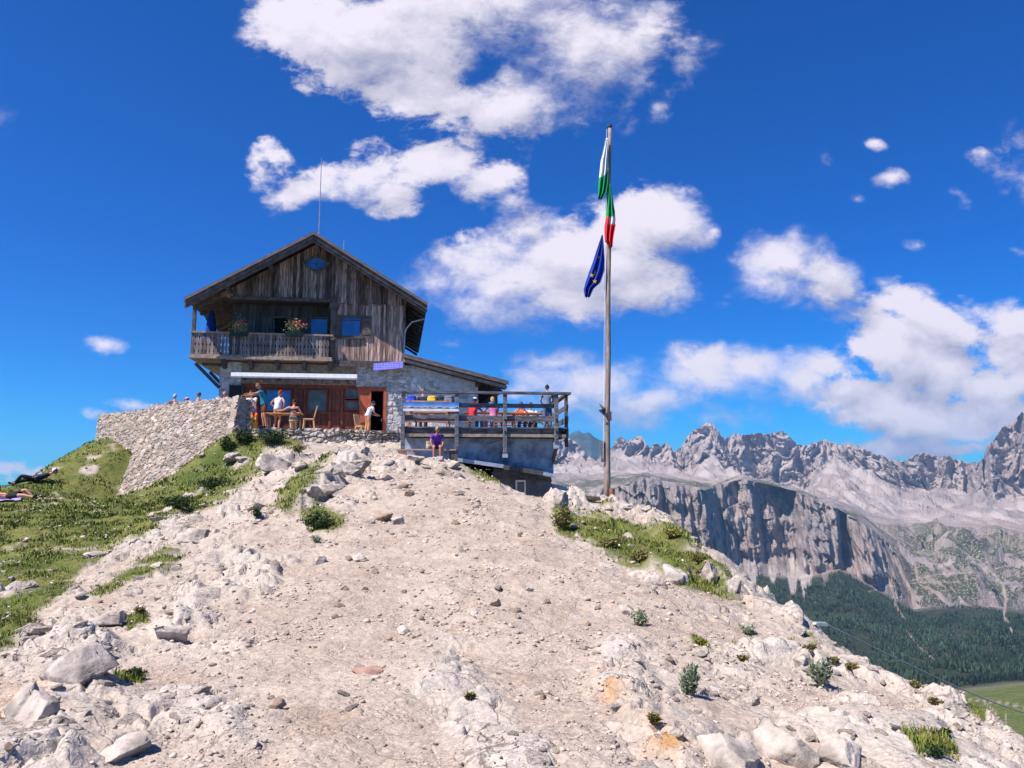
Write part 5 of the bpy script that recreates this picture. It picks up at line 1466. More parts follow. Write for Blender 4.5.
# ------------------------------------------------------------------ people
SKIN = mat('fair_skin', (0.52,0.26,0.17), 0.6, 0.06, 12)  # untanned skin, one even tone
SKIN2 = mat('tanned_skin', (0.42,0.19,0.12), 0.6, 0.06, 12)
HAIRS = {'blond': mat('blond_hair', (0.42,0.26,0.11), .7, .25, 30), 'brown': mat('brown_hair', (0.09,0.045,0.025), .7, .25, 30), 'dark': mat('dark_hair', (0.018,0.014,0.013), .7, .25, 30), 'grey': mat('grey_hair', (0.42,0.40,0.40), .7, .2, 30), 'red': mat('auburn_hair', (0.26,0.075,0.03), .7, .25, 30)}
EYE = mat('eye_dark', (0.03,0.02,0.02), .3, .0); LIP = mat('lips', (0.42,0.12,0.10), .5, .05)

def skin_mesh(joints, edges, radii, root, sub=1):
    me = bpy.data.meshes.new('skin')
    names = list(joints); ix = {n: i for i, n in enumerate(names)}
    me.from_pydata([joints[n] for n in names], [(ix[a], ix[b]) for a, b in edges], [])
    o = bpy.data.objects.new('skin_tmp', me); COL.objects.link(o)
    s = o.modifiers.new('s', 'SKIN'); s.use_smooth_shade = True; s.branch_smoothing = 0.6
    for n, v in zip(names, me.skin_vertices[0].data):
        r = radii[n]; v.radius = (r, r) if not isinstance(r, tuple) else r
        v.use_root = (n == root)
    if sub:
        u = o.modifiers.new('u', 'SUBSURF'); u.levels = sub; u.render_levels = sub
    dg = bpy.context.evaluated_depsgraph_get(); dg.update()
    ev = o.evaluated_get(dg)
    out = bpy.data.meshes.new_from_object(ev, preserve_all_data_layers=False, depsgraph=dg)
    bpy.data.objects.remove(o); bpy.data.meshes.remove(me)
    out.materials.clear()
    return out

def V(*a): return Vector(a)
def pose(kind, lean=0.0, arms='down', turn=0.0):
    """joint positions of a 1.72 m figure; +y is where it looks, z up from the soles (or from the seat's floor)"""
    J = {}
    if kind == 'stand':
        pz = .94; J['pelvis'] = V(0,0,pz); J['waist'] = V(0,lean*.10,pz+.16); J['chest'] = V(0,lean*.30,pz+.36-.08*abs(lean)); J['neck'] = V(0,lean*.42+.01,pz+.53-.12*abs(lean)); J['head'] = V(0,lean*.50+.04,pz+.68-.16*abs(lean))
        for s, k in ((-1,'l'),(1,'r')):
            J['hip'+k] = V(s*.095,0,pz-.05); J['knee'+k] = V(s*.105,.02+.03*(s>0),.49); J['ankle'+k] = V(s*.11,-.02-.05*(s<0),.085); J['toe'+k] = V(s*.125,.14-.05*(s<0),.035)
    elif kind == 'sit':
        pz = .50; J['pelvis'] = V(0,0,pz); J['waist'] = V(0,lean*.08,pz+.17); J['chest'] = V(0,lean*.28,pz+.36-.06*lean); J['neck'] = V(0,lean*.42+.01,pz+.53-.12*lean); J['head'] = V(0,lean*.55+.04,pz+.67-.16*lean)
        for s, k in ((-1,'l'),(1,'r')):
            J['hip'+k] = V(s*.10,.04,pz-.02); J['knee'+k] = V(s*.12,.44,.50); J['ankle'+k] = V(s*.12,.44,.09); J['toe'+k] = V(s*.135,.60,.035)
    elif kind == 'ground':                      # sitting on the ground, knees drawn up
        pz = .12; J['pelvis'] = V(0,0,pz); J['waist'] = V(0,-.02,pz+.17); J['chest'] = V(0,.06+lean*.2,pz+.36); J['neck'] = V(0,.12+lean*.3,pz+.52); J['head'] = V(0,.18+lean*.36,pz+.66)
        for s, k in ((-1,'l'),(1,'r')):
            J['hip'+k] = V(s*.10,.04,pz+.0); J['knee'+k] = V(s*.13,.36,.46); J['ankle'+k] = V(s*.12,.55,.09); J['toe'+k] = V(s*.13,.70,.035)
    elif kind == 'lie':
        J['pelvis'] = V(0,0,.13); J['waist'] = V(0,-.17,.14); J['chest'] = V(0,-.36,.18); J['neck'] = V(0,-.53,.22); J['head'] = V(0,-.67,.26)
        for s, k in ((-1,'l'),(1,'r')):
            J['hip'+k] = V(s*.10,.05,.12); J['knee'+k] = V(s*.13,.44,.34 if s < 0 else .16); J['ankle'+k] = V(s*.13,.70 if s < 0 else .84,.09); J['toe'+k] = V(s*.14,.82 if s < 0 else .92,.05 if s < 0 else .18)
    up = (J['neck']-J['chest']).normalized()
    sx = V(1,0,0)
    fw = sx.cross(up)*-1
    if fw.y < 0 and kind != 'lie': fw = -fw
    for s, k in ((-1,'l'),(1,'r')):
        sh = J['chest'] + up*.11 + sx*s*.185; J['shoulder'+k] = sh
        mode = arms if isinstance(arms, str) else arms[0 if s < 0 else 1]
        if mode == 'down': e, w = sh + V(s*.05,-.02,-.29), sh + V(s*.06,.06,-.54)
        elif mode == 'lap': e, w = sh + V(s*.07,.06,-.28), sh + V(s*-.02,.30,-.36)
        elif mode == 'table': e, w = sh + V(s*.10,.18,-.22), sh + V(s*-.03,.42,-.20)
        elif mode == 'knees': e, w = sh + V(s*.05,.10,-.27), sh + V(s*-.05,.20,-.52)
        elif mode == 'reach': e, w = sh + V(s*.12,.24,-.10), sh + V(s*.14,.50,-.12)
        elif mode == 'side': e, w = sh + V(s*.26,.06,-.14), sh + V(s*.50,.10,-.16)
        elif mode == 'hip': e, w = sh + V(s*.20,-.08,-.22), sh + V(s*.03,.04,-.40)
        elif mode == 'face': e, w = sh + V(s*.10,.14,-.22), sh + V(s*-.05,.28,-.02)
        elif mode == 'lie': e, w = sh + V(s*.16,.14,-.04), sh + V(s*.10,.40,-.02)
        J['elbow'+k] = e; J['wrist'+k] = w
    return J

R0 = {'pelvis': (.135,.105), 'waist': (.125,.095), 'chest': (.145,.105), 'neck': .055, 'headbase': .058}
def person(loc, rz, label, kind, skin=None, hair='brown', lean=0.0, arms='down', scale=1.0, top=None, sleeves='short', bottom=None, legs='long', shoes='black_cloth', cap=None, glasses=False, headturn=0.0, long_hair=False, bikini=False, tilt=0.0, mirror=False):
    skin = skin or SKIN
    J = pose(kind, lean, arms)
    root = empty('person', loc, rz, label, 'person')
    root.scale = (scale,)*3
    if tilt: root.rotation_euler = (0, tilt, rz)
    rad = {'pelvis': .118, 'waist': .108, 'chest': .128, 'neck': .052, 'headbase': .056}
    E = [('pelvis','waist'),('waist','chest'),('chest','neck'),('neck','headbase')]
    up = (J['head']-J['neck']).normalized()
    pts = {n: J[n] for n in ('pelvis','waist','chest','neck')}; pts['headbase'] = J['neck'] + up*.07
    for k in 'lr':
        for n, r in (('shoulder',.058),('elbow',.041),('wrist',.027)): pts[n+k] = J[n+k]; rad[n+k] = r
        f = (J['wrist'+k]-J['elbow'+k]).normalized()
        pts['palm'+k] = J['wrist'+k] + f*.07; rad['palm'+k] = (.036,.018)
        E += [('chest','shoulder'+k),('shoulder'+k,'elbow'+k),('elbow'+k,'wrist'+k),('wrist'+k,'palm'+k)]
        side = f.cross(V(0,0,1)); side = side.normalized() if side.length > .1 else V(1,0,0)
        dn = side.cross(f).normalized()
        if dn.z > 0: dn = -dn
        for q, (o_, L) in enumerate(((-.030,.058),(-.010,.070),(.010,.075),(.029,.066))):
            a, b = 'fa%d%s' % (q,k), 'fb%d%s' % (q,k)
            pts[a] = pts['palm'+k] + f*.035 + side*o_; pts[b] = pts[a] + f*L*.8 + dn*.025; rad[a] = .010; rad[b] = .0075
            E += [('palm'+k,a),(a,b)]
        sg = -1 if k == 'l' else 1
        pts['ta'+k] = J['wrist'+k] + f*.03 + side*.038*-sg; pts['tb'+k] = pts['ta'+k] + f*.04 + side*.012*-sg + dn*.01; rad['ta'+k] = .012; rad['tb'+k] = .009
        E += [('wrist'+k,'ta'+k),('ta'+k,'tb'+k)]
        for n, r in (('hip',.088),('knee',.058),('ankle',.038),('toe',.032)): pts[n+k] = J[n+k]; rad[n+k] = r
        m = (J['knee'+k]*.65 + J['ankle'+k]*.35); pts['calf'+k] = m + V(0,-.015,0); rad['calf'+k] = .055
        E += [('pelvis','hip'+k),('hip'+k,'knee'+k),('knee'+k,'calf'+k),('calf'+k,'ankle'+k),('ankle'+k,'toe'+k)]
    body = skin_mesh(pts, E, rad, 'pelvis', 1)
    # head joined to the body's own mesh
    bm = bmesh.new(); bm.from_mesh(body)
    for f in bm.faces: f.material_index = 0
    Rz = Matrix.Rotation(headturn, 3, 'Z')
    HM = up.to_track_quat('Z', 'Y').to_matrix() if kind != 'lie' else Matrix.Identity(3)
    HMr = Matrix.Rotation(math.atan2(-up.y, up.z) if kind != 'lie' else -.5, 3, 'X') @ Rz
    hc = J['head'] + up*.035
    g = bmesh.ops.create_icosphere(bm, subdivisions=3, radius=1.0)
    hv = set(g['verts'])
    for v in g['verts']:
        c = v.co.copy(); x, y, z = c
        w = 1.0 - .22*max(0, -z)                       # jaw
        p = V(x*.074*w, y*.092, z*.118)
        if y > .75 and abs(x) < .22 and -.32 < z < .18: p.y += .020*(1-abs(x)/.22)*(.6 - z)      # nose
        if y > .6 and abs(z-.08) < .12 and .25 < abs(x) < .5: p.y -= .007                           # eye sockets
        v.co = hc + HMr @ p
    for f in bm.faces:
        if all(v in hv for v in f.verts):
            f.smooth = True
            c = HMr.inverted() @ (f.calc_center_median() - hc)
            x, y, z = c.x/.074, c.y/.092, c.z/.118
            if y > .7 and abs(z-.07) < .07 and .24 < abs(x) < .50: f.material_index = 1
            elif y > .7 and abs(z+.46) < .07 and abs(x) < .28: f.material_index = 2
    for s in (-1, 1):                                  # ears
        g2 = bmesh.ops.create_uvsphere(bm, u_segments=8, v_segments=6, radius=1.0)
        for v in g2['verts']: v.co = hc + HMr @ V(s*.076 + v.co.x*.010, v.co.y*.018 - .005, v.co.z*.032 - .004)
    bm.to_mesh(body); bm.free()
    link_mesh('body', body, [skin, EYE, LIP], root, True)
    # hair
    bm = bmesh.new(); g = bmesh.ops.create_icosphere(bm, subdivisions=3, radius=1.0)
    kill = []
    for v in bm.verts:
        x, y, z = v.co
        low = -.55 if long_hair else -.35
        if (y > .30 and z < .48) or z < low or (y > .05 and z < -.05): kill.append(v)
        k = 1.10 + .03*math.sin(x*19)*math.cos(z*17) + .03*math.sin(y*23)
        stretch = 1.5 if long_hair and z < -.2 else 1.0
        v.co = hc + HMr @ V(x*.077*k, y*.095*k - .004, z*.120*k*stretch)
    bmesh.ops.delete(bm, geom=kill, context='VERTS')
    me = bpy.data.meshes.new('hair'); bm.to_mesh(me); bm.free(); link_mesh('hair', me, HAIRS[hair], root, True)
    def cloth(name, pn, ed, grow, m, rt, extra=None):
        p = {n: pts[n] for n in pn}; r = {n: (rad[n][0] if isinstance(rad[n], tuple) else rad[n]) + grow for n in pn}
        if extra:
            for n, q, rr, nb in extra: p[n] = q; r[n] = rr; ed = ed + [(nb, n)]
        return link_mesh(name, skin_mesh(p, ed, r, rt, 1), FB[m], root, True)
    if top and not bikini:
        n = ['pelvis','waist','chest','shoulderl','shoulderr']; e = [('pelvis','waist'),('waist','chest'),('chest','shoulderl'),('chest','shoulderr')]
        ex = []
        for k in 'lr':
            if sleeves == 'long': n += ['elbow'+k,'wrist'+k]; e += [('shoulder'+k,'elbow'+k),('elbow'+k,'wrist'+k)]
            elif sleeves == 'short': ex.append(('sl'+k, J['shoulder'+k].lerp(J['elbow'+k], .62), .068, 'shoulder'+k))
        ex.append(('hem', pts['pelvis'] + (pts['pelvis']-pts['waist']).normalized()*(.09 if kind == 'stand' else .01), .185 if kind != 'ground' else .15, 'pelvis'))
        ex.append(('collar', J['chest'].lerp(J['neck'], .72), .072, 'chest'))
        rad['pelvis'] = .150; rad['waist'] = .125
        cloth('shirt', n, e, .030, top, 'chest', ex)
    if bikini:
        c = J['chest']; upv = (J['neck']-J['waist']).normalized()
        g = MB(); q = c + upv*.0
        ring = []
        for zz in (-.035, .035):
            for k in range(16): a = 2*math.pi*k/16; ring.append(q + V(math.cos(a)*.150, math.sin(a)*.138, zz))
        g.add(ring, [(k, (k+1) % 16, 16+(k+1) % 16, 16+k) for k in range(16)])
        o = g.build('bikini_top', FB[top], root, smooth=True); o.modifiers.new('t','SOLIDIFY').thickness = .006
    if bottom:
        n = ['pelvis','hipl','hipr']; e = [('pelvis','hipl'),('pelvis','hipr')]; ex = [('band', pts['pelvis'].lerp(pts['waist'], .8), .150, 'pelvis')]
        for k in 'lr':
            if legs == 'long': n += ['knee'+k,'calf'+k,'ankle'+k]; e += [('hip'+k,'knee'+k),('knee'+k,'calf'+k),('calf'+k,'ankle'+k)]
            else: ex.append(('cuff'+k, J['hip'+k].lerp(J['knee'+k], .82), .082, 'hip'+k))
        cloth('trousers' if legs == 'long' else 'shorts', n, e, .026, bottom, 'pelvis', ex)
    if shoes:
        for k in 'lr':
            p = {'a': pts['ankle'+k]+V(0,-.02,-.03), 'b': pts['toe'+k]+V(0,.02,0), 'm': pts['ankle'+k].lerp(pts['toe'+k], .5)}
            link_mesh('shoe', skin_mesh(p, [('a','m'),('m','b')], {'a': .055,'m': .052,'b': .043}, 'm', 1), FB[shoes], root, True)
    if cap:
        bm = bmesh.new(); g = bmesh.ops.create_uvsphere(bm, u_segments=16, v_segments=10, radius=1.0)
        kill = [v for v in bm.verts if v.co.z < .28]
        bmesh.ops.delete(bm, geom=kill, context='VERTS')
        for v in bm.verts: v.co = hc + HMr @ V(v.co.x*.092, v.co.y*.112, v.co.z*.128+.008)
        br = [(-.07,.07,.045),(.07,.07,.045),(.06,.17,.030),(-.06,.17,.030)]
        vs = [bm.verts.new(hc + HMr @ V(*p)) for p in br] + [bm.verts.new(hc + HMr @ V(p[0],p[1],p[2]+.008)) for p in br]
        for f in ((0,1,2,3),(7,6,5,4),(0,4,5,1),(1,5,6,2),(2,6,7,3),(3,7,4,0)): bm.faces.new([vs[i] for i in f])
        me = bpy.data.meshes.new('cap'); bm.to_mesh(me); bm.free(); o = link_mesh('cap', me, FB[cap], root, True); o.modifiers.new('t','SOLIDIFY').thickness = .004
    if glasses:
        g = MB()
        for s in (-1, 1):
            c = hc + HMr @ V(s*.032,.092,.010); ax = HMr @ V(1,0,0); uz_ = HMr @ V(0,0,1); fy = HMr @ V(0,1,0)
            g.plate([c + ax*(.028*math.cos(a)) + uz_*(.020*math.sin(a)) for a in [k*math.pi/5 for k in range(10)]], .004)
            g.bar(c + ax*s*.026, hc + HMr @ V(s*.080,.0,.012), .004, .004)
        g.build('sunglasses', M['black'], root)
    return root

def seatloc(px, py_head, Y, floor=None):
    D = ray(px, py_head); return Vector((D.x*Y, Y, 0))
FRONT = math.pi       # facing the camera
zf = DECK['zf']
# on the plank bench
p = at(436.5, 449, 27.05)
person((p.x, 27.12, BENCH_Z-.375), FRONT + R(8), 'person in a purple shirt sitting on the plank bench, bending down to a shoe', 'sit', hair='blond', lean=.55, arms='knees', top='purple_cotton', bottom='black_cloth', legs='short', scale=.93, headturn=R(-12), skin=SKIN2)
q = at(428.5, 447, 27.1); backpack((q.x, 27.12, BENCH_Z), R(20), FB['beige_cloth'], 'small beige bag lying on the plank bench beside the person in purple', .5)
# terrace
person(terr_at(264, 31.9), R(118), 'man in a teal shirt and sunglasses leaning on the end of the stone wall', 'stand', hair='red', lean=.42, arms=('reach','reach'), top='teal_cotton', bottom='brown_cloth', legs='short', glasses=True, headturn=R(30), scale=1.10)
person(terr_at(252, 32.9), R(165), 'person in a white top and sunglasses behind the man in teal', 'stand', hair='brown', lean=.2, arms='face', top='white_cotton', bottom='lilac_cloth', glasses=True, scale=.97)
person(terr_at(254, 31.75) + Vector((0,0,0.02)), R(158), 'person in orange top and yellow trousers crouched behind the end of the stone wall', 'ground', hair='brown', arms='knees', top='orange_cloth', bottom='yellow_cloth', scale=.98, cap='orange_cloth')
person(terr_at(277, 33.0), R(-25), 'bare-armed person in white vest and red cap standing before the blue window', 'stand', hair='red', lean=.15, arms='hip', top='white_cotton', sleeves='none', bottom='tan_cloth', legs='short', cap='red_cotton', scale=.99)
person(terr_at(293, 32.4), R(12), 'woman in a black bikini top sitting with her back turned at the terrace table', 'sit', hair='dark', lean=.12, arms=('side','table'), top='black_cloth', bikini=True, bottom='grey_cloth', scale=.98, skin=SKIN)
st = terr_at(293, 32.4); 
t = empty('stool', (st.x, st.y, TERR_Z), 0, 'low wooden stool under the woman in the black top', 'stool')
g = MB(); g.tube([(0,0,.36),(0,0,.41)], .17, 14); g.build('seat', M['pine_light'], t)
for k in range(3):
    a = k*2.09; g = MB(); g.bar((.14*math.cos(a), .14*math.sin(a), 0), (.10*math.cos(a), .10*math.sin(a), .36), .035, .035); g.build('leg', M['pine_light'], t)
person(terr_at(367.5, 35.4), R(-55), 'child in a white shirt and dark cap stooping beside the open doorway', 'stand', hair='dark', lean=.45, arms='lap', top='white_cotton', bottom='tan_cloth', cap='navy_cloth', scale=.90)
# heads over the parapet
for px, py, Y, hair, cap, topc, lab, rz in ((175, 393.5, 33.5, 'grey', None, 'brown_cloth', 'grey-haired person whose head shows over the middle of the stone wall', 20),
        (188, 397.0, 33.4, 'brown', 'pink_cotton', 'pink_cotton', 'person in a pink hat resting behind the stone wall, left of the brown-haired one', 70), (198.5, 391.8, 33.2, 'brown', None, 'brown_cloth', 'brown-haired person whose head shows over the stone wall, right of the pink hat', -30),
        (224.5, 391.5, 33.8, 'blond', 'pink_cotton', 'pink_cotton', 'person in a pink hat just above the stone wall corner below the slate board', 10)):
    p = at(px, py, Y); person((p.x, Y, p.z-1.34*.95), R(rz), lab, 'sit', hair=hair, arms='lap', top=topc, bottom='grey_cloth', cap=cap, scale=.95)
    t = empty('bench', (p.x, Y, TERR_Z), 0, 'plain bench seat behind the stone wall under the %s' % {175:'grey-haired person', 188:'left-hand person in pink', 198.5:'brown-haired person', 224.5:'right-hand person in pink'}[px], 'bench', 'benches behind the stone wall')
    hz = p.z-1.34*.95 + .375 - TERR_Z
    if hz > .12:
        g = MB(); g.box(-.3, .3, -.2, .2, hz-.05, hz); g.build('seat', M['pine'], t)
        for x in (-.24, .24): g = MB(); g.box(x-.03, x+.03, -.16, .16, 0, hz-.05); g.build('leg', M['pine'], t)
    else: bpy.data.objects.remove(t)
# deck
def dk(px, Y, dz=0.0): p = deck_at(px, Y); p.z += dz; return p
person(dk(423, 31.6), DA + math.pi, 'brown-haired person in a navy jacket standing behind the bag-laden table on the deck', 'stand', hair='brown', arms='lap', scale=1.04, top='navy_cloth', sleeves='long', bottom='grey_cloth')
person(dk(472.5, 29.75, -.04), R(-35), 'person in a red shirt and white cap sitting on the deck behind the railing', 'sit', hair='dark', arms='table', top='red_cotton', bottom='denim', cap='white_cotton', skin=SKIN2, lean=.15)
person(dk(493.5, 29.8, -.02), R(25), 'blond person in a pink shirt sitting with back turned at the middle deck table', 'sit', hair='blond', arms='table', top='pink_cotton', bottom='pink_cotton', long_hair=True, lean=.1)
person(dk(521, 31.9, -.02), DA + math.pi, 'person in an orange top facing the view from the right-hand deck table', 'sit', hair='brown', arms='face', top='orange_cloth', bottom='denim', skin=SKIN2)
person(dk(530.5, 31.95, -.04), DA + math.pi + .1, 'person in a white shirt sitting right beside the one in orange on the deck', 'sit', hair='brown', arms='table', top='white_cotton', bottom='grey_cloth', skin=SKIN2)
person(dk(547.5, 29.4), R(8), 'dark-haired man in blue-grey shirt and jeans standing at the right end of the deck', 'stand', hair='dark', arms='lap', top='blue_grey_cotton', bottom='denim', scale=.96)
# left slope: blanket and two people resting
def blanket():
    nx, ny = 40, 24; cs = [hit(-14, 499), hit(27, 491), hit(22, 484.5), hit(-14, 483)]
    cs = [Vector((-17.4, 23.0, 0)), Vector((-14.45, 23.2, 0)), Vector((-15.2, 24.4, 0)), Vector((-17.9, 24.2, 0))]
    P = []
    for i in range(nx):
        for j in range(ny):
            a, b = i/(nx-1), j/(ny-1); q = (cs[0]*(1-a)+cs[1]*a)*(1-b) + (cs[3]*(1-a)+cs[2]*a)*b
            P.append((q.x, q.y))
    P = np.array(P); z = ground(P[:,0], P[:,1]) + .07 + .02*fbm(P[:,0]*4, P[:,1]*4, 2, 3)
    Vv = np.column_stack([P, z]); o = Vv.mean(0); i, j = np.meshgrid(np.arange(nx-1), np.arange(ny-1), indexing='ij')
    F = np.stack([i*ny+j, (i+1)*ny+j, (i+1)*ny+j+1, i*ny+j+1], -1).reshape(-1,4)
    ob = link_mesh('blanket', np_mesh('blanket', Vv-o, F), FB['lilac_cloth'], smooth=True); ob.location = o; ob.modifiers.new('t','SOLIDIFY').thickness = .02
    tag(ob, 'lilac picnic blanket spread on the grass at the far left', 'blanket')
    return Vector(o)
BL = blanket()
person((BL.x+1.15, BL.y-.05, gz(BL.x+1.15, BL.y-.05)+.05), R(-85), 'bare-skinned person in dark shorts lying on the lilac blanket', 'lie', hair='dark', arms='lie', scale=.9, top=None, bottom='black_cloth', legs='short', skin=SKIN)
p = hit(36, 483)
LIE = V(.90, .43, 0); zh, zl_ = gz(*(p+LIE*.7).xy), gz(*(p-LIE*.9).xy); p = Vector((p.x, p.y, gz(p.x, p.y) - .04))
LY = person((p.x, p.y, p.z+.02), R(112), 'person in dark clothes and white cap lying on the grass crest at the left', 'lie', hair='dark', arms='lie', top='navy_cloth', sleeves='long', bottom='black_cloth', cap='white_cotton')
LY.rotation_euler = (-math.atan2(zh-zl_, 1.6), 0, math.atan2(LIE.x, -LIE.y))
# ------------------------------------------------------------------ loose rocks, gravel, grass and plants
M_ROCK = mat('loose_limestone', (0.43,0.37,0.325), 0.92, 0.32, 4.5, bump=1.0, bscale=12)
M_ROCKB = mat('brownish_limestone', (0.33,0.245,0.185), 0.92, 0.25, 4, bump=0.8, bscale=14)
M_ROCKG = mat('grey_limestone', (0.37,0.315,0.285), 0.92, 0.3, 3.5, bump=0.9, bscale=16)
M_GRAVEL = mat('gravel_chips', (0.43,0.35,0.29), 0.95, 0.15, 4, island=0.4)

HFM = {1: M_ROCK, 2: M_ROCKB, 3: M_ROCKG}
def rock_obj(px, py, wpx, hpx, seed, label, m=M_ROCK, flat=1.0, sub=3, rz=None, cat='rock', depth=None, sink=0.42):
    p = hit(px, py + hpx*0.35)
    s = p.y/FPX
    V_, F_ = rock_mesh(seed, min(sub+1, 5))
    w, h = wpx*s/2, hpx*s/2
    d = depth*s if depth else (w*.7 + h*.3)
    V_ = V_*np.array([w*1.1, d, h*1.15*flat])
    me = np_mesh('rock', V_, F_)
    o = link_mesh('rock', me, m)
    o.location = (p.x, p.y + d*.3, gz(p.x, p.y) + h*(1-sink*1.2)*.45); o.rotation_euler = (random.uniform(-.15,.15), random.uniform(-.15,.15), random.uniform(0,6.28) if rz is None else rz)
    return tag(o, label, cat)
rock_obj(277, 461, 40, 22, 3, 'broad white boulder in the grass just below the terrace wall', M_ROCK, sub=4, rz=.3)
rock_obj(354, 466, 27, 17, 5, 'angular brown-faced block at the top of the slanting slab left of the bench', M_ROCKB, sub=4, rz=.5)
rock_obj(402, 485, 17, 11, 6, 'brown boulder on the path below the purple-shirted person', M_ROCKB, rz=.2)
rock_obj(411, 494, 14, 10, 7, 'brownish stone with a pale top, lower of two boulders on the path', M_ROCKB)
rock_obj(382, 517, 20, 11, 8, 'dark brown flat boulder in the middle of the path, left of its pale twin', M_ROCKB, rz=.1)
rock_obj(396, 521, 14, 12, 9, 'pale boulder touching the dark flat one in the middle of the path', M_ROCK)
rock_obj(320, 490, 40, 14, 10, 'long tilted pale slab lying above the dark shrub', M_ROCK, sub=4, rz=.4)
rock_obj(188, 535, 36, 18, 11, 'pale grey boulder at the edge of the grass left of the path', M_ROCK, sub=4, rz=.35)
rock_obj(98, 554, 26, 8, 12, 'low flat white stone lying alone on the grass slope', M_ROCKG, rz=.1)
rock_obj(156, 565, 16, 9, 13, 'small pale stone at the lower grass edge beside a bare strip', M_ROCK)
rock_obj(318, 560, 14, 12, 14, 'small upright pale stone left of the path near the shrub', M_ROCK)
rock_obj(357, 558, 20, 10, 15, 'cluster-topping pale stone beside the left margin of the path', M_ROCK)
rock_obj(275, 703, 17, 13, 16, 'dark brown fist-sized stone alone on the gravel, lower left', M_ROCKB, sub=3)
rock_obj(255, 745, 14, 8, 17, 'small grey stone near the bottom edge below the dark brown one', M_ROCKG)
rock_obj(370, 671, 34, 8, 18, 'flat reddish-brown slab stone lying in the middle of the gravel', mat('reddish_stone', (0.34,0.205,0.165), .9, .25, 5, bump=.6), flat=.9, rz=.05)
rock_obj(496, 602, 15, 10, 19, 'small brown stone in the centre of the path', M_ROCKB)
rock_obj(474, 612, 11, 10, 20, 'rounded pinkish stone left of the central brown stone', M_ROCK)
rock_obj(403, 630, 14, 11, 21, 'pale stone with a dark side on the left half of the gravel', M_ROCK)
rock_obj(586, 622, 11, 9, 22, 'small brown stone right of the path centre', M_ROCKB)
rock_obj(625, 610, 20, 12, 23, 'pale pair-like stone just left of the round cushion plant', M_ROCK)
rock_obj(727, 744, 64, 60, 24, 'left half of the big split boulder at the bottom right', M_ROCK, sub=5, rz=.15, depth=40, sink=.5)
rock_obj(783, 742, 58, 56, 58, 'right half of the big split boulder at the bottom right', M_ROCK, sub=5, rz=.5, depth=38, sink=.5)
rock_obj(850, 757, 60, 34, 25, 'half-buried pale boulder at the bottom edge, right of both halves of the split boulder', M_ROCK, sub=4, sink=.6)
rock_obj(528, 660+5, 2, 2, 26, 'tiny pale chip beside the central rock rib', M_ROCK)
rock_obj(640, 575, 26, 14, 27, 'pale grey rock at the lower edge of the turf right of the path', M_ROCK)
rock_obj(530, 590, 9, 6, 28, 'small flat stone above the middle of the path', M_ROCK)
rock_obj(676, 572, 36, 26, 29, 'white broken outcrop boulder standing in the turf below the flagpole', M_ROCK, sub=5, sink=.6)
rock_obj(712, 572, 24, 34, 90, 'steep white rock at the skyline right of the turf', M_ROCK, sub=5, sink=.55)
rock_obj(735, 585, 16, 22, 31, 'last pale rock on the skyline at the right end of the turf', M_ROCK, sub=4)
rock_obj(560, 500, 18, 20, 32, 'upright pale rock left of the round shrub near the deck corner', M_ROCK, sub=4)
rock_obj(622, 505, 18, 9, 33, 'pale rock just right of the flagpole foot', M_ROCK)
rock_obj(590, 497, 20, 8, 34, 'pale rock just left of the flagpole foot', M_ROCK)
rock_obj(20, 700, 64, 50, 35, 'pale pointed boulder at the left edge with an ochre hollow', M_ROCK, sub=4, sink=.5)
rock_obj(70, 665, 70, 40, 36, 'rough grey boulder right of the pointed one at the lower left', M_ROCKG, sub=5, sink=.5, rz=.6)
rock_obj(110, 620, 40, 18, 37, 'long pale rock between the grass and the lower-left outcrop', M_ROCK, sub=4, rz=.5)
rock_obj(172, 632, 40, 28, 38, 'tall pale fin of rock left of the path', M_ROCK, sub=4, sink=.5)
rock_obj(115, 750, 60, 24, 39, 'tan flat boulder on the bottom edge left of the path', M_ROCKB if False else M_ROCK, sub=4, sink=.5)
rock_obj(455, 465, 24, 10, 40, 'pale rock under the right end of the plank bench', M_ROCK)
rock_obj(415, 458, 22, 10, 41, 'pale rock under the left half of the plank bench', M_ROCK)
rock_obj(385, 462, 20, 9, 42, 'pale rock at the left end of the plank bench', M_ROCK)
rock_obj(300, 468, 26, 9, 43, 'flat pale rock between the white boulder and the brown block', M_ROCK)

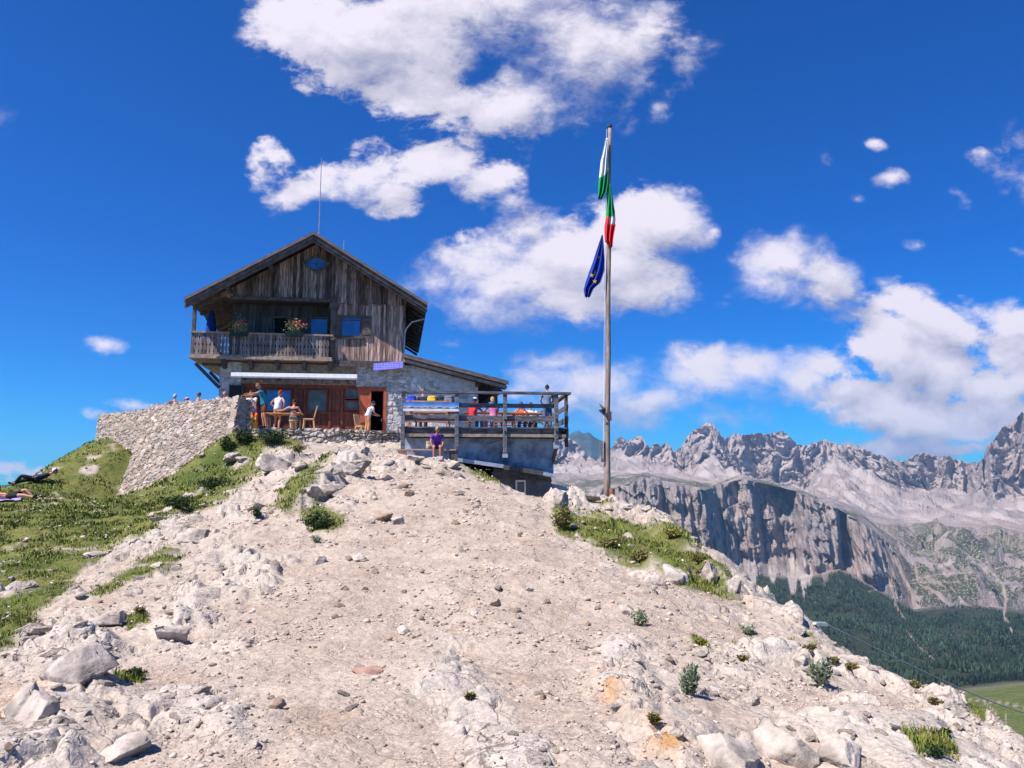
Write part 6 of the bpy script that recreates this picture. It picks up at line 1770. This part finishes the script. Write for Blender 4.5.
# 240 smaller loose stones, each its own object
def loose_stones():
    rng = np.random.default_rng(21)
    protos = []
    for k in range(9):
        V_, F_ = rock_mesh(200+k, 3)
        V_ = V_*np.array([1.0, rng.uniform(.6,.95), rng.uniform(.4,.7)])
        me = np_mesh('loose_stone', V_, F_); me.materials.append((M_ROCK, M_ROCKB, M_ROCKG)[(0,0,1,0,2,0,0,1,0)[k]]); protos.append(me)
    n = 0
    while n < 290:
        px, py = rng.uniform(-30, 1050), 455 + 330*rng.uniform(0,1)**1.5
        D = ray(px, py); t = np.geomspace(3.2, 34, 160); gg = ground(D.x*t, t) - D.z*t
        i = np.argmax(gg > 0)
        if gg[i] <= 0: continue
        x, y = D.x*t[i], t[i]
        z, g, path, rock, stain, tone, brown = ground(np.array([x]), np.array([y]), True)
        if (g[0] > .35 and rng.uniform() < .75) or (rock[0] > .5 and rng.uniform() < .5): continue
        cl = fbm(np.array([x*.8]), np.array([y*.8]), 3, 55)[0]
        if cl < -0.05 and rng.uniform() < .75: continue
        o = bpy.data.objects.new('loose_stone', protos[rng.integers(9)]); COL.objects.link(o)
        s = y/FPX*(1.4 + 6.0*rng.uniform()**2.4)
        o.location = (x, y, z[0] + s*.18); o.scale = (s, s, s); o.rotation_euler = (rng.uniform(-.3,.3), rng.uniform(-.3,.3), rng.uniform(0,6.28))
        tag(o, 'small loose stone lying on the ground of the ridge', 'stone', 'loose stones scattered over the ridge')
        n += 1
loose_stones()

def bedrock_blocks():
    """angular blocks of bedrock that jut out of the ridge, laid along the strata"""
    rng = np.random.default_rng(61)
    protos = []
    for k in range(12):
        V_, F_ = rock_mesh(400+k, 4)
        V_ = V_*np.array([1.0, rng.uniform(.42,.7), rng.uniform(.34,.6)])
        me = np_mesh('bedrock_block', V_, F_); me.materials.append(M_ROCK); protos.append(me)
    n = 0; tries = 0
    while n < 150 and tries < 12000:
        tries += 1
        px, py = rng.uniform(-30, 1050), 450 + 340*rng.uniform(0,1)**1.35
        D = ray(px, py); t = np.geomspace(3.2, 32, 140); gg = ground(D.x*t, t) - D.z*t
        i = np.argmax(gg > 0)
        if gg[i] <= 0: continue
        x, y = D.x*t[i], t[i]
        z, g, path, rock, stain, tone, brown = ground(np.array([x]), np.array([y]), True)
        if path[0] > .75 or (rock[0] < .35 and rng.uniform() < .85) or (g[0] > .5 and rng.uniform() < .8): continue
        o = bpy.data.objects.new('bedrock_block', protos[rng.integers(12)]); COL.objects.link(o)
        s = y/FPX*(5 + 16*rng.uniform()**1.8)*(0.75 if g[0] > .4 else 1)*(0.7 if x < -1 and y < 9 else 1)
        lie = R(50 if x < 0 else -62) + rng.normal(0, .35)
        o.location = (x, y, z[0] + s*rng.uniform(-.24, -.06)); o.scale = (s*rng.uniform(.9,1.4), s, s*rng.uniform(.7,1.1)); o.rotation_euler = (rng.normal(0,.22)+.2, rng.normal(0,.2), lie)
        tag(o, 'angular pale bedrock block jutting out of the rocky ground', 'rock', 'bedrock blocks jutting out of the ridge')
        n += 1
bedrock_blocks()

def gravel():
    rng = np.random.default_rng(33)
    ico = []
    for k in range(6):
        V_, F_ = rock_mesh(300+k, 1); ico.append((V_*np.array([1, rng.uniform(.6,1), rng.uniform(.4,.7)]), F_))
    N = 75000
    u = rng.uniform(0, 1, N); y = 2.6*(32/2.6)**u; x = rng.uniform(-.72, .72, N)*y
    z, g, path, rock, stain, tone, brown = ground(x, y, True)
    dens = (0.30 + 0.85*fbm(x*0.9, y*0.9, 4, 66))*(1-.85*g)*(1-.35*rock)
    k = rng.uniform(0, 1, N) < dens
    x, y, z = x[k], y[k], z[k]
    Vs, Fs, b = [], [], 0
    for q in range(len(x)):
        V_, F_ = ico[rng.integers(6)]
        s = y[q]/FPX*rng.uniform(.5, 1.15)*(1 + 2.8*rng.uniform()**5)*(1.15 if y[q] < 8 else 1)
        a = rng.uniform(0, 6.28); c_, s_ = math.cos(a), math.sin(a)
        W = V_*s
        Vs.append(np.stack([W[:,0]*c_ - W[:,1]*s_ + x[q], W[:,0]*s_ + W[:,1]*c_ + y[q], W[:,2] + z[q] + s*.15], 1)); Fs.append(F_ + b); b += len(W)
    o = link_mesh('gravel', np_mesh('gravel', np.vstack(Vs), np.vstack(Fs)), M_GRAVEL)
    tag(o, 'fine pale gravel chips strewn over the dusty ridge', 'gravel', kind='stuff')
gravel()

GRASS_M = mat('alpine_grass_blades', (0.092,0.152,0.024), 0.8, 0.3, 0.7, island=0.5, col2=(0.215,0.175,0.05))
def grass():
    rng = np.random.default_rng(44)
    N = 620000
    u = rng.uniform(0, 1, N); y = 4.0*(40/4.0)**u; x = rng.uniform(-.85, .62, N)*y
    z, g, *_ = ground(x, y, True)
    cl = fbm(x*1.3, y*1.3, 3, 88)
    k = (rng.uniform(0, 1, N) < g*(0.66+0.6*cl))
    k &= ~((np.abs(x-BL.x) < 1.8) & (np.abs(y-BL.y) < 1.2))
    x, y, z, cl = x[k], y[k], z[k], cl[k]
    n = len(x)
    h = rng.uniform(.02, .058, n)*(1+.9*np.clip(cl, -.5, 1))*np.clip(y/16, .7, 1.3); w = h*rng.uniform(.16, .34, n)*np.clip(y/9, 1, 2.4)
    a = rng.uniform(0, 6.28, n); lean = rng.uniform(.1, .75, n)*h; la = rng.uniform(0, 6.28, n)
    dx, dy = np.cos(a)*w/2, np.sin(a)*w/2
    p0 = np.stack([x-dx, y-dy, z-.02], 1); p1 = np.stack([x+dx, y+dy, z-.02], 1)
    m0 = np.stack([x-dx*.7+np.cos(la)*lean*.4, y-dy*.7+np.sin(la)*lean*.4, z+h*.6], 1); m1 = m0 + np.stack([dx*1.4, dy*1.4, dx*0], 1)
    tp = np.stack([x+np.cos(la)*lean, y+np.sin(la)*lean, z+h], 1)
    Vv = np.stack([p0, p1, m1, m0, tp], 1).reshape(-1, 3)
    b = np.arange(n)*5
    F = np.vstack([np.stack([b, b+1, b+2], 1), np.stack([b, b+2, b+3], 1), np.stack([b+3, b+2, b+4], 1)])
    o = link_mesh('grass', np_mesh('grass', Vv, F), GRASS_M)
    tag(o, 'short green alpine turf on the slopes of the ridge', 'grass', kind='stuff')
grass()

def wildflowers():
    rng = np.random.default_rng(71)
    N = 9000
    u = rng.uniform(0, 1, N); y = 7*(32/7.0)**u; x = rng.uniform(-.8, .35, N)*y
    z, g, *_ = ground(x, y, True)
    cl = fbm(x*.7+8, y*.7, 3, 93)
    k = (g > .7) & (cl > .12) & (rng.uniform(0, 1, N) < .6); x, y, z = x[k], y[k], z[k]
    g_ = MB()
    for a, b, c in zip(x, y, z):
        s = rng.uniform(.010, .022)*min(1.6, max(1, b/14)); h = rng.uniform(.05, .10)
        t = rng.normal(0, .3, 2)
        p = [(a+s*math.cos(q), b+s*math.sin(q), c+h+t[0]*s*math.cos(q)+t[1]*s*math.sin(q)) for q in (0, 1.26, 2.51, 3.77, 5.03)]
        g_.add(p, [(0,1,2,3,4)])
    m = mat('meadow_petals', (0.52,0.46,0.56), .8, .2, 20, island=.5)
    tag(g_.build('wildflowers', m), 'tiny pale and violet flowers dotting the turf', 'flowers', kind='stuff')
wildflowers()

SHRUB_M = {'dark': mat('dark_shrub_leaves', (0.045,0.075,0.022), .75, .3, 6, island=.5), 'olive': mat('olive_shrub_leaves', (0.19,0.165,0.055), .75, .3, 6, island=.5), 'grey': mat('grey_green_leaves', (0.25,0.29,0.19), .8, .25, 6, island=.4), 'moss': mat('yellow_green_cushion', (0.24,0.23,0.05), .8, .3, 8, island=.4)}
def plant(px, py, wpx, hpx, col, label, n=900, upright=False, cat='shrub', leaf=.05, name='shrub', group=None):
    p = hit(px, py + hpx*.3); s = p.y/FPX; w, h = wpx*s/2, hpx*s
    root = empty(name, (p.x, p.y, gz(p.x, p.y)), 0, label, cat, group)
    rng = np.random.default_rng(int(px*7+py)); lm = MB(); sm = MB()
    tips = []
    for k in range(max(6, n//60)):
        a = rng.uniform(0, 6.28); r = rng.uniform(.1, .9)*w; t = Vector((r*math.cos(a), r*math.sin(a)*.7, h*rng.uniform(.45, .95)*(1-.5*(r/w)**2)))
        sm.tube([(t.x*.2, t.y*.2, -.03), (t.x*.6, t.y*.6, t.z*.6), t], [.012*h+.003, .008*h+.002, .002], 4, cap=False); tips.append(t)
    for k in range(n):
        t = tips[rng.integers(len(tips))]; q = rng.uniform(.25, 1.05)
        c = np.array([t.x*q, t.y*q, t.z*q]) + rng.normal(0, 1, 3)*[w*.13, w*.13, h*.10]
        if c[2] < 0: c[2] = abs(c[2])*.5
        a = rng.normal(0,1,3); a[2] = abs(a[2])*(2.2 if upright else .8); a /= np.linalg.norm(a); b = rng.normal(0,1,3); b = b - a*(a@b); b /= np.linalg.norm(b)
        L = leaf*rng.uniform(.6,1.3)
        lm.add([c, c+a*L*.5-b*L*.22, c+a*L, c+a*L*.5+b*L*.22], [(0,1,2,3)])
    lm.build('foliage', SHRUB_M[col], root); sm.build('stem', M['wood_beam'], root)
plant(243, 440, 26, 16, 'dark', 'dark green bush at the foot of the wall end', 1300, leaf=.09)
plant(272, 442, 34, 14, 'dark', 'dark green bush below the terrace edge under the tables', 1500, leaf=.09)
plant(228, 448, 18, 14, 'dark', 'dark bush close under the right end of the tall wall', 900, leaf=.09)
plant(296, 449, 24, 8, 'olive', 'low olive bush below the low step wall', 700, leaf=.07)
plant(212, 485, 50, 12, 'dark', 'spreading dark green patch of bush on the slope below the wall', 1500, leaf=.08)
plant(180, 505, 44, 12, 'dark', 'blue-green patch of low bush lower down the grass slope', 1300, leaf=.07)
plant(318, 524, 40, 16, 'dark', 'dark green bush among pale rocks left of the path', 1600, leaf=.055)
plant(316, 541, 14, 8, 'grey', 'small grey-green plant just below the dark bush left of the path', 500, leaf=.03)
plant(257, 515, 20, 10, 'dark', 'small dark bush among the rocks below the white boulder', 700, leaf=.05)
plant(565, 524, 26, 24, 'olive', 'round brownish-green shrub at the right edge of the path top', 1700, leaf=.055)
plant(612, 545, 30, 12, 'olive', 'olive shrub in the turf right of the round shrub', 1200, leaf=.05)
plant(641, 560, 34, 11, 'olive', 'brownish shrub in the middle of the right-hand turf', 1200, leaf=.05)
plant(672, 535, 26, 9, 'moss', 'yellow-green tuft near the upper edge of the right-hand turf', 900, leaf=.05)
plant(700, 560, 20, 9, 'olive', 'olive tuft between white rocks at the right end of the turf', 800, leaf=.045)
plant(641, 621, 21, 18, 'grey', 'round grey-green cushion plant on bare gravel right of the path', 900, leaf=.03, cat='plant', name='cushion_plant')
plant(690, 688, 24, 26, 'grey', 'upright grey-green plant in front of the split boulder', 800, True, leaf=.045, cat='plant', name='alpine_plant')
plant(822, 678, 24, 24, 'grey', 'spiky grey-green plant on the pale rock slope at the right', 800, True, leaf=.05, cat='plant', name='alpine_plant')
plant(748, 632, 24, 8, 'grey', 'flat grey-green plant high on the right-hand rock slope', 500, leaf=.035, cat='plant', name='alpine_plant')
for x, y, w, h, lab in ((870, 658, 20, 8, 'yellow-green cushion on the skyline above the steel cable'), (888, 667, 16, 6, 'lower of two yellow-green cushions on the right skyline'), (812, 650, 16, 8, 'olive cushion upslope of the spiky plant'), (700, 643, 18, 10, 'bright green cushion on the rocks below the right turf'), (742, 660, 16, 8, 'olive cushion in a crack on the right rock slope'), (835, 668, 20, 8, 'olive cushion just right of the spiky plant'), (915, 686, 14, 8, 'olive tuft by the skyline right of the cushions'), (935, 706, 16, 7, 'olive tuft low on the right skyline'), (850, 672, 16, 7, 'small olive tuft right of the spiky plant'), (935, 755, 40, 14, 'green leafy patch at the bottom right'), (132, 676, 28, 12, 'dark green moss cushion beside the lower-left boulder'), (655, 722, 14, 16, 'olive weed growing beside the orange rock'), (140, 612, 20, 14, 'grey-green weed among the rocks left of the path'), (700, 574, 16, 8, 'short tuft below the steep white rock'), (470, 700, 10, 4, 'green moss streak along the central rock rib'), (945, 735, 14, 6, 'brown tuft above the leafy patch at the bottom right')):
    plant(x, y, w*.9, h*.62, 'moss' if 'yellow' in lab or 'bright' in lab else ('dark' if 'dark' in lab or 'leafy' in lab else 'olive'), lab, 420, leaf=.028, cat='plant', name='cushion_plant', group='small cushions of alpine plants')
plant(122, 452, 3, 2, 'dark', 'tiny green tuft growing out of the tall stone wall', 60, leaf=.05) if False else None
# ------------------------------------------------------------------ air
HAZE = 5.2e-5
def build_haze():
    b = MB(); b.box(-16200, 16200, -6200, 16200, -705, 760)
    m = bpy.data.materials.new('thin_mountain_haze'); m.use_nodes = True
    t = NT(m.node_tree); t.n.clear()
    out = t.node('ShaderNodeOutputMaterial'); v = t.node('ShaderNodeVolumePrincipled')
    v.inputs['Density'].default_value = HAZE; v.inputs['Color'].default_value = (0.33, 0.62, 1.0, 1); v.inputs['Anisotropy'].default_value = 0.15
    t.link(v.outputs[0], out.inputs['Volume'])
    m.cycles.homogeneous_volume = True
    tag(b.build('haze', m), kind='stuff')
if HAZE > 0: build_haze()

# ------------------------------------------------------------------ sky and clouds (by world direction)
CLOUDS = [  # centre, radii (px of the photograph), turn, strength
 (470,15,205,95,0,.95),(345,30,100,62,0,1.0),(575,45,95,75,0,1.0),(445,100,80,38,0,.7),(300,25,62,48,0,.8),(650,20,75,42,10,.75),(515,100,66,45,0,.9),(395,95,50,34,0,.7),(545,115,48,34,0,.7),
 (370,168,62,32,-6,.72),(430,158,80,32,-14,.74),(490,172,46,32,-30,.8),(395,195,46,22,0,.7),(268,150,34,28,20,.46),(290,186,44,26,-30,.48),(256,172,24,24,0,.42),(330,180,40,22,0,.44),(510,205,30,20,-50,.6),
 (590,262,112,50,18,1.0),(500,282,96,50,0,1.0),(650,212,64,40,10,.95),(470,300,56,32,0,.85),(560,300,90,34,0,.9),(620,235,60,44,0,.9),(440,282,36,22,0,.7),
 (664,102,20,22,30,.62),(690,70,26,46,-10,.5),(628,100,34,40,0,.45),(680,30,46,40,0,.55),
 (785,262,56,42,0,1.0),(812,278,52,32,12,.95),(775,285,48,26,0,.85),(790,240,30,26,0,.8),
 (889,178,21,15,0,.75),(882,144,16,8,10,.55),(857,200,18,9,20,.5),(960,196,22,12,30,.48),(1016,195,16,8,0,.5),(985,154,14,7,0,.48),(825,155,14,10,40,.42),(914,248,12,9,0,.45),(1006,262,18,8,0,.45),(1008,244,26,7,20,.42),(733,302,14,10,0,.42),(710,228,11,8,0,.5),
 (99,341,33,12,0,.95),
 (600,384,100,36,0,1.0),(700,374,94,36,0,.95),(560,366,52,22,0,.8),(745,366,50,26,10,.9),(640,404,120,30,0,.9),(720,418,60,22,0,.7),
 (895,352,84,40,28,.82),(940,322,74,32,25,.8),(1000,312,68,32,20,.76),(855,350,46,22,0,.8),(890,310,34,16,10,.7),(830,366,60,24,0,.8),(960,378,100,36,20,.86),(1020,368,76,42,0,.84),
 (900,412,100,24,6,.88),(985,424,96,24,0,.86),(850,395,66,20,0,.82),(800,384,44,20,0,.7),(1040,420,60,26,0,.9),(890,444,80,14,0,.7),(960,452,80,12,0,.7),
 (456,344,22,11,0,.55),(452,360,12,7,0,.4),(140,404,44,10,0,.62),(97,418,22,12,20,.5),(10,462,24,14,0,.6),(36,466,24,9,0,.55),(68,463,34,8,0,.55),(4,474,40,10,0,.5),(520,392,60,12,0,.6),
 # beyond the frame
 (1180,200,200,90,10,.9),(1250,380,200,60,0,1),(-180,330,160,50,0,.8),(-100,120,120,60,0,.7),(700,-220,300,90,0,.9),(150,-260,260,90,0,.9),
]
def build_world():
    w = bpy.data.worlds.new('World'); SC.world = w; w.use_nodes = True
    t = NT(w.node_tree); t.n.clear()
    out = t.node('ShaderNodeOutputWorld'); bg = t.node('ShaderNodeBackground'); t.link(bg.outputs[0], out.inputs[0])
    sky = t.node('ShaderNodeTexSky'); sky.sky_type = 'NISHITA'; sky.sun_disc = False
    sky.sun_elevation = SUN_EL; sky.sun_rotation = math.atan2(SUN.x, SUN.y); sky.altitude = 2600; sky.air_density = 1.0; sky.dust_density = 0.35; sky.ozone_density = 3.0
    hs = t.node('ShaderNodeHueSaturation'); hs.inputs['Saturation'].default_value = SKY_SAT; hs.inputs['Hue'].default_value = SKY_HUE; hs.inputs['Value'].default_value = 1.0
    t.link(sky.outputs[0], hs.inputs['Color'])
    skyc = t.mix(1.0, hs.outputs[0], SKY_TINT, 'MULTIPLY')
    # direction -> (x/y, z/y) for the half of the sky in front
    g = t.node('ShaderNodeTexCoord').outputs['Generated']
    sx = t.node('ShaderNodeSeparateXYZ'); t.link(g, sx.inputs[0])
    yy = t.math('MAXIMUM', sx.outputs[1], 0.05)
    cv = t.node('ShaderNodeCombineXYZ')
    t.link(t.math('DIVIDE', sx.outputs[0], yy), cv.inputs[0]); t.link(t.math('DIVIDE', sx.outputs[2], yy), cv.inputs[1])
    front = t.rng(sx.outputs[1], 0.05, 0.3)
    # density group
    gr = bpy.data.node_groups.new('cloud_density', 'ShaderNodeTree')
    gr.interface.new_socket('P', in_out='INPUT', socket_type='NodeSocketVector')
    gr.interface.new_socket('D', in_out='OUTPUT', socket_type='NodeSocketFloat')
    q = NT(gr); gi = q.node('NodeGroupInput'); go = q.node('NodeGroupOutput')
    P = gi.outputs[0]
    wn = q.node('ShaderNodeTexNoise'); wn.inputs['Scale'].default_value = 7.0; wn.inputs['Detail'].default_value = 5; wn.inputs['Roughness'].default_value = 0.55; q.link(P, wn.inputs['Vector'])
    d1 = q.node('ShaderNodeVectorMath', operation='SUBTRACT'); q.link(wn.outputs['Color'], d1.inputs[0]); d1.inputs[1].default_value = (.5,.5,.5)
    d2 = q.node('ShaderNodeVectorMath', operation='SCALE'); q.link(d1.outputs[0], d2.inputs[0]); d2.inputs['Scale'].default_value = 0.075
    d3 = q.node('ShaderNodeVectorMath', operation='ADD'); q.link(P, d3.inputs[0]); q.link(d2.outputs[0], d3.inputs[1])
    d4 = q.node('ShaderNodeVectorMath', operation='MULTIPLY'); q.link(d3.outputs[0], d4.inputs[0]); d4.inputs[1].default_value = (1,1,0)
    acc = None
    for cx, cy, rx, ry, rot, st in CLOUDS:
        D = ray(cx, cy); D2 = ray(cx+1, cy); D3 = ray(cx, cy-1)
        kx = 1.34*rx*abs(D2.x-D.x); ky = 1.34*ry*abs(D3.z-D.z)
        mp = q.mapping(d4.outputs[0], loc=(D.x, D.z, 0), rot=(0, 0, -R(rot)), scale=(kx, ky, 1), typ='TEXTURE')
        gt = q.node('ShaderNodeTexGradient', gradient_type='SPHERICAL'); q.link(mp, gt.inputs[0])
        v = q.math('MULTIPLY', gt.outputs['Fac'], st)
        if acc is None: acc = v
        else:
            n = q.n.new('ShaderNodeMath'); n.operation = 'SMOOTH_MAX'; q.link(acc, n.inputs[0]); q.link(v, n.inputs[1]); n.inputs[2].default_value = 0.12
            acc = n.outputs[0]
    q.link(acc, go.inputs[0])
    def body(vec):
        n = t.node('ShaderNodeGroup'); n.node_tree = gr; t.link(vec, n.inputs[0]); return n.outputs[0]
    # billows: upside-down cell noise over several octaves, with finer fractal wisps
    dg = bpy.data.node_groups.new('cloud_detail', 'ShaderNodeTree')
    dg.interface.new_socket('P', in_out='INPUT', socket_type='NodeSocketVector'); dg.interface.new_socket('D', in_out='OUTPUT', socket_type='NodeSocketFloat'); dg.interface.new_socket('Wisp', in_out='OUTPUT', socket_type='NodeSocketFloat')
    e = NT(dg); ei = e.node('NodeGroupInput'); eo = e.node('NodeGroupOutput')
    Q = e.mapping(ei.outputs[0], scale=(1, 1.45, 1))
    w1 = e.node('ShaderNodeTexNoise'); w1.inputs['Scale'].default_value = 13; w1.inputs['Detail'].default_value = 6; w1.inputs['Roughness'].default_value = 0.6; e.link(Q, w1.inputs['Vector'])
    s1 = e.node('ShaderNodeVectorMath', operation='SCALE'); e.link(w1.outputs['Color'], s1.inputs[0]); s1.inputs['Scale'].default_value = 0.075
    s2 = e.node('ShaderNodeVectorMath', operation='ADD'); e.link(Q, s2.inputs[0]); e.link(s1.outputs[0], s2.inputs[1])
    vo = e.node('ShaderNodeTexVoronoi'); vo.feature = 'F1'; vo.normalize = True; vo.inputs['Scale'].default_value = 11; vo.inputs['Detail'].default_value = 4; vo.inputs['Roughness'].default_value = 0.55; vo.inputs['Lacunarity'].default_value = 2.2
    e.link(s2.outputs[0], vo.inputs['Vector'])
    n1 = e.noise(Q, 6.5, 10, 0.60, 0.2); n2 = e.noise(s2.outputs[0], 34, 8, 0.66)
    d = e.math('MULTIPLY', e.math('SUBTRACT', 0.36, vo.outputs['Distance']), 0.85)
    d = e.math('ADD', d, e.math('MULTIPLY', e.math('SUBTRACT', n1, 0.5), 1.85))
    d = e.math('ADD', d, e.math('MULTIPLY', e.math('SUBTRACT', n2, 0.5), 0.55))
    e.link(d, eo.inputs[0]); e.link(n1, eo.inputs[1])
    def detail(vec):
        n = t.node('ShaderNodeGroup'); n.node_tree = dg; t.link(vec, n.inputs[0]); return n.outputs
    def shift(dx, dy):
        o = t.node('ShaderNodeVectorMath', operation='ADD'); t.link(cv.outputs[0], o.inputs[0]); o.inputs[1].default_value = (dx, dy, 0); return o.outputs[0]
    b0 = body(cv.outputs[0]); b1 = body(shift(-0.030, 0.050))
    d0 = detail(cv.outputs[0]); d1 = detail(shift(-0.010, 0.017))
    dens = t.math('ADD', b0, t.math('MULTIPLY', d0[0], t.rng(b0, 0.02, 0.30)))
    # some edges are crisp heaps, some fray out
    soft = t.rng(t.noise(t.mapping(cv.outputs[0], loc=(3.1, 1.7, 0)), 3.0, 3, 0.5), 0.36, 0.62, 0.26, 0.85)
    n = t.node('ShaderNodeMapRange'); n.interpolation_type = 'SMOOTHSTEP'; t.link(dens, n.inputs[0]); n.inputs[1].default_value = 0.24
    t.link(t.math('ADD', soft, 0.24), n.inputs[2])
    cover = t.math('MULTIPLY', n.outputs[0], front)
    thick = t.rng(b0, 0.55, 1.15)
    low = t.math('MULTIPLY', t.math('SUBTRACT', b0, b1), 1.25)            # undersides are greyer
    puff = t.math('MULTIPLY', t.math('SUBTRACT', d0[0], d1[0]), 0.95)     # each heap has a lit and a shaded side
    shade = t.math('ADD', t.math('ADD', low, puff), 0.66)
    shade = t.math('SUBTRACT', shade, t.math('MULTIPLY', thick, 0.34))
    shade = t.math('ADD', shade, t.math('MULTIPLY', t.rng(dens, 0.9, 1.5), 0.18))
    shade = t.rng(shade, 0.05, 1.0, smooth=False)
    # lower clouds are seen through more air
    hz = t.rng(sx.outputs[2], 0.02, 0.22)
    cl = t.mix(shade, CLOUD_DARK, CLOUD_LIT)
    col = t.mix(cover, skyc, cl)
    t.link(col, bg.inputs['Color']); bg.inputs['Strength'].default_value = SKY_STRENGTH
    w.cycles.sampling_method = 'MANUAL'; w.cycles.sample_map_resolution = 512
SKY_SAT, SKY_HUE, SKY_TINT, SKY_STRENGTH = 1.45, 0.5, (0.015, 0.555, 0.85), 0.11
CLOUD_LIT, CLOUD_DARK = (5.1, 4.75, 5.3), (2.1, 2.15, 3.0)
build_world()

def build_sun_camera():
    l = bpy.data.lights.new('sun', 'SUN'); l.energy = 5.0; l.angle = R(0.5); l.color = (1.0, 0.93, 0.85)
    o = bpy.data.objects.new('sun', l); COL.objects.link(o)
    o.rotation_euler = (-SUN).to_track_quat('-Z', 'Y').to_euler(); o.location = SUN*100
    c = bpy.data.cameras.new('camera'); c.sensor_width = 36; c.lens = 36*FPX/1024; c.clip_start = 0.05; c.clip_end = 60000
    k = bpy.data.objects.new('camera', c); COL.objects.link(k)
    k.rotation_euler = (R(90) + PITCH, 0, 0)
    SC.camera = k
    v = SC.view_settings; v.view_transform = 'Standard'; v.look = 'None'; v.gamma = 1.0; v.use_curve_mapping = False; v.exposure = EXPOSURE
    SC.render.engine = 'CYCLES'
    SC.cycles.max_bounces = 6; SC.cycles.diffuse_bounces = 3; SC.cycles.glossy_bounces = 3; SC.cycles.volume_bounces = 0
    SC.cycles.use_denoising = True
EXPOSURE = 0.75
build_sun_camera()
